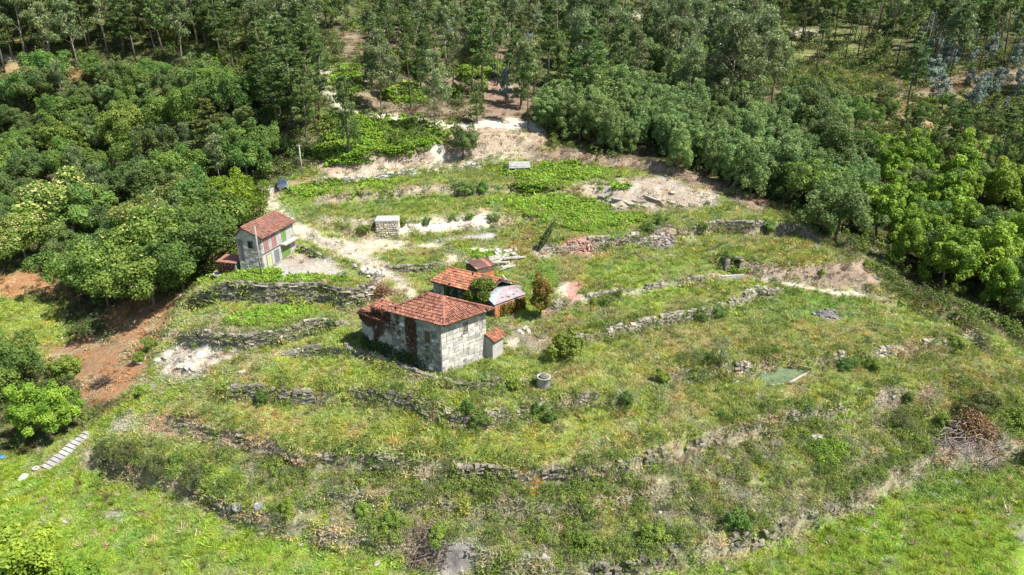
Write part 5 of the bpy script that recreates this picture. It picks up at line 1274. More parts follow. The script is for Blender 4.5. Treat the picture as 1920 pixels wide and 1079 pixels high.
# withered and green ivy on its shaded front
Ivy = face_matrix(rel(xy0(wgE, 13.2)), xy0(wF) - xy0(wgE))
WF = (xy0(wF) - xy0(wgE)).length; Uall = xy0(wF) - xy0(wgE); Oall = rel(xy0(wgE, 13.2))
def dead(x, z):
    s = WF - x; nn = fbm(x * 1.3, z * .8, 4, 61)
    a = sstep(2.9, 3.1, s) * (1 - sstep(4.3, 4.55, s)) * sstep(.9, 2.0, z + nn)                       # strip by the window
    b_ = sstep(4.9, 5.3, s) * (1 - sstep(8.6, 9.1, s)) * sstep(2.8, 3.8, z + (nn - .5) * 3.2 + .25 * (s - 6))  # hanging mass
    c = sstep(8.2, 8.4, s) * (1 - sstep(9.0, 9.3, s)) * sstep(1.2, 2.0, z) * .8
    e = sstep(8.9, 9.2, s) * sstep(3.5, 4.2, z + (nn - .5) * 1.5) * (1 - sstep(5.1, 5.3, z))
    f = sstep(4.2, 4.4, s) * (1 - sstep(5.3, 5.6, s)) * sstep(.47, .6, nn) * .35
    return np.clip(np.maximum.reduce([a, b_, c, e, f]) * sstep(.29, .46, fbm(x * 2.2, z * 1.1, 4, 68) * .7 + nn * .3) * (.45 + .55 * sstep(1.0, 4.2, z)) * (1 - sstep(5.9, 6.1, z)), 0, 1)
t = thing('withered_ivy', 'brown withered ivy hanging on the shaded front of the large granite house', 'ivy', B0)
obj('leaves', ivy_mesh('leaves', IVY_B, Oall, Uall, dead, 52000, 71, .16, .22, WF, 6.0), t)
def grn(x, z):
    s = WF - x; nn = fbm(x * 1.5, z * 1.0, 3, 63)
    a = np.exp(-((s - 1.65) / .38) ** 2) * sstep(1.0, 1.6, z) * (1 - sstep(3.3, 3.7, z)) + .5 * np.exp(-((s - 1.1) / .15) ** 2) * (1 - sstep(2.3, 2.6, z))
    return np.clip(a * 1.1 * sstep(.3, .5, nn + .1), 0, 1)
t = thing('ivy', 'green ivy growing up below the shaded front window of the granite house', 'ivy', B0)
obj('leaves', ivy_mesh('leaves', IVY_G, Oall, Uall, grn, 9000, 72, .15, .12, WF, 6.0), t)
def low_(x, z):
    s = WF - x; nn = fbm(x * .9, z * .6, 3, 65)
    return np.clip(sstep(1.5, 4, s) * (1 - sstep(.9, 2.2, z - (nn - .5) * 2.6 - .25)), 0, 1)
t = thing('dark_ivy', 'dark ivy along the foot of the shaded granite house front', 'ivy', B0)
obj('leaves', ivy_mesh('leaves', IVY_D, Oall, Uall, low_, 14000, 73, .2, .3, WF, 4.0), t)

# ---- outhouse
oz = 13.9; oL = at_z(909, 666, oz); oF = at_z(924, 672, oz - .05); oR = at_z(943, 660, oz)
out = thing('outhouse', 'small rendered outhouse with orange tiled lean-to roof against the granite house', 'outhouse', oF)
ro = lambda v: Vector(v) - oF
oB = oL + oR - oF; up = Vector((0, 0, 1))
mb = MB(); q = [ro(v) - up * .4 for v in (oF, oR, oB, oL)]; hh = [2.0, 2.0, 2.5, 2.5]; mb.hexa(q, [v + up * (h + .4) for v, h in zip(q, hh)]); obj('wall', mb.mesh('wall', concrete), out)
d1 = (oR - oF).normalized(); d2 = (oL - oF).normalized()
roof_slope(out, [ro(oF) + up * 2.02 - d1 * .12 - d2 * .3, ro(oR) + up * 2.02 + d1 * .3 - d2 * .3, ro(oB) + up * 2.6 + d1 * .3, ro(oL) + up * 2.6 - d1 * .12], tiles_or, 41)
mb = MB(); mb.quadslab([ro(oF) - d1 * .05 + up * 2.0, ro(oL) - d1 * .05 + up * 2.5, ro(oL) - d1 * .05 + up * 2.4, ro(oF) - d1 * .05 + up * 1.9], .04); obj('barge_board', mb.mesh('barge_board', frame_w), out)

# ---- small two-storey house with coloured doors
sF = at_z(491.2, 449.0, 21.0); su = Vector((.275, .961, 0)); sv_ = Vector((-.961, .275, 0)); sw, sd = 7.6, 4.1
sB = xy0(sF, 16.0)
sh = thing('village_house', 'small two storey stone house with faded tile roof, green doors and red shutters', 'house', sB)
cF = su * .22 + sv_ * .5; cR = su * (sw + .1) + sv_ * .5; cL = su * .22 + sv_ * sd; cB = su * (sw + .1) + sv_ * sd
E = 5.0 - .1; mb = MB()
mb.hexa([cF, cR, cB, cL], [v + up * E for v in (cF, cR, cB, cL)])
rg_ = 3.0; gtop = 6.25
for s in (cF + su * 0, cR - su * .4):       # gable tops
    a = s + up * E; b_ = s + sv_ * (sd - .5) + up * E; c = s + sv_ * (rg_ - .5) + up * (gtop - .12); o_ = su * .4
    mb.add([a, b_, c, a + o_, b_ + o_, c + o_], [(0, 1, 4, 3), (1, 2, 5, 4), (2, 0, 3, 5)], [(0, 2, 1), (3, 4, 5)])
obj('wall', mb.mesh('wall', mortar), sh)
Ogs = cL.copy(); Ugs = -sv_; Wg = sd - .5
def gtopf(x): v = sd - x; return E + (gtop - .15 - E) * (v / rg_ if v < rg_ else (sd - v) / (sd - rg_))
stone_face(sh, Ogs, Ugs, Wg, gtop, granite, 42, (.22, .46), (.26, .8), [(.05, .95, 1.6, 4.6), (1.65, 2.5, 3.4, 4.5)], joined=True, top=gtopf)
opening(sh, Ogs, Ugs, 1.65, 2.5, 3.4, 4.5, 'dark', None, 'window'); opening(sh, Ogs, Ugs, .05, .95, 1.6, 4.6, 'door', paint_lilac, 'gable_door')
Ofs = cF.copy(); Ufs = su; Wf = sw - .12
M = face_matrix(Ofs, Ufs)
def slab(name, m, x0, x1, z0, z1, y0, y1, parent=sh, label=None):
    mb = MB(); mb.hexa([M @ Vector(p) for p in ((x0, y0, z0), (x1, y0, z0), (x1, y1, z0), (x0, y1, z0))], [M @ Vector(p) for p in ((x0, y0, z1), (x1, y0, z1), (x1, y1, z1), (x0, y1, z1))]); return obj(name, mb.mesh(name, m), parent, label=label)
fl_ = 2.75
slab('render_coat', render_w, .0, Wf, fl_ + .06, E - .02, -.04, .0); slab('render_coat', concrete, .35, Wf, .0, fl_ - .06, -.035, .0)
slab('quoin', granite, .0, .34, .0, fl_ - .06, -.06, .0); slab('floor_band', deckwood, .0, 4.1, fl_ - .06, fl_ + .06, -.10, .0)
opening(sh, Ofs, Ufs, .55, 1.5, 2.85, 4.62, 'shutter', paint_pink, 'shutter_window', depth=.09); opening(sh, Ofs, Ufs, 2.35, 3.25, 2.85, 4.62, 'shutter', paint_pink, 'shutter_window', depth=.09)
opening(sh, Ofs, Ufs, 4.55, 5.5, 2.92, 4.85, 'door', paint_green, 'balcony_door', depth=.09)
opening(sh, Ofs, Ufs, .75, 1.85, .35, 2.45, 'door', paint_lime, 'lime_door', depth=.09); opening(sh, Ofs, Ufs, 2.5, 3.5, .5, 2.45, 'door', paint_slate, 'slate_door', depth=.09)
opening(sh, Ofs, Ufs, 4.2, 6.1, .6, 2.55, 'door', paint_green, 'double_door', leafs=2, depth=.09)
slab('balcony', concrete, 4.05, 7.4, fl_ - .09, fl_ + .09, -.85, .0)
re = [su * 0 + up * 5.0, su * (sw + .35) + up * 5.0, su * (sw + .35) + sv_ * rg_ + up * gtop, su * 0 + sv_ * rg_ + up * gtop]
rf = roof_slope(sh, re, tiles_pk, 43, tw=.26, tl=.40, miss=.003)
bk_ = [su * (sw + .35) + sv_ * (sd + .25) + up * 4.95, su * 0 + sv_ * (sd + .25) + up * 4.95, re[3], re[2]]
roof_slope(sh, bk_, tiles_pk, 44, tw=.26, tl=.40); ridge_tiles(rf, re[3], re[2], tiles_pk, 45)
# ruined lean-to beside it
q = P(436, 511); t = thing('ruined_outbuilding', 'low ruined stone outbuilding with brown roof and withered creeper beside the small house', 'outbuilding', (q.x, q.y, q.z - .3), -.25)
mb = MB(); mb.box(-1.3, 1.3, -.9, 1.1, 0, 2.0); obj('wall', mb.mesh('wall', granite_dark), t)
mb = MB(); mb.hexa([(-1.5, -1.1, 2.0), (1.5, -1.1, 2.02), (1.5, 1.2, 2.3), (-1.5, 1.2, 2.25)], [(-1.5, -1.1, 2.14), (1.5, -1.1, 2.16), (1.5, 1.2, 2.44), (-1.5, 1.2, 2.39)]); obj('roof', mb.mesh('roof', tiles_pk), t)
obj('creeper', ivy_mesh('creeper', IVY_B, Vector((-1.3, -.92, 0)), Vector((1, 0, 0)), lambda x, z: .9 * sstep(.2, .9, z), 1500, 74, .17, .15, 2.6, 2.1), t)
stone_face(t, Vector((-1.3, -.9, 0)), Vector((1, 0, 0)), 2.6, 1.9, darkwallstone, 46, (.2, .35), (.3, .6), joined=True)

# ---- tiled shed behind the house
zs = 17.25
s0, s1, s3, s2 = at_z(805.5, 527, zs), at_z(876, 544.5, zs), at_z(843.5, 502.5, zs + 1.2), at_z(912, 517.5, zs + 1.1)
dU = (s1 - s0).normalized(); s1b = s1 + dU * 2.4; s2b = s2 + dU * 2.2
sb = xy0(s0, 14.6); shed = thing('tiled_shed', 'long low stone shed with orange tile roof half covered in ivy', 'shed', sb); rs = lambda v: Vector(v) - sb
ev = Vector(((s3 - s0).x, (s3 - s0).y, 0))
w0 = rs(xy0(s0 + dU * .25 + ev * .1, 14.6)); w1_ = rs(xy0(s1b + ev * .1, 14.6)); wb1 = w1_ + ev * 1.75; wb0 = w0 + ev * 1.75
mb = MB(); mb.hexa([w0, w1_, wb1, wb0], [v + up * 2.6 for v in (w0, w1_, wb1, wb0)]); obj('wall', mb.mesh('wall', granite_dark), shed)
roof_slope(shed, [rs(s0), rs(s1b), rs(s2b), rs(s3)], tiles_or, 51, tw=.27, tl=.40, miss=.03, sag=.16)
s3e = s3 + ev * .95 - up * 1.1; s2e = s2b + ev * .95 - up * 1.1
rr_ = roof_slope(shed, [rs(s2e), rs(s3e), rs(s3), rs(s2b)], tiles_or, 52, tw=.27, tl=.40, miss=.05)
ridge_tiles(rr_, rs(s3), rs(s2b), tiles_or, 53)
stone_face(shed, w0, w1_ - w0, (w1_ - w0).length, 2.55, granite_dark, 54, (.25, .4), (.3, .7), [(3.9, 4.7, 0.2, 2.3)], joined=True)
opening(shed, w0, w1_ - w0, 3.9, 4.7, .2, 2.3, 'door', greyboard, 'door')
rg = np.random.default_rng(55)
Pt = []
Wsh = (w1_ - w0).length
for cx_, n_, sx, sy, sz in [(s1.lerp(s2, .45) + dU * 1.2 + up * .25, 2600, 1.5, 1.4, .55), (s1 + dU * .6 - up * .5, 1500, .9, .5, .7), (s1b - up * .3, 900, .8, .7, .8)]:
    d_ = _unit(rg.normal(size=(n_, 3))); Pt.append(np.array(cx_) + d_ * np.array([sx, sy, sz]) * rg.uniform(.5, 1.05, (n_, 1)))
Pt = np.concatenate(Pt); V, Q = leaves(Pt, rg.normal(size=Pt.shape) + np.array([0, -.2, 1.0]), .27 * rg.uniform(.7, 1.3, len(Pt)), .18, rg)
t = thing('ivy', 'thick bright ivy spilling over the end of the orange tiled shed roof', 'ivy', (s1.x, s1.y, 15))
obj('leaves', np_mesh('leaves', V - np.array([s1.x, s1.y, 15]), Q, None, IVY_G, np.where(rg.random(len(Q)) < .1, .95, rg.uniform(0, .8, len(Q)))), t)
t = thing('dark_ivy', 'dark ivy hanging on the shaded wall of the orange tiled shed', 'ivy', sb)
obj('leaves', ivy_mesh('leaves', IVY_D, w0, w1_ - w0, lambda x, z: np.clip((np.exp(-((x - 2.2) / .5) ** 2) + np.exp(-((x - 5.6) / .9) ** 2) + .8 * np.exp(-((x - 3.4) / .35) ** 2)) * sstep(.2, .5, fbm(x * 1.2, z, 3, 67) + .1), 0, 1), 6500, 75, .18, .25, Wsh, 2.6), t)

# ---- brown sheet metal shed
zr = 17.35
m0, m1, m2, m3, m4 = at_z(872, 491, zr), at_z(894, 506, zr - .1), at_z(928, 497, zr - .1), at_z(910, 482.5, zr + .15), at_z(889, 485, zr + .15)
mbse = xy0(m1, 15.1); t = thing('sheet_metal_shed', 'small shed with brown sheet metal roof and orange wall beside white rubble', 'shed', mbse); rm = lambda v: Vector(v) - mbse
ins = lambda v, c: v + (c - v) * .05
cc = (m0 + m1 + m2 + m3) / 4
mb = MB(); q = [rm(xy0(ins(v, cc), 15.0)) for v in (m1, m2, m3, m0)]; mb.hexa(q, [v + up * 2.1 for v in q]); obj('wall', mb.mesh('wall', deckwood), t)
mb = MB(); a, b_ = q[0], q[1]; o_ = (b_ - a).cross(up).normalized() * .03; mb.hexa([a, a + o_, b_ + o_, b_], [v + up * 1.45 for v in (a, a + o_, b_ + o_, b_)]); obj('wall_panel', mb.mesh('wall_panel', rust_wall), t)
nsh = 6
for k in range(nsh):
    f0, f1 = k / nsh, (k + 1.04) / nsh; mb = MB(); lift = up * (.012 * (k % 2))
    pa, pb = rm(m1.lerp(m2, f0)), rm(m1.lerp(m2, f1)); pc, pd = rm(m0.lerp(m3, f1)), rm(m0.lerp(m3, f0)); h_ = up * .18 * math.sin(math.pi * min(1, (f0 + f1) / 2))
    pm0, pm1 = (pa + pd) / 2 + up * .16, (pb + pc) / 2 + up * .16
    mb.quadslab([pa + lift, pb + lift, pm1 + lift, pm0 + lift], .03).quadslab([pm0 + lift, pm1 + lift, pc + lift, pd + lift], .03); obj('roof_sheet', mb.mesh('roof_sheet', tiles_or if k == 4 else metal_rust), t)
mb = MB(); mb.quadslab([rm(m0) + up * .06, rm(m1) + up * .06, rm(m1.lerp(m2, .06)) + up * .08, rm(m0.lerp(m3, .06)) + up * .08], .03); obj('verge_strip', mb.mesh('verge_strip', render_w), t)

# ---- shed with pale metal roof
zb = 16.9
b0, b1, b2, b3, b4 = at_z(910, 555.5, zb), at_z(927, 572.5, zb - .15), at_z(985.5, 551.5, zb - .1), at_z(963, 535, zb + .35), at_z(941.5, 540, zb + .45)
bb = xy0(b1, 14.5); t = thing('metal_roof_shed', 'shed with pale blue and pinkish metal roof and creeper covered rusty wall', 'shed', bb); rb = lambda v: Vector(v) - bb
cc = (b0 + b1 + b2 + b3) / 4
q = [rb(xy0(ins(v, cc), 14.3)) for v in (b1, b2, b3, b0)]
mb = MB(); mb.hexa(q, [v + up * (2.25 if i < 2 else 2.45) for i, v in enumerate(q)]); obj('wall', mb.mesh('wall', greyboard), t)
wlen = (q[1] - q[0]).length
M = face_matrix(q[0], q[1] - q[0])
for k in range(9):
    mb = MB(); x0, x1 = wlen * k / 9 + .01, wlen * (k + 1) / 9 - .01; y0 = -.03 - .012 * (k % 2)
    mb.hexa([M @ Vector(p) for p in ((x0, y0, .2), (x1, y0, .2), (x1, 0, .2), (x0, 0, .2))], [M @ Vector(p) for p in ((x0, y0, 2.2), (x1, y0, 2.2), (x1, 0, 2.2), (x0, 0, 2.2))]); obj('plank', mb.mesh('plank', render_w if k in (3, 5) else rust_wall), t)
M2 = face_matrix(q[3], q[0] - q[3]); wl2 = (q[0] - q[3]).length
for k in range(6):
    mb = MB(); x0, x1 = wl2 * k / 6 + .01, wl2 * (k + 1) / 6 - .01; y0 = -.03 - .012 * (k % 2)
    mb.hexa([M2 @ Vector(p) for p in ((x0, y0, .2), (x1, y0, .2), (x1, 0, .2), (x0, 0, .2))], [M2 @ Vector(p) for p in ((x0, y0, 2.28), (x1, y0, 2.28), (x1, 0, 2.28), (x0, 0, 2.28))]); obj('plank', mb.mesh('plank', greyboard), t)
mb = MB(); mb.add([rb(b0), rb(b1), rb(b4), rb(b0) - up * .05, rb(b1) - up * .05, rb(b4) - up * .05], [(0, 3, 4, 1)], [(0, 1, 2), (3, 5, 4)]); obj('roof_sheet', mb.mesh('roof_sheet', metal_blue), t, label='pale blue triangular end of the metal roof')
for k in range(5):
    f0, f1 = k / 5, (k + 1.03) / 5; mb = MB(); mb.quadslab([rb(b1.lerp(b2, f0)), rb(b1.lerp(b2, f1)), rb(b4.lerp(b3, f1)), rb(b4.lerp(b3, f0))], .03 + .0); o = obj('roof_sheet', mb.mesh('roof_sheet', metal_pink), t, loc=(0, 0, .006 + .014 * (k % 2)))
for f, g_, s, m_, nm in [(.55, .45, .42, metal_blue, 'patch'), (.22, .3, .16, deckwood, 'hole'), (.45, .22, .22, deckwood, 'hole'), (.66, .28, .16, deckwood, 'hole'), (.75, .8, .3, tiles_or, 'patch'), (.85, .4, .12, deckwood, 'hole'), (.36, .33, .1, deckwood, 'hole')]:
    c = rb(b1.lerp(b2, f).lerp(b4.lerp(b3, f), g_)) + up * .045; e1_ = (rb(b2) - rb(b1)).normalized() * s; e2_ = (rb(b3) - rb(b2)).normalized() * s * .7
    mb = MB(); mb.quadslab([c - e1_ - e2_ * .6, c + e1_ * .8 - e2_, c + e1_ + e2_ * .8, c - e1_ * .7 + e2_], .02); obj(nm, mb.mesh(nm, m_), t)
t = thing('creeper', 'rusty green creeper on the sunlit wall of the metal roofed shed', 'creeper', bb)
me = ivy_mesh('leaves', IVY_R, q[0], q[1] - q[0], lambda x, z: np.clip(sstep(.6, 1.4, x) * sstep(.25, .5, fbm(x, z, 3, 69) + .12) * sstep(.1, .5, z), 0, 1), 3800, 76, .18, .25, wlen, 2.2)
ta = np.random.default_rng(5).random(len(me.polygons)); me.attributes['tint'].data.foreach_set('value', np.where(ta > .78, .96, ta).astype(np.float32)); obj('leaves', me, t)
# broken stone gable behind the sheds
gp = at_z(938, 545, 15.6); t = thing('ruined_gable', 'broken stone gable end standing between the ivy and the metal roofed shed', 'ruin', (gp.x, gp.y, 14.6))
mb = MB(); mb.add([(-.9, 0, 0), (2.0, -.3, 0), (1.5, -.25, 1.9), (.3, -.1, 3.0), (-.5, 0, 2.0), (-.9, .4, 0), (2.0, .1, 0), (1.5, .15, 1.9), (.3, .3, 3.0), (-.5, .4, 2.0)], [(0, 1, 6, 5), (1, 2, 7, 6), (2, 3, 8, 7), (3, 4, 9, 8), (4, 0, 5, 9)], [(0, 4, 3), (0, 3, 2), (0, 2, 1), (5, 8, 9), (5, 7, 8), (5, 6, 7)]); obj('wall', mb.mesh('wall', granite), t)

# ---------------------------------------------------------------- dry stone terrace walls
def off(pts, s):
    cum = [0]
    for a, b_ in zip(pts[:-1], pts[1:]): cum.append(cum[-1] + math.hypot(b_.x - a.x, b_.y - a.y))
    i = min(max(int(np.searchsorted(cum, s) - 1), 0), len(pts) - 2); f = min(max((s - cum[i]) / (cum[i + 1] - cum[i] + 1e-9), 0), 1)
    p = pts[i].lerp(pts[i + 1], f); d = Vector((pts[i + 1].x - pts[i].x, pts[i + 1].y - pts[i].y, 0)).normalized(); return p, d, Vector((d.y, -d.x, 0))
def dry_wall(key, label, m, seed, sl=(.3, .6), shh=(.2, .34), f0=0.0, f1=1.0, extra=.12, keep=1.0, individual=False, front=.28, hmax=9, cap=False, broken=0.0):
    pts, h = LINES[key]; L_ = sum(math.hypot(b_.x - a.x, b_.y - a.y) for a, b_ in zip(pts[:-1], pts[1:])); rg = np.random.default_rng(seed)
    mid, _, _ = off(pts, L_ * (f0 + f1) / 2); base = Vector((mid.x, mid.y, float(H(mid.x, mid.y)) - .5))
    t = thing('stone_wall', label, 'stone wall', base); mb = MB(); ms = stone_meshes(m); n = 0; row = 0; z = -.25
    top = h + extra
    while z < min(top, hmax):
        hh = rg.uniform(*shh); s = L_ * f0 + rg.uniform(0, .3)
        while s < L_ * f1:
            l = rg.uniform(*sl); p, d, o_ = off(pts, s + l / 2); s += l * .97
            fade = min(1, min(s - L_ * f0, L_ * f1 - s) / 2.5)
            wv = float(fbm(np.array([p.x * .5]), np.array([p.y * .5]), 3, seed)[0])
            if z > top * fade * (1 - broken * sstep(.42, .6, wv)) or rg.random() > keep: continue
            lo = float(H(p.x + o_.x * .75, p.y + o_.y * .75))
            hi = float(H(p.x - o_.x * .6, p.y - o_.y * .6))
            if lo + z > hi + extra + .1: continue
            c = p + o_ * (front - .06 * row * hh) ; sc = Matrix.Diagonal((l * 1.0, .36 * rg.uniform(.7, 1.3), hh * rg.uniform(.85, 1.12), 1))
            dd_ = (d + Vector((rg.normal() * .06, rg.normal() * .06, rg.normal() * .05))).normalized()
            M = face_matrix(Vector((c.x - d.x * l / 2, c.y - d.y * l / 2, lo + z)) - base, dd_) @ Matrix.Rotation(rg.normal() * .07, 4, 'Y') @ sc
            me = ms[rg.integers(6)]
            if individual and n < 295:
                o = bpy.data.objects.new('stone', me); COL.objects.link(o); o.parent = t; o.matrix_local = M
            else: mb.add([M @ v.co for v in me.vertices], [tuple(pl.vertices) for pl in me.polygons], (), rg.random())
            n += 1
        z += hh * .93; row += 1
    if mb.v: obj('stones', mb.mesh('stones', m), t, kind='stuff')
    if cap:
        cb_ = MB(); s = L_ * f0 + .6
        while s < L_ * f1 - 1.5:
            p, d, o_ = off(pts, s); hi = float(H(p.x - o_.x * .7, p.y - o_.y * .7)); l = rg.uniform(.7, 1.4); c = p + o_ * .15
            M = face_matrix(Vector((c.x, c.y, hi - .04)) - base, d) @ Matrix.Diagonal((l, .5, .13, 1)); me = ms[rg.integers(6)]
            cb_.add([M @ v.co for v in me.vertices], [tuple(pl.vertices) for pl in me.polygons], (), rg.random()); s += l + .02
        obj('coping_stones', cb_.mesh('coping_stones', fieldstone), t, kind='stuff')
    return t
dry_wall('yard_wall', 'tall mossy retaining wall below the yard of the small house', darkwallstone, 201, (.42, .8), (.28, .42), individual=True, cap=True)
dry_wall('lower_wall', 'second retaining wall, dry stone, below the fern strip', fieldstone, 202, (.38, .7), (.22, .34), individual=True, f0=.12)
dry_wall('house_wall', 'low curved dry stone wall in front of the large granite house', fieldstone, 203, (.35, .65), (.2, .3), individual=True, broken=.45, extra=.0)
dry_wall('terrace_wall', 'low broken terrace wall below the house, running to the dark hollow', fieldstone, 204, (.3, .6), (.18, .3), broken=.85, extra=.0, f0=.02, f1=.98)
dry_wall('field_wall', 'low mossy wall across the field behind the bright green bush', darkwallstone, 205, (.35, .7), (.2, .32), broken=.4)
dry_wall('upper_wall', 'pale dry stone wall along the upper field', fieldstone, 206, (.4, .75), (.22, .34), f0=.52, f1=1.0, individual=True)
dry_wall('upper_wall', 'collapsed stone wall behind the pink rubble', fieldstone, 207, (.4, .8), (.22, .36), f0=.0, f1=.48, broken=.5)
dry_wall('shed_wall', 'short shaded wall behind the orange tiled shed', darkwallstone, 208, (.35, .6), (.2, .3))
dry_wall('old_bank', 'overgrown remains of a stone wall on the long middle bank', fieldstone, 209, (.3, .7), (.18, .32), broken=1.8, keep=.5, extra=.0)
dry_wall('foot_bank', 'scattered stones along the foot of the lowest bank', darkwallstone, 210, (.3, .7), (.18, .34), broken=1.9, keep=.4, extra=-.2)
dry_wall('ledge', 'low crumbling wall at the foot of the cut bank', whitestone, 211, (.4, .9), (.22, .4), f0=.15, f1=.9, broken=.8)
dry_wall('path_edge', 'stone edge under the pale field path', fieldstone, 212, (.3, .6), (.2, .3), broken=1.0)
dry_wall('pond_bank', 'stony remains along the bank above the pond', fieldstone, 213, (.3, .6), (.2, .3), broken=1.1, keep=.7)
dry_wall('yard_side', 'low brown wall between the yard and the sandy track', darkwallstone, 214, (.4, .7), (.22, .32), cap=True)

# dry stone block with a slab on top
q = P(727, 446); t = thing('stone_pier', 'square dry stone block with a flat slab on top beside the sand bank', 'stone block', (q.x, q.y, q.z - .3), .05)
mb = MB(); mb.box(-1.6, 1.6, .0, 2.4, 0, 2.75); obj('core', mb.mesh('core', fieldstone), t)
for O_, U_, W_ in ((Vector((-1.6, 0, 0)), Vector((1, 0, 0)), 3.2), (Vector((1.6, 0, 0)), Vector((0, 1, 0)), 2.4), (Vector((-1.6, 2.4, 0)), Vector((0, -1, 0)), 2.4)):
    stone_face(t, O_, U_, W_, 2.72, creamstone, 61 + int(W_ * 10), (.22, .36), (.3, .62), gap=.07, proud=.10)
mb = MB(); mb.box(-1.7, 1.7, -.1, 2.5, 2.76, 2.95); obj('slab', mb.mesh('slab', greystone), t)
# concrete tank
q = P(975, 321); t = thing('concrete_tank', 'small grey concrete tank set into the upper bank', 'tank', (q.x, q.y, q.z - .2), .06)
mb = MB(); mb.box(-1.75, 1.75, 0, 2.2, 0, 1.15); obj('body', mb.mesh('body', greystone), t)
mb = MB(); mb.hexa([(-1.9, -.5, .75), (1.9, -.5, .8), (1.9, 2.3, 1.3), (-1.9, 2.3, 1.3)], [(-1.9, -.5, .9), (1.9, -.5, .95), (1.9, 2.3, 1.45), (-1.9, 2.3, 1.45)]); obj('lid', mb.mesh('lid', greystone), t)
mb = MB(); mb.box(-2.1, -1.92, -.5, -.3, 0, 1.5); obj('post', mb.mesh('post', concrete), t)
# concrete well
q = P(1019, 724); t = thing('concrete_well', 'round concrete well ring in the grass in front of the granite house', 'well', (q.x, q.y, q.z - .2))
mb = MB(); mb.lathe([(.68, 0), (.70, .05), (.69, .62), (.70, .64), (.69, 1.2), (.73, 1.22), (.73, 1.36), (.60, 1.36), (.58, 1.2), (.58, .3)], 28); obj('ring', mb.mesh('ring', greystone, True), t)
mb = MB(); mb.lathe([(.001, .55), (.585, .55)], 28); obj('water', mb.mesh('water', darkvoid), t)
mb = MB(); mb.lathe([(.001, 1.40), (.5, 1.39), (.52, 1.36), (.5, 1.30)], 24, c=(.1, .05, 0)); obj('cover', mb.mesh('cover', darkwallstone, True), t)
# pond
pw = PONDZ
pc = [at_z(x, y, pw) for x, y in PONDPX]
t = thing('pond', 'green algae covered rectangular pond with a pale concrete rim', 'pond', pc[0]); rp = lambda v: Vector(v) - pc[0]
algae = bpy.data.materials.new('algae_water'); algae.use_nodes = True; N = algae.node_tree.nodes; L = algae.node_tree.links; b = N['Principled BSDF']
g = N.new('ShaderNodeNewGeometry'); x = N.new('ShaderNodeTexNoise'); x.inputs['Scale'].default_value = .8; x.inputs['Detail'].default_value = 8; x.inputs['Roughness'].default_value = .7; L.new(g.outputs['Position'], x.inputs['Vector'])
r = N.new('ShaderNodeValToRGB'); e = r.color_ramp.elements; e[0].position = .38; e[0].color = (.060, .095, .045, 1); e[1].position = .62; e[1].color = (.14, .185, .105, 1); L.new(x.outputs['Fac'], r.inputs['Fac']); L.new(r.outputs['Color'], b.inputs['Base Color']); b.inputs['Roughness'].default_value = .25
mb = MB(); mb.add([rp(v) for v in pc], (), [(0, i, i + 1) for i in range(1, len(pc) - 1)]); obj('water', mb.mesh('water', algae), t)
cen_ = sum(pc, Vector()) / len(pc)
for i, (a, b_) in enumerate(zip(pc, pc[1:] + pc[:1])):
    o1 = (a - cen_).normalized() * .28; o2 = (b_ - cen_).normalized() * .28; lift = .16 if i in (2,) else .04; m_ = whitestone if i in (2, 3) else darkwallstone
    if i == 0: m_ = darkwallstone; lift = .3
    if i == 1: lift = .45
    mb = MB(); mb.hexa([rp(a) - up * .5, rp(b_) - up * .5, rp(b_ + o2) - up * .5, rp(a + o1) - up * .5][::-1], [rp(a) + up * lift, rp(b_) + up * lift, rp(b_ + o2) + up * lift, rp(a + o1) + up * lift][::-1]); obj('rim', mb.mesh('rim', m_), t)

# stone steps up from the meadow
a0, a1 = P(86, 880), P(163, 817); nst = 11
t = thing('stone_steps', 'flight of eleven pale stone steps up the bank beside the lone young chestnut', 'steps', a0)
d = Vector((a1.x - a0.x, a1.y - a0.y, 0)); dl = d.length; d.normalize(); s = Vector((d.y, -d.x, 0)); rg = np.random.default_rng(90)
for k in range(nst):
    c = (a1 - a0) * (k / (nst - 1)); f_ = dl / (nst - 1); w_ = .72 * rg.uniform(.92, 1.08); h_ = (a1.z - a0.z) / (nst - 1)
    z1 = c.z + .22; z0 = z1 - h_ - .25; A_ = c - d * f_ * .12 + s * w_; B_ = c - d * f_ * .12 - s * w_; C_ = c + d * f_ * .80 - s * w_; D_ = c + d * f_ * .80 + s * w_
    mb = MB(); tw_ = lambda v, z: Vector((v.x, v.y, z)); mb.hexa([tw_(v, z0) for v in (A_, D_, C_, B_)][::1], [tw_(v, z1 + rg.uniform(-.02, .02)) for v in (A_, D_, C_, B_)]); obj('step', mb.mesh('step', greystone), t)

# rocks that crop out, piles and heaps
def rock_thing(name, label, cat, spots, m, part, flat=.7, sink=.25, joined=False, seed=1, group=None):
    q0 = P(*spots[0][:2]); t = thing(name, label, cat, (q0.x, q0.y, q0.z), group=group); rg = np.random.default_rng(seed); J = MB()
    for sp in spots:
        q = P(sp[0], sp[1]); r_ = sp[2]; dz = sp[3] if len(sp) > 3 else 0.0; mb = J if joined else MB()
        if not joined and part == 'rock':
            obj(part, ico_boulder(r_ * .95, flat * .8, int(sp[0] * 7), m, 2), t, loc=(q - q0) + up * (r_ * flat * .02)); continue
        mb.rock((q - q0) + up * (r_ * flat * (.5 - sink) + dz), r_, rg, rg.random(), flat)
        if not joined: obj(part, mb.mesh(part, m), t)
    if joined: obj(part, J.mesh(part, m), t, kind='stuff')
    return t
rg = np.random.default_rng(77)
rock_thing('stone_pile', 'heap of white boulders at the corner of the yard', 'stone pile', [(680 + rg.normal() * 9 + k * .9, 508 + rg.normal() * 5 + k * .35, rg.uniform(.25, .5), rg.uniform(0, .5)) for k in range(34)], whitestone, 'stone', seed=2)
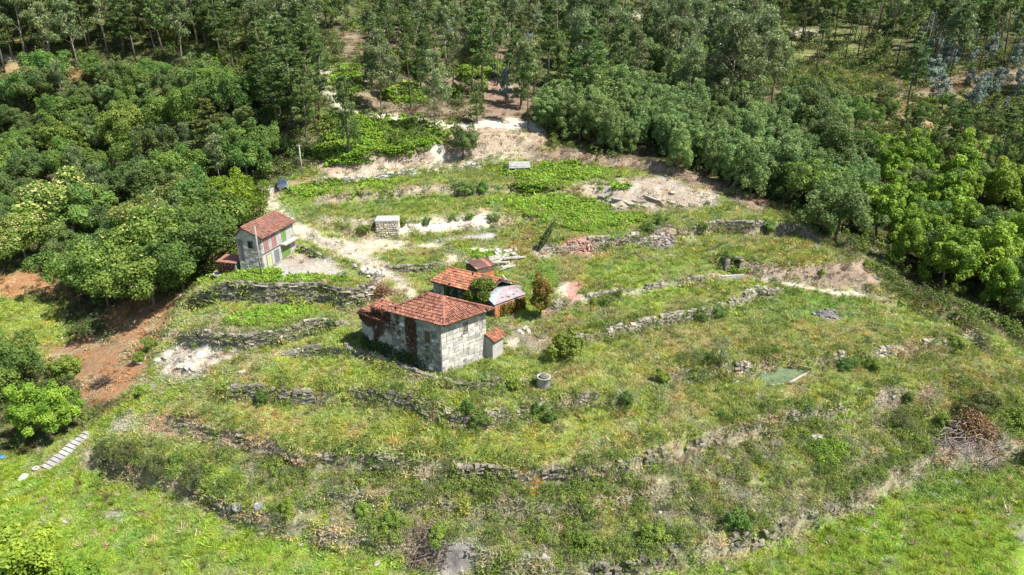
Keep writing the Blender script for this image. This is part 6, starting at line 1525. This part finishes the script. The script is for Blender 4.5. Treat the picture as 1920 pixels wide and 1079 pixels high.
rock_thing('stone_pile', 'tumbled stones where the tall yard wall has collapsed', 'stone pile', [(rg.uniform(645, 715), 0, rg.uniform(.3, .65), rg.uniform(0, .4)) for k in range(1)] and [(x_, 576 - (x_ - 648) * .62 + rg.uniform(-16, 12), rg.uniform(.25, .6), rg.uniform(-.1, .25)) for x_ in rg.uniform(648, 716, 70)], fieldstone, 'stone', seed=3)
rock_thing('stone_pile', 'white stones behind the pile of granite posts', 'stone pile', [(rg.uniform(925, 970), rg.uniform(468, 490), rg.uniform(.22, .5), rg.uniform(0, .2)) for k in range(30)], whitestone, 'stone', seed=4)
rock_thing('stone_pile', 'few pale blocks lying in front of the rusty fruit tree', 'stone pile', [(974, 622, .42), (983, 618, .38), (990, 622, .34), (979, 627, .4), (986, 614, .3), (1003, 619, .22)], whitestone, 'stone', seed=5)
rock_thing('rubble_heap', 'heap of pink brick rubble below the ferns', 'rubble heap', [(1084 + rg.normal() * 15, 465 + rg.normal() * 7, rg.uniform(.08, .26), rg.uniform(0, .35)) for k in range(120)], mat('pink_rubble', (.42, .24, .19), (.30, .165, .13), 3, .95, .3, tint=.3), 'rubble', joined=True, seed=6)
rock_thing('rubble_heap', 'heap of grey broken stone beside the upper wall', 'rubble heap', [(1240 + rg.normal() * 14, 450 + rg.normal() * 8, rg.uniform(.08, .28), rg.uniform(0, .3)) for k in range(150)], mat('grey_rubble', (.27, .245, .23), (.17, .15, .14), 3, .95, .3, tint=.35), 'rubble', joined=True, seed=7)
rock_thing('rubble_heap', 'low heap of dark rubble in the middle of the far field', 'rubble heap', [(1550 + rg.normal() * 11, 590 + rg.normal() * 3.5, rg.uniform(.15, .35), rg.uniform(0, .2)) for k in range(80)], mat('dark_rubble', (.20, .18, .17), (.11, .10, .095), 3, .95, .3, tint=.4), 'rubble', joined=True, seed=8)
rock_thing('stone_pile', 'ruined stone heap at the bend of the field wall', 'stone pile', [(1430 + rg.normal() * 13, 546 + rg.normal() * 4, rg.uniform(.2, .5), rg.uniform(0, .3)) for k in range(40)], fieldstone, 'stone', seed=9)
rock_thing('boulder', 'white boulder on the scrub bank above the bright grass patch', 'boulder', [(1530, 822, .75), (1522, 826, .35), (1540, 816, .3)], whitestone, 'rock', seed=10)
rock_thing('boulder', 'pair of pale boulders at the foot of the lowest bank', 'boulder', [(436, 954, .5), (446, 951, .6), (430, 958, .3)], granite_dark, 'rock', seed=11)
rock_thing('boulder', 'upright pale boulder beside the pair at the foot of the bank', 'boulder', [(485, 951, .5), (482, 960, .25)], granite_dark, 'rock', .95, seed=12)
rock_thing('boulder', 'white rock at the end of the stone steps', 'boulder', [(44, 896, .5), (38, 900, .3)], whitestone, 'rock', seed=13)
rock_thing('boulder', 'bleached boulder among weeds above the steps', 'boulder', [(240, 790, .5), (228, 800, .35), (252, 780, .3)], fieldstone, 'rock', seed=14)
rock_thing('boulder', 'pale stones beside the terrace corner near the well', 'boulder', [(978, 760, .3), (1042, 766, .35), (1003, 790, .28), (840, 770, .5), (876, 782, .4)], fieldstone, 'rock', seed=15)
rock_thing('boulder', 'white stones on the pond bank', 'boulder', [(1320, 708, .28), (1329, 709, .22), (1435, 690, .28), (1382, 716, .3)], whitestone, 'rock', seed=16)
rock_thing('boulder', 'pale stones on the old field bank', 'boulder', [(1480, 605, .001), (1640, 660, .6), (1650, 668, .5), (1632, 672, .4)], outcrop, 'rock', seed=17)
# slanting slabs of the rock face
rq = P(1190, 372); t = thing('rock_outcrop', 'bare rock outcrop of slanting slabs below the acacias', 'rock outcrop', rq); rg = np.random.default_rng(18)
for px, py, L_, W_, ti in [(1158, 375, 3.0, .8, .5), (1180, 382, 3.8, .9, .6), (1200, 378, 3.2, .7, .55), (1222, 372, 3.6, 1.0, .5), (1238, 378, 2.6, .9, .6), (1150, 388, 1.8, .8, .3), (1165, 392, 1.5, .9, .2), (1258, 380, 2.2, .8, .5), (1280, 386, 1.8, .7, .4), (1210, 388, 2.2, .6, .5), (1246, 352, 1.9, .6, .6), (1130, 370, 1.6, .7, .5), (1300, 388, 1.3, .8, .3), (1262, 362, 1.6, .6, .5)]:
    q = P(px, py) - rq; mb = MB(); mb.rock((0, 0, 0), 1.0, rg, rg.random(), 1.0)
    o = obj('slab', ico_boulder(1.0, 1.0, int(px), outcrop, 2), t, loc=(q.x, q.y, q.z + .0), rot=(-.5 + rg.normal() * .12, .15 + rg.normal() * .12, -.35 + rg.normal() * .35), scale=(L_ * .45, W_ * .6, .16 + .14 * rg.random()))
# smooth pale outcrop left of the walls
rq = P(345, 680); t = thing('rock_outcrop', 'crumbled pale rock outcrop left of the lower retaining wall', 'rock outcrop', rq)
for k in range(26):
    px, py = 362 + rg.normal() * 34, 678 + rg.normal() * 13; r_ = rg.uniform(.25, .85); q = P(px, py) - rq
    obj('rock', ico_boulder(r_, .42, 500 + k, outcrop, 2), t, loc=(q.x, q.y, q.z - r_ * .06), rot=(rg.normal() * .2, rg.normal() * .2, rg.uniform(0, 6)))
# granite posts
q0 = P(950, 492); t = thing('post_pile', 'pile of long white granite posts behind the metal sheds', 'post pile', q0)
for k in range(13):
    q = P(938 + rg.normal() * 11, 493 + rg.normal() * 4.5) - q0; a = .55 + rg.normal() * .22; L_ = rg.uniform(1.0, 2.0); c = Vector((q.x, q.y, q.z + .15 + .12 * (k % 4))); e = Vector((math.cos(a) * L_, math.sin(a) * L_, rg.normal() * .1)); s_ = Vector((-math.sin(a), math.cos(a), 0)) * .11
    mb = MB(); mb.hexa([c - e - s_, c + e - s_, c + e + s_, c - e + s_], [v + up * .2 for v in (c - e - s_, c + e - s_, c + e + s_, c - e + s_)]); obj('stone_post', mb.mesh('stone_post', whitestone), t)
# stone cistern opening
q = P(1375, 508); t = thing('stone_cistern', 'small ruined stone cistern with a dark opening in the bank', 'cistern', (q.x, q.y, q.z - .2), .1)
mb = MB(); mb.box(-1.3, -.7, -.2, .9, 0, 1.9).box(.7, 1.3, -.2, .9, 0, 1.8); obj('pier', mb.mesh('pier', darkwallstone), t)
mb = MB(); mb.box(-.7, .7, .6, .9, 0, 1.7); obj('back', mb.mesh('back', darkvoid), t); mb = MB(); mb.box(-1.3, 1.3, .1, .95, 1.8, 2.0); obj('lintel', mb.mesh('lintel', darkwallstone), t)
mb = MB(); mb.box(-2.6, .6, -2.4, -2.1, 0, .5); obj('trough_edge', mb.mesh('trough_edge', greystone), t)
for x_ in (-1.3, .7): stone_face(t, Vector((x_, -.2, 0)), Vector((1, 0, 0)), .6, 1.8, darkwallstone, 64 + int(x_ * 10), (.22, .34), (.28, .5), joined=True)
# heaps of branches
def branch_heap(px, py, label, rx, ry, h, n, seed, m, leafm=None, nl=0, loff=(0, 0)):
    q = P(px, py); t = thing('branch_heap', label, 'branch heap', q); rg = np.random.default_rng(seed); mb = MB()
    for k in range(n):
        a = rg.uniform(0, 6.28); r_ = math.sqrt(rg.random()); x_, y_ = r_ * math.cos(a) * rx, r_ * math.sin(a) * ry; hz = float(H(q.x + x_, q.y + y_)) - q.z + h * (1 - r_ * r_) * rg.random() + .1
        d = Vector((rg.normal(), rg.normal(), rg.normal() * .35)).normalized() * rg.uniform(.4, 1.3); p = Vector((x_, y_, hz)); rr = rg.uniform(.012, .045)
        mb.tube([p - d, p + Vector((0, 0, rg.uniform(-.1, .15))), p + d], [rr, rr * .8, rr * .3], 4, rg.random(), False)
    obj('branches', mb.mesh('branches', m), t)
    if leafm:
        Pt = np.stack([rg.normal(size=nl) * rx * .32 + loff[0], rg.normal(size=nl) * ry * .32 + loff[1], np.zeros(nl)], 1); Pt[:, 2] = H(q.x + Pt[:, 0], q.y + Pt[:, 1]) - q.z + h * rg.uniform(.2, 1.25, nl) * np.exp(-((Pt[:, 0] - loff[0]) / rx) ** 2 * 2)
        V, Q = leaves(Pt, rg.normal(size=(nl, 3)) + np.array([0, 0, .5]), .28 * rg.uniform(.6, 1.4, nl), .13, rg); obj('dead_leaves', np_mesh('dead_leaves', V, Q, None, leafm, rg.uniform(0, .8, nl)), t)
twig = mat('burnt_twigs', (.17, .13, .10), (.09, .07, .055), 4, .95, .2, tint=.5)
branch_heap(803, 1032, 'heap of brown branches beside the grey ash patch', 2.1, 1.6, 1.0, 260, 301, twig)
branch_heap(1820, 828, 'large heap of dead branches with withered brown leaves at the meadow edge', 3.6, 2.2, 1.9, 420, 302, dead_wood, LM_['deadleaf'], 3600, (.7, .9))
branch_heap(190, 722, 'dark uprooted stump on the brown earth slope', 1.3, .7, .7, 110, 303, bark_dark)
branch_heap(712, 556, 'withered brown thicket beside the collapsed wall', 1.8, 1.2, 1.0, 90, 304, twig, LM_['deadleaf'], 2600, (0, 0))
# white plank, trough, basin
q = P(700, 1016); t = thing('white_board', 'white board lying in the lower meadow', 'board', (q.x, q.y, q.z + .12), -.12)
mb = MB(); mb.box(-1.0, .1, -.12, .12, 0, .06).box(.0, .95, -.17, .13, .07, .12); obj('board', mb.mesh('board', whitestone), t)
q = P(714, 379); t = thing('white_trough', 'white trough below the small pointed bush', 'trough', (q.x, q.y, q.z))
mb = MB(); mb.box(-.75, .75, -.35, -.27, .35, .62).box(-.75, .75, .27, .35, .35, .62).box(-.75, -.67, -.27, .27, .35, .62).box(.67, .75, -.27, .27, .35, .62).box(-.67, .67, -.27, .27, .35, .4); obj('basin', mb.mesh('basin', render_w), t); mb = MB(); mb.box(-.45, .45, -.22, .22, -.1, .35); obj('foot', mb.mesh('foot', render_w), t)
q = P(410, 523); t = thing('white_basin', 'round white basin among the ferns above the tall yard wall', 'basin', (q.x, q.y, q.z + .35))
mb = MB(); mb.lathe([(.45, 0), (.62, .1), (.68, .42), (.62, .45), (.5, .42), (.44, .2), (.001, .15)], 24); obj('bowl', mb.mesh('bowl', render_w, True), t)
q = P(24, 893); t = thing('white_ring', 'white tyre ring lying by the foot of the stone steps', 'ring', (P(68, 881).x, P(68, 881).y, P(68, 881).z + .15)); mb = MB(); mb.lathe([(.14, .1), (.3, .16), (.38, .05), (.3, -.08), (.14, -.02), (.14, .1)], 18); obj('ring', mb.mesh('ring', whitestone, True), t)
q = P(4, 860); t = thing('blue_sack', 'small blue plastic sack in the weeds', 'sack', q); mb = MB(); mb.rock((0, 0, .2), .3, rg, .5, .8); mb.rock((.22, .1, .12), .18, rg, .5, .7); obj('sack', mb.mesh('sack', mat('blue_plastic', (.04, .20, .45), (.03, .15, .36), 3, .4, .1)), t)
# leaning dark conifer
q = P(1008, 472); t = thing('cypress_tree', 'dark slender cypress leaning over the stony bank', 'tree', q); t.rotation_euler = (-.15, .50, 0)
rg = np.random.default_rng(311); n = 2200; zz = rg.random(n) ** .8 * 4.6; rr = .48 * np.sin(np.pi * np.clip(zz / 4.9 + .06, 0, 1)) ** .7; a = rg.uniform(0, 6.28, n)
Pt = np.stack([np.cos(a) * rr * rg.uniform(.4, 1.05, n), np.sin(a) * rr * rg.uniform(.4, 1.05, n), zz + .2], 1); V, Q = leaves(Pt, np.stack([np.cos(a), np.sin(a), .3 + 0 * a], 1) + rg.normal(size=(n, 3)) * .5, .3, .12, rg, np.array([0, 0, 1.0]) + rg.normal(size=(n, 3)) * .3)
obj('crown', np_mesh('crown', V, Q, None, LM_['dark'], rg.uniform(0, .6, n)), t); mb = MB(); mb.tube([(0, 0, -.4), (0, 0, 4.4)], [.1, .02], 6); obj('trunk', mb.mesh('trunk', bark_dark), t)

# ---------------------------------------------------------------- poles, posts, car
def pole(px, py, h, r, label, arm=False, lean=(0, 0), m=None):
    q = P(px, py); t = thing('utility_pole' if h > 3 else 'fence_post', label, 'pole' if h > 3 else 'post', (q.x, q.y, q.z)); mb = MB(); mb.tube([(0, 0, -.4), (lean[0], lean[1], h)], [r, r * .75], 8); obj('shaft', mb.mesh('shaft', m or greyboard, True), t)
    if arm: mb = MB(); mb.tube([(lean[0] - .5, lean[1], h - .25), (lean[0] + .5, lean[1], h - .2)], .05, 6); obj('crossarm', mb.mesh('crossarm', m or greyboard), t)
    if h > 3:
        for k in (-1, 1): mb = MB(); mb.lathe([(.02, 0), (.05, .03), (.05, .1), (.02, .14)], 8, c=(lean[0] + (.4 * k if arm else .09 * k), lean[1], h - (.15 if arm else .5))); obj('insulator', mb.mesh('insulator', render_w), t)
    return t
pole(490.5, 520, 6.9, .13, 'grey wooden pole at the corner of the small house', m=greyboard, lean=(.1, 0))
pole(567, 326, 5.2, .12, 'concrete pole with crossarm at the wood edge behind the car', True, m=concrete)
pole(527, 371, 1.7, .07, 'grey post beside the sandy track in front of the car', m=greyboard); pole(541.5, 361, 1.9, .07, 'pale post at the corner of the fern strip near the car', m=concrete)
for i, (px, py, lb) in enumerate([(653, 347, 'thin fence post above the ferns near the sandy ledge'), (825, 318, 'thin fence post on the ledge under the dark tree'), (905, 312, 'thin fence post on the ledge near the concrete tank'), (595, 352, 'short pale fence post at the start of the ledge')]): pole(px, py, 1.5, .06, lb, m=concrete)

q = P(531, 352.5); car = thing('parked_car', 'dark blue grey hatchback parked at the end of the sandy track under the trees', 'car', (q.x, q.y, q.z + .02), .24)
carp = mat('car_paint', (.085, .11, .15), (.08, .105, .145), 2, .25, 0, spec=.6, metal=.3); rubber = mat('tyre_rubber', (.02, .02, .02), (.03, .03, .03), 5, .9, .1); chrome = mat('lamp_glass', (.55, .58, .6), (.5, .53, .56), 3, .15, 0, spec=.7); black = mat('black_plastic', (.025, .025, .028), (.02, .02, .02), 3, .6, 0)
def loft(mb, secs):     # secs: (y, half width, z0, z1, top half width)
    V = []
    for y, w_, z0, z1, wt in secs: V += [(-w_ * .94, y, z0), (w_ * .94, y, z0), (w_, y, z0 + (z1 - z0) * .45), (w_ * .97, y, z0 + (z1 - z0) * .8), (wt, y, z1), (-wt, y, z1), (-w_ * .97, y, z0 + (z1 - z0) * .8), (-w_, y, z0 + (z1 - z0) * .45)]
    Q = []; n = len(secs)
    for i in range(n - 1):
        for k in range(8): k2 = (k + 1) % 8; Q.append((i * 8 + k, i * 8 + k2, i * 8 + 8 + k2, i * 8 + 8 + k))
    T = [(0, k + 1, k) for k in range(1, 7)] + [((n - 1) * 8, (n - 1) * 8 + k, (n - 1) * 8 + k + 1) for k in range(1, 7)]
    mb.add(V, Q, T)
mb = MB(); loft(mb, [(-2.0, .66, .32, .62, .55), (-1.9, .80, .22, .74, .66), (-1.3, .86, .20, .86, .74), (-.75, .87, .20, .97, .78), (.6, .87, .20, .98, .78), (1.5, .86, .22, .98, .76), (1.95, .80, .28, .92, .68), (2.02, .68, .36, .8, .6)]); body = obj('body', mb.mesh('body', carp, True), car)
mb = MB(); loft(mb, [(-.62, .74, .95, 1.02, .70), (-.05, .74, .95, 1.42, .56), (.5, .74, .95, 1.48, .57), (1.3, .74, .95, 1.44, .55), (1.8, .72, .95, 1.05, .64)]); obj('cabin', mb.mesh('cabin', carp, True), car)
mb = MB(); mb.quadslab([(-.68, -.68, 1.03), (.68, -.68, 1.03), (.54, -.12, 1.42), (-.54, -.12, 1.42)], .02); obj('windscreen', mb.mesh('windscreen', glassm), car)
mb = MB(); mb.quadslab([(.60, 1.88, 1.05), (-.60, 1.88, 1.05), (-.5, 1.42, 1.42), (.5, 1.42, 1.42)], .02); obj('rear_window', mb.mesh('rear_window', glassm), car)
for s_ in (-1, 1):
    mb = MB(); mb.hexa([(s_ * .73, -.35, 1.03), (s_ * .76, -.35, 1.03), (s_ * .76, 1.45, 1.03), (s_ * .73, 1.45, 1.03)], [(s_ * .58, -.02, 1.38), (s_ * .62, -.02, 1.38), (s_ * .62, 1.25, 1.38), (s_ * .58, 1.25, 1.38)]); obj('side_window', mb.mesh('side_window', glassm), car)
    mb = MB(); mb.hexa([(s_ * .50, -2.0, .56), (s_ * .76, -1.9, .56), (s_ * .78, -1.7, .58), (s_ * .52, -1.8, .58)][::s_], [(s_ * .50, -1.96, .70), (s_ * .74, -1.86, .72), (s_ * .76, -1.66, .76), (s_ * .52, -1.76, .74)][::s_]); obj('headlight', mb.mesh('headlight', chrome), car)
    mb = MB(); mb.box(s_ * .88 - .08, s_ * .88 + .08, -.55, -.42, .98, 1.1); obj('mirror', mb.mesh('mirror', carp), car)
    for y_ in (-1.25, 1.3):
        mb = MB(); V = []
        for xx, r_ in ((.74, .2), (.74, .31), (.88, .31), (.89, .2)):
            for k in range(16): V.append((s_ * xx, y_ + r_ * math.cos(k * math.pi / 8), .31 + r_ * math.sin(k * math.pi / 8)))
        mb.add(V, [(i * 16 + k, i * 16 + (k + 1) % 16, i * 16 + 16 + (k + 1) % 16, i * 16 + 16 + k) for i in range(3) for k in range(16)]); wh = obj('wheel', mb.mesh('wheel', rubber), car)
        mb = MB(); V = [(s_ * .875, y_, .31)] + [(s_ * .88, y_ + .2 * math.cos(k * math.pi / 8), .31 + .2 * math.sin(k * math.pi / 8)) for k in range(16)]; mb.add(V, (), [(0, 1 + k, 1 + (k + 1) % 16) for k in range(16)]); obj('rim', mb.mesh('rim', steel), wh)
mb = MB(); mb.box(-.45, .45, -2.03, -1.97, .40, .52); obj('grille', mb.mesh('grille', black), car); mb = MB(); mb.box(-.26, .26, -2.06, -2.035, .42, .52); obj('number_plate', mb.mesh('number_plate', render_w), car); mb = MB(); mb.box(-.78, .78, -1.99, -1.9, .2, .32); obj('bumper', mb.mesh('bumper', black), car)

# loose stones on banks and bare ground (one scatter)
rg = np.random.default_rng(401); pos = []; sc_ = []; col_ = []
for n, a, b_ in [(9000, 40, 80), (14000, 80, 150)]:
    x, y, z, qx, qy = sample(n, a, b_); p_ = (.22 * _lookup(RG_, x, y) + .10 * _lookup(SCR, x, y) + .10 * (1 - _lookup(VEG, x, y))) * (1 - _lookup(FL, x, y)); k = rg.random(len(x)) < p_; x, y, z = x[k], y[k], z[k]
    pos.append(np.stack([x, y, z], 1)); sc_.append(rg.uniform(.08, .16, len(x)) * rg.choice([1, 1, 1.6, 2.4], len(x))); col_.append(np.array([.40, .365, .31]) * rg.normal(1, .18, (len(x), 1)))
pos = np.concatenate(pos); cover('loose_stones', 'small loose stones strewn over the banks and bare earth', [np_mesh('loose_stone', r_[0] * np.array([1, .8, .6]), None, r_[1], tm, np.full(len(r_[1]), .45)) for r_ in ROCKS[:4]], pos, np.clip(np.concatenate(col_), .05, .7), np.concatenate(sc_), rg.integers(0, 4, len(pos)), 7)

# ---------------------------------------------------------------- labels: alike things told apart by row and place
ORD = 'first second third fourth fifth sixth seventh eighth ninth tenth eleventh twelfth thirteenth fourteenth fifteenth sixteenth seventeenth eighteenth nineteenth twentieth'.split()
ROWS = {1: [''], 2: ['front row', 'back row'], 3: ['front row', 'middle row', 'back row'], 4: ['front row', 'second row', 'third row', 'back row'], 5: ['front row', 'second row', 'third row', 'fourth row', 'back row']}
byl = {}
for o in list(COL.objects):
    if o.parent is None and o.get('label') and o.get('group'): byl.setdefault((o['group'], o['label']), []).append(o)
for (g_, lab), os_ in byl.items():
    if len(os_) < 2: continue
    inf = []
    for o in os_:
        x_, y_, _ = to_px(o.location.x, o.location.y, o.location.z); inf.append((float(y_), float(x_), o))
    inf.sort(key=lambda a: -a[0]); nr = min(5, max(1, math.ceil(len(inf) / 14))); per = math.ceil(len(inf) / nr)
    for r in range(nr):
        row = sorted(inf[r * per:(r + 1) * per], key=lambda a: a[1])
        for k, (_, _, o) in enumerate(row):
            pre = 'leftmost' if k == 0 else 'rightmost' if k == len(row) - 1 else ORD[k] + ' from left'
            o['label'] = ' '.join((pre + (', ' + ROWS[nr][r] if ROWS[nr][r] else '') + ': ' + lab).split()[:16])
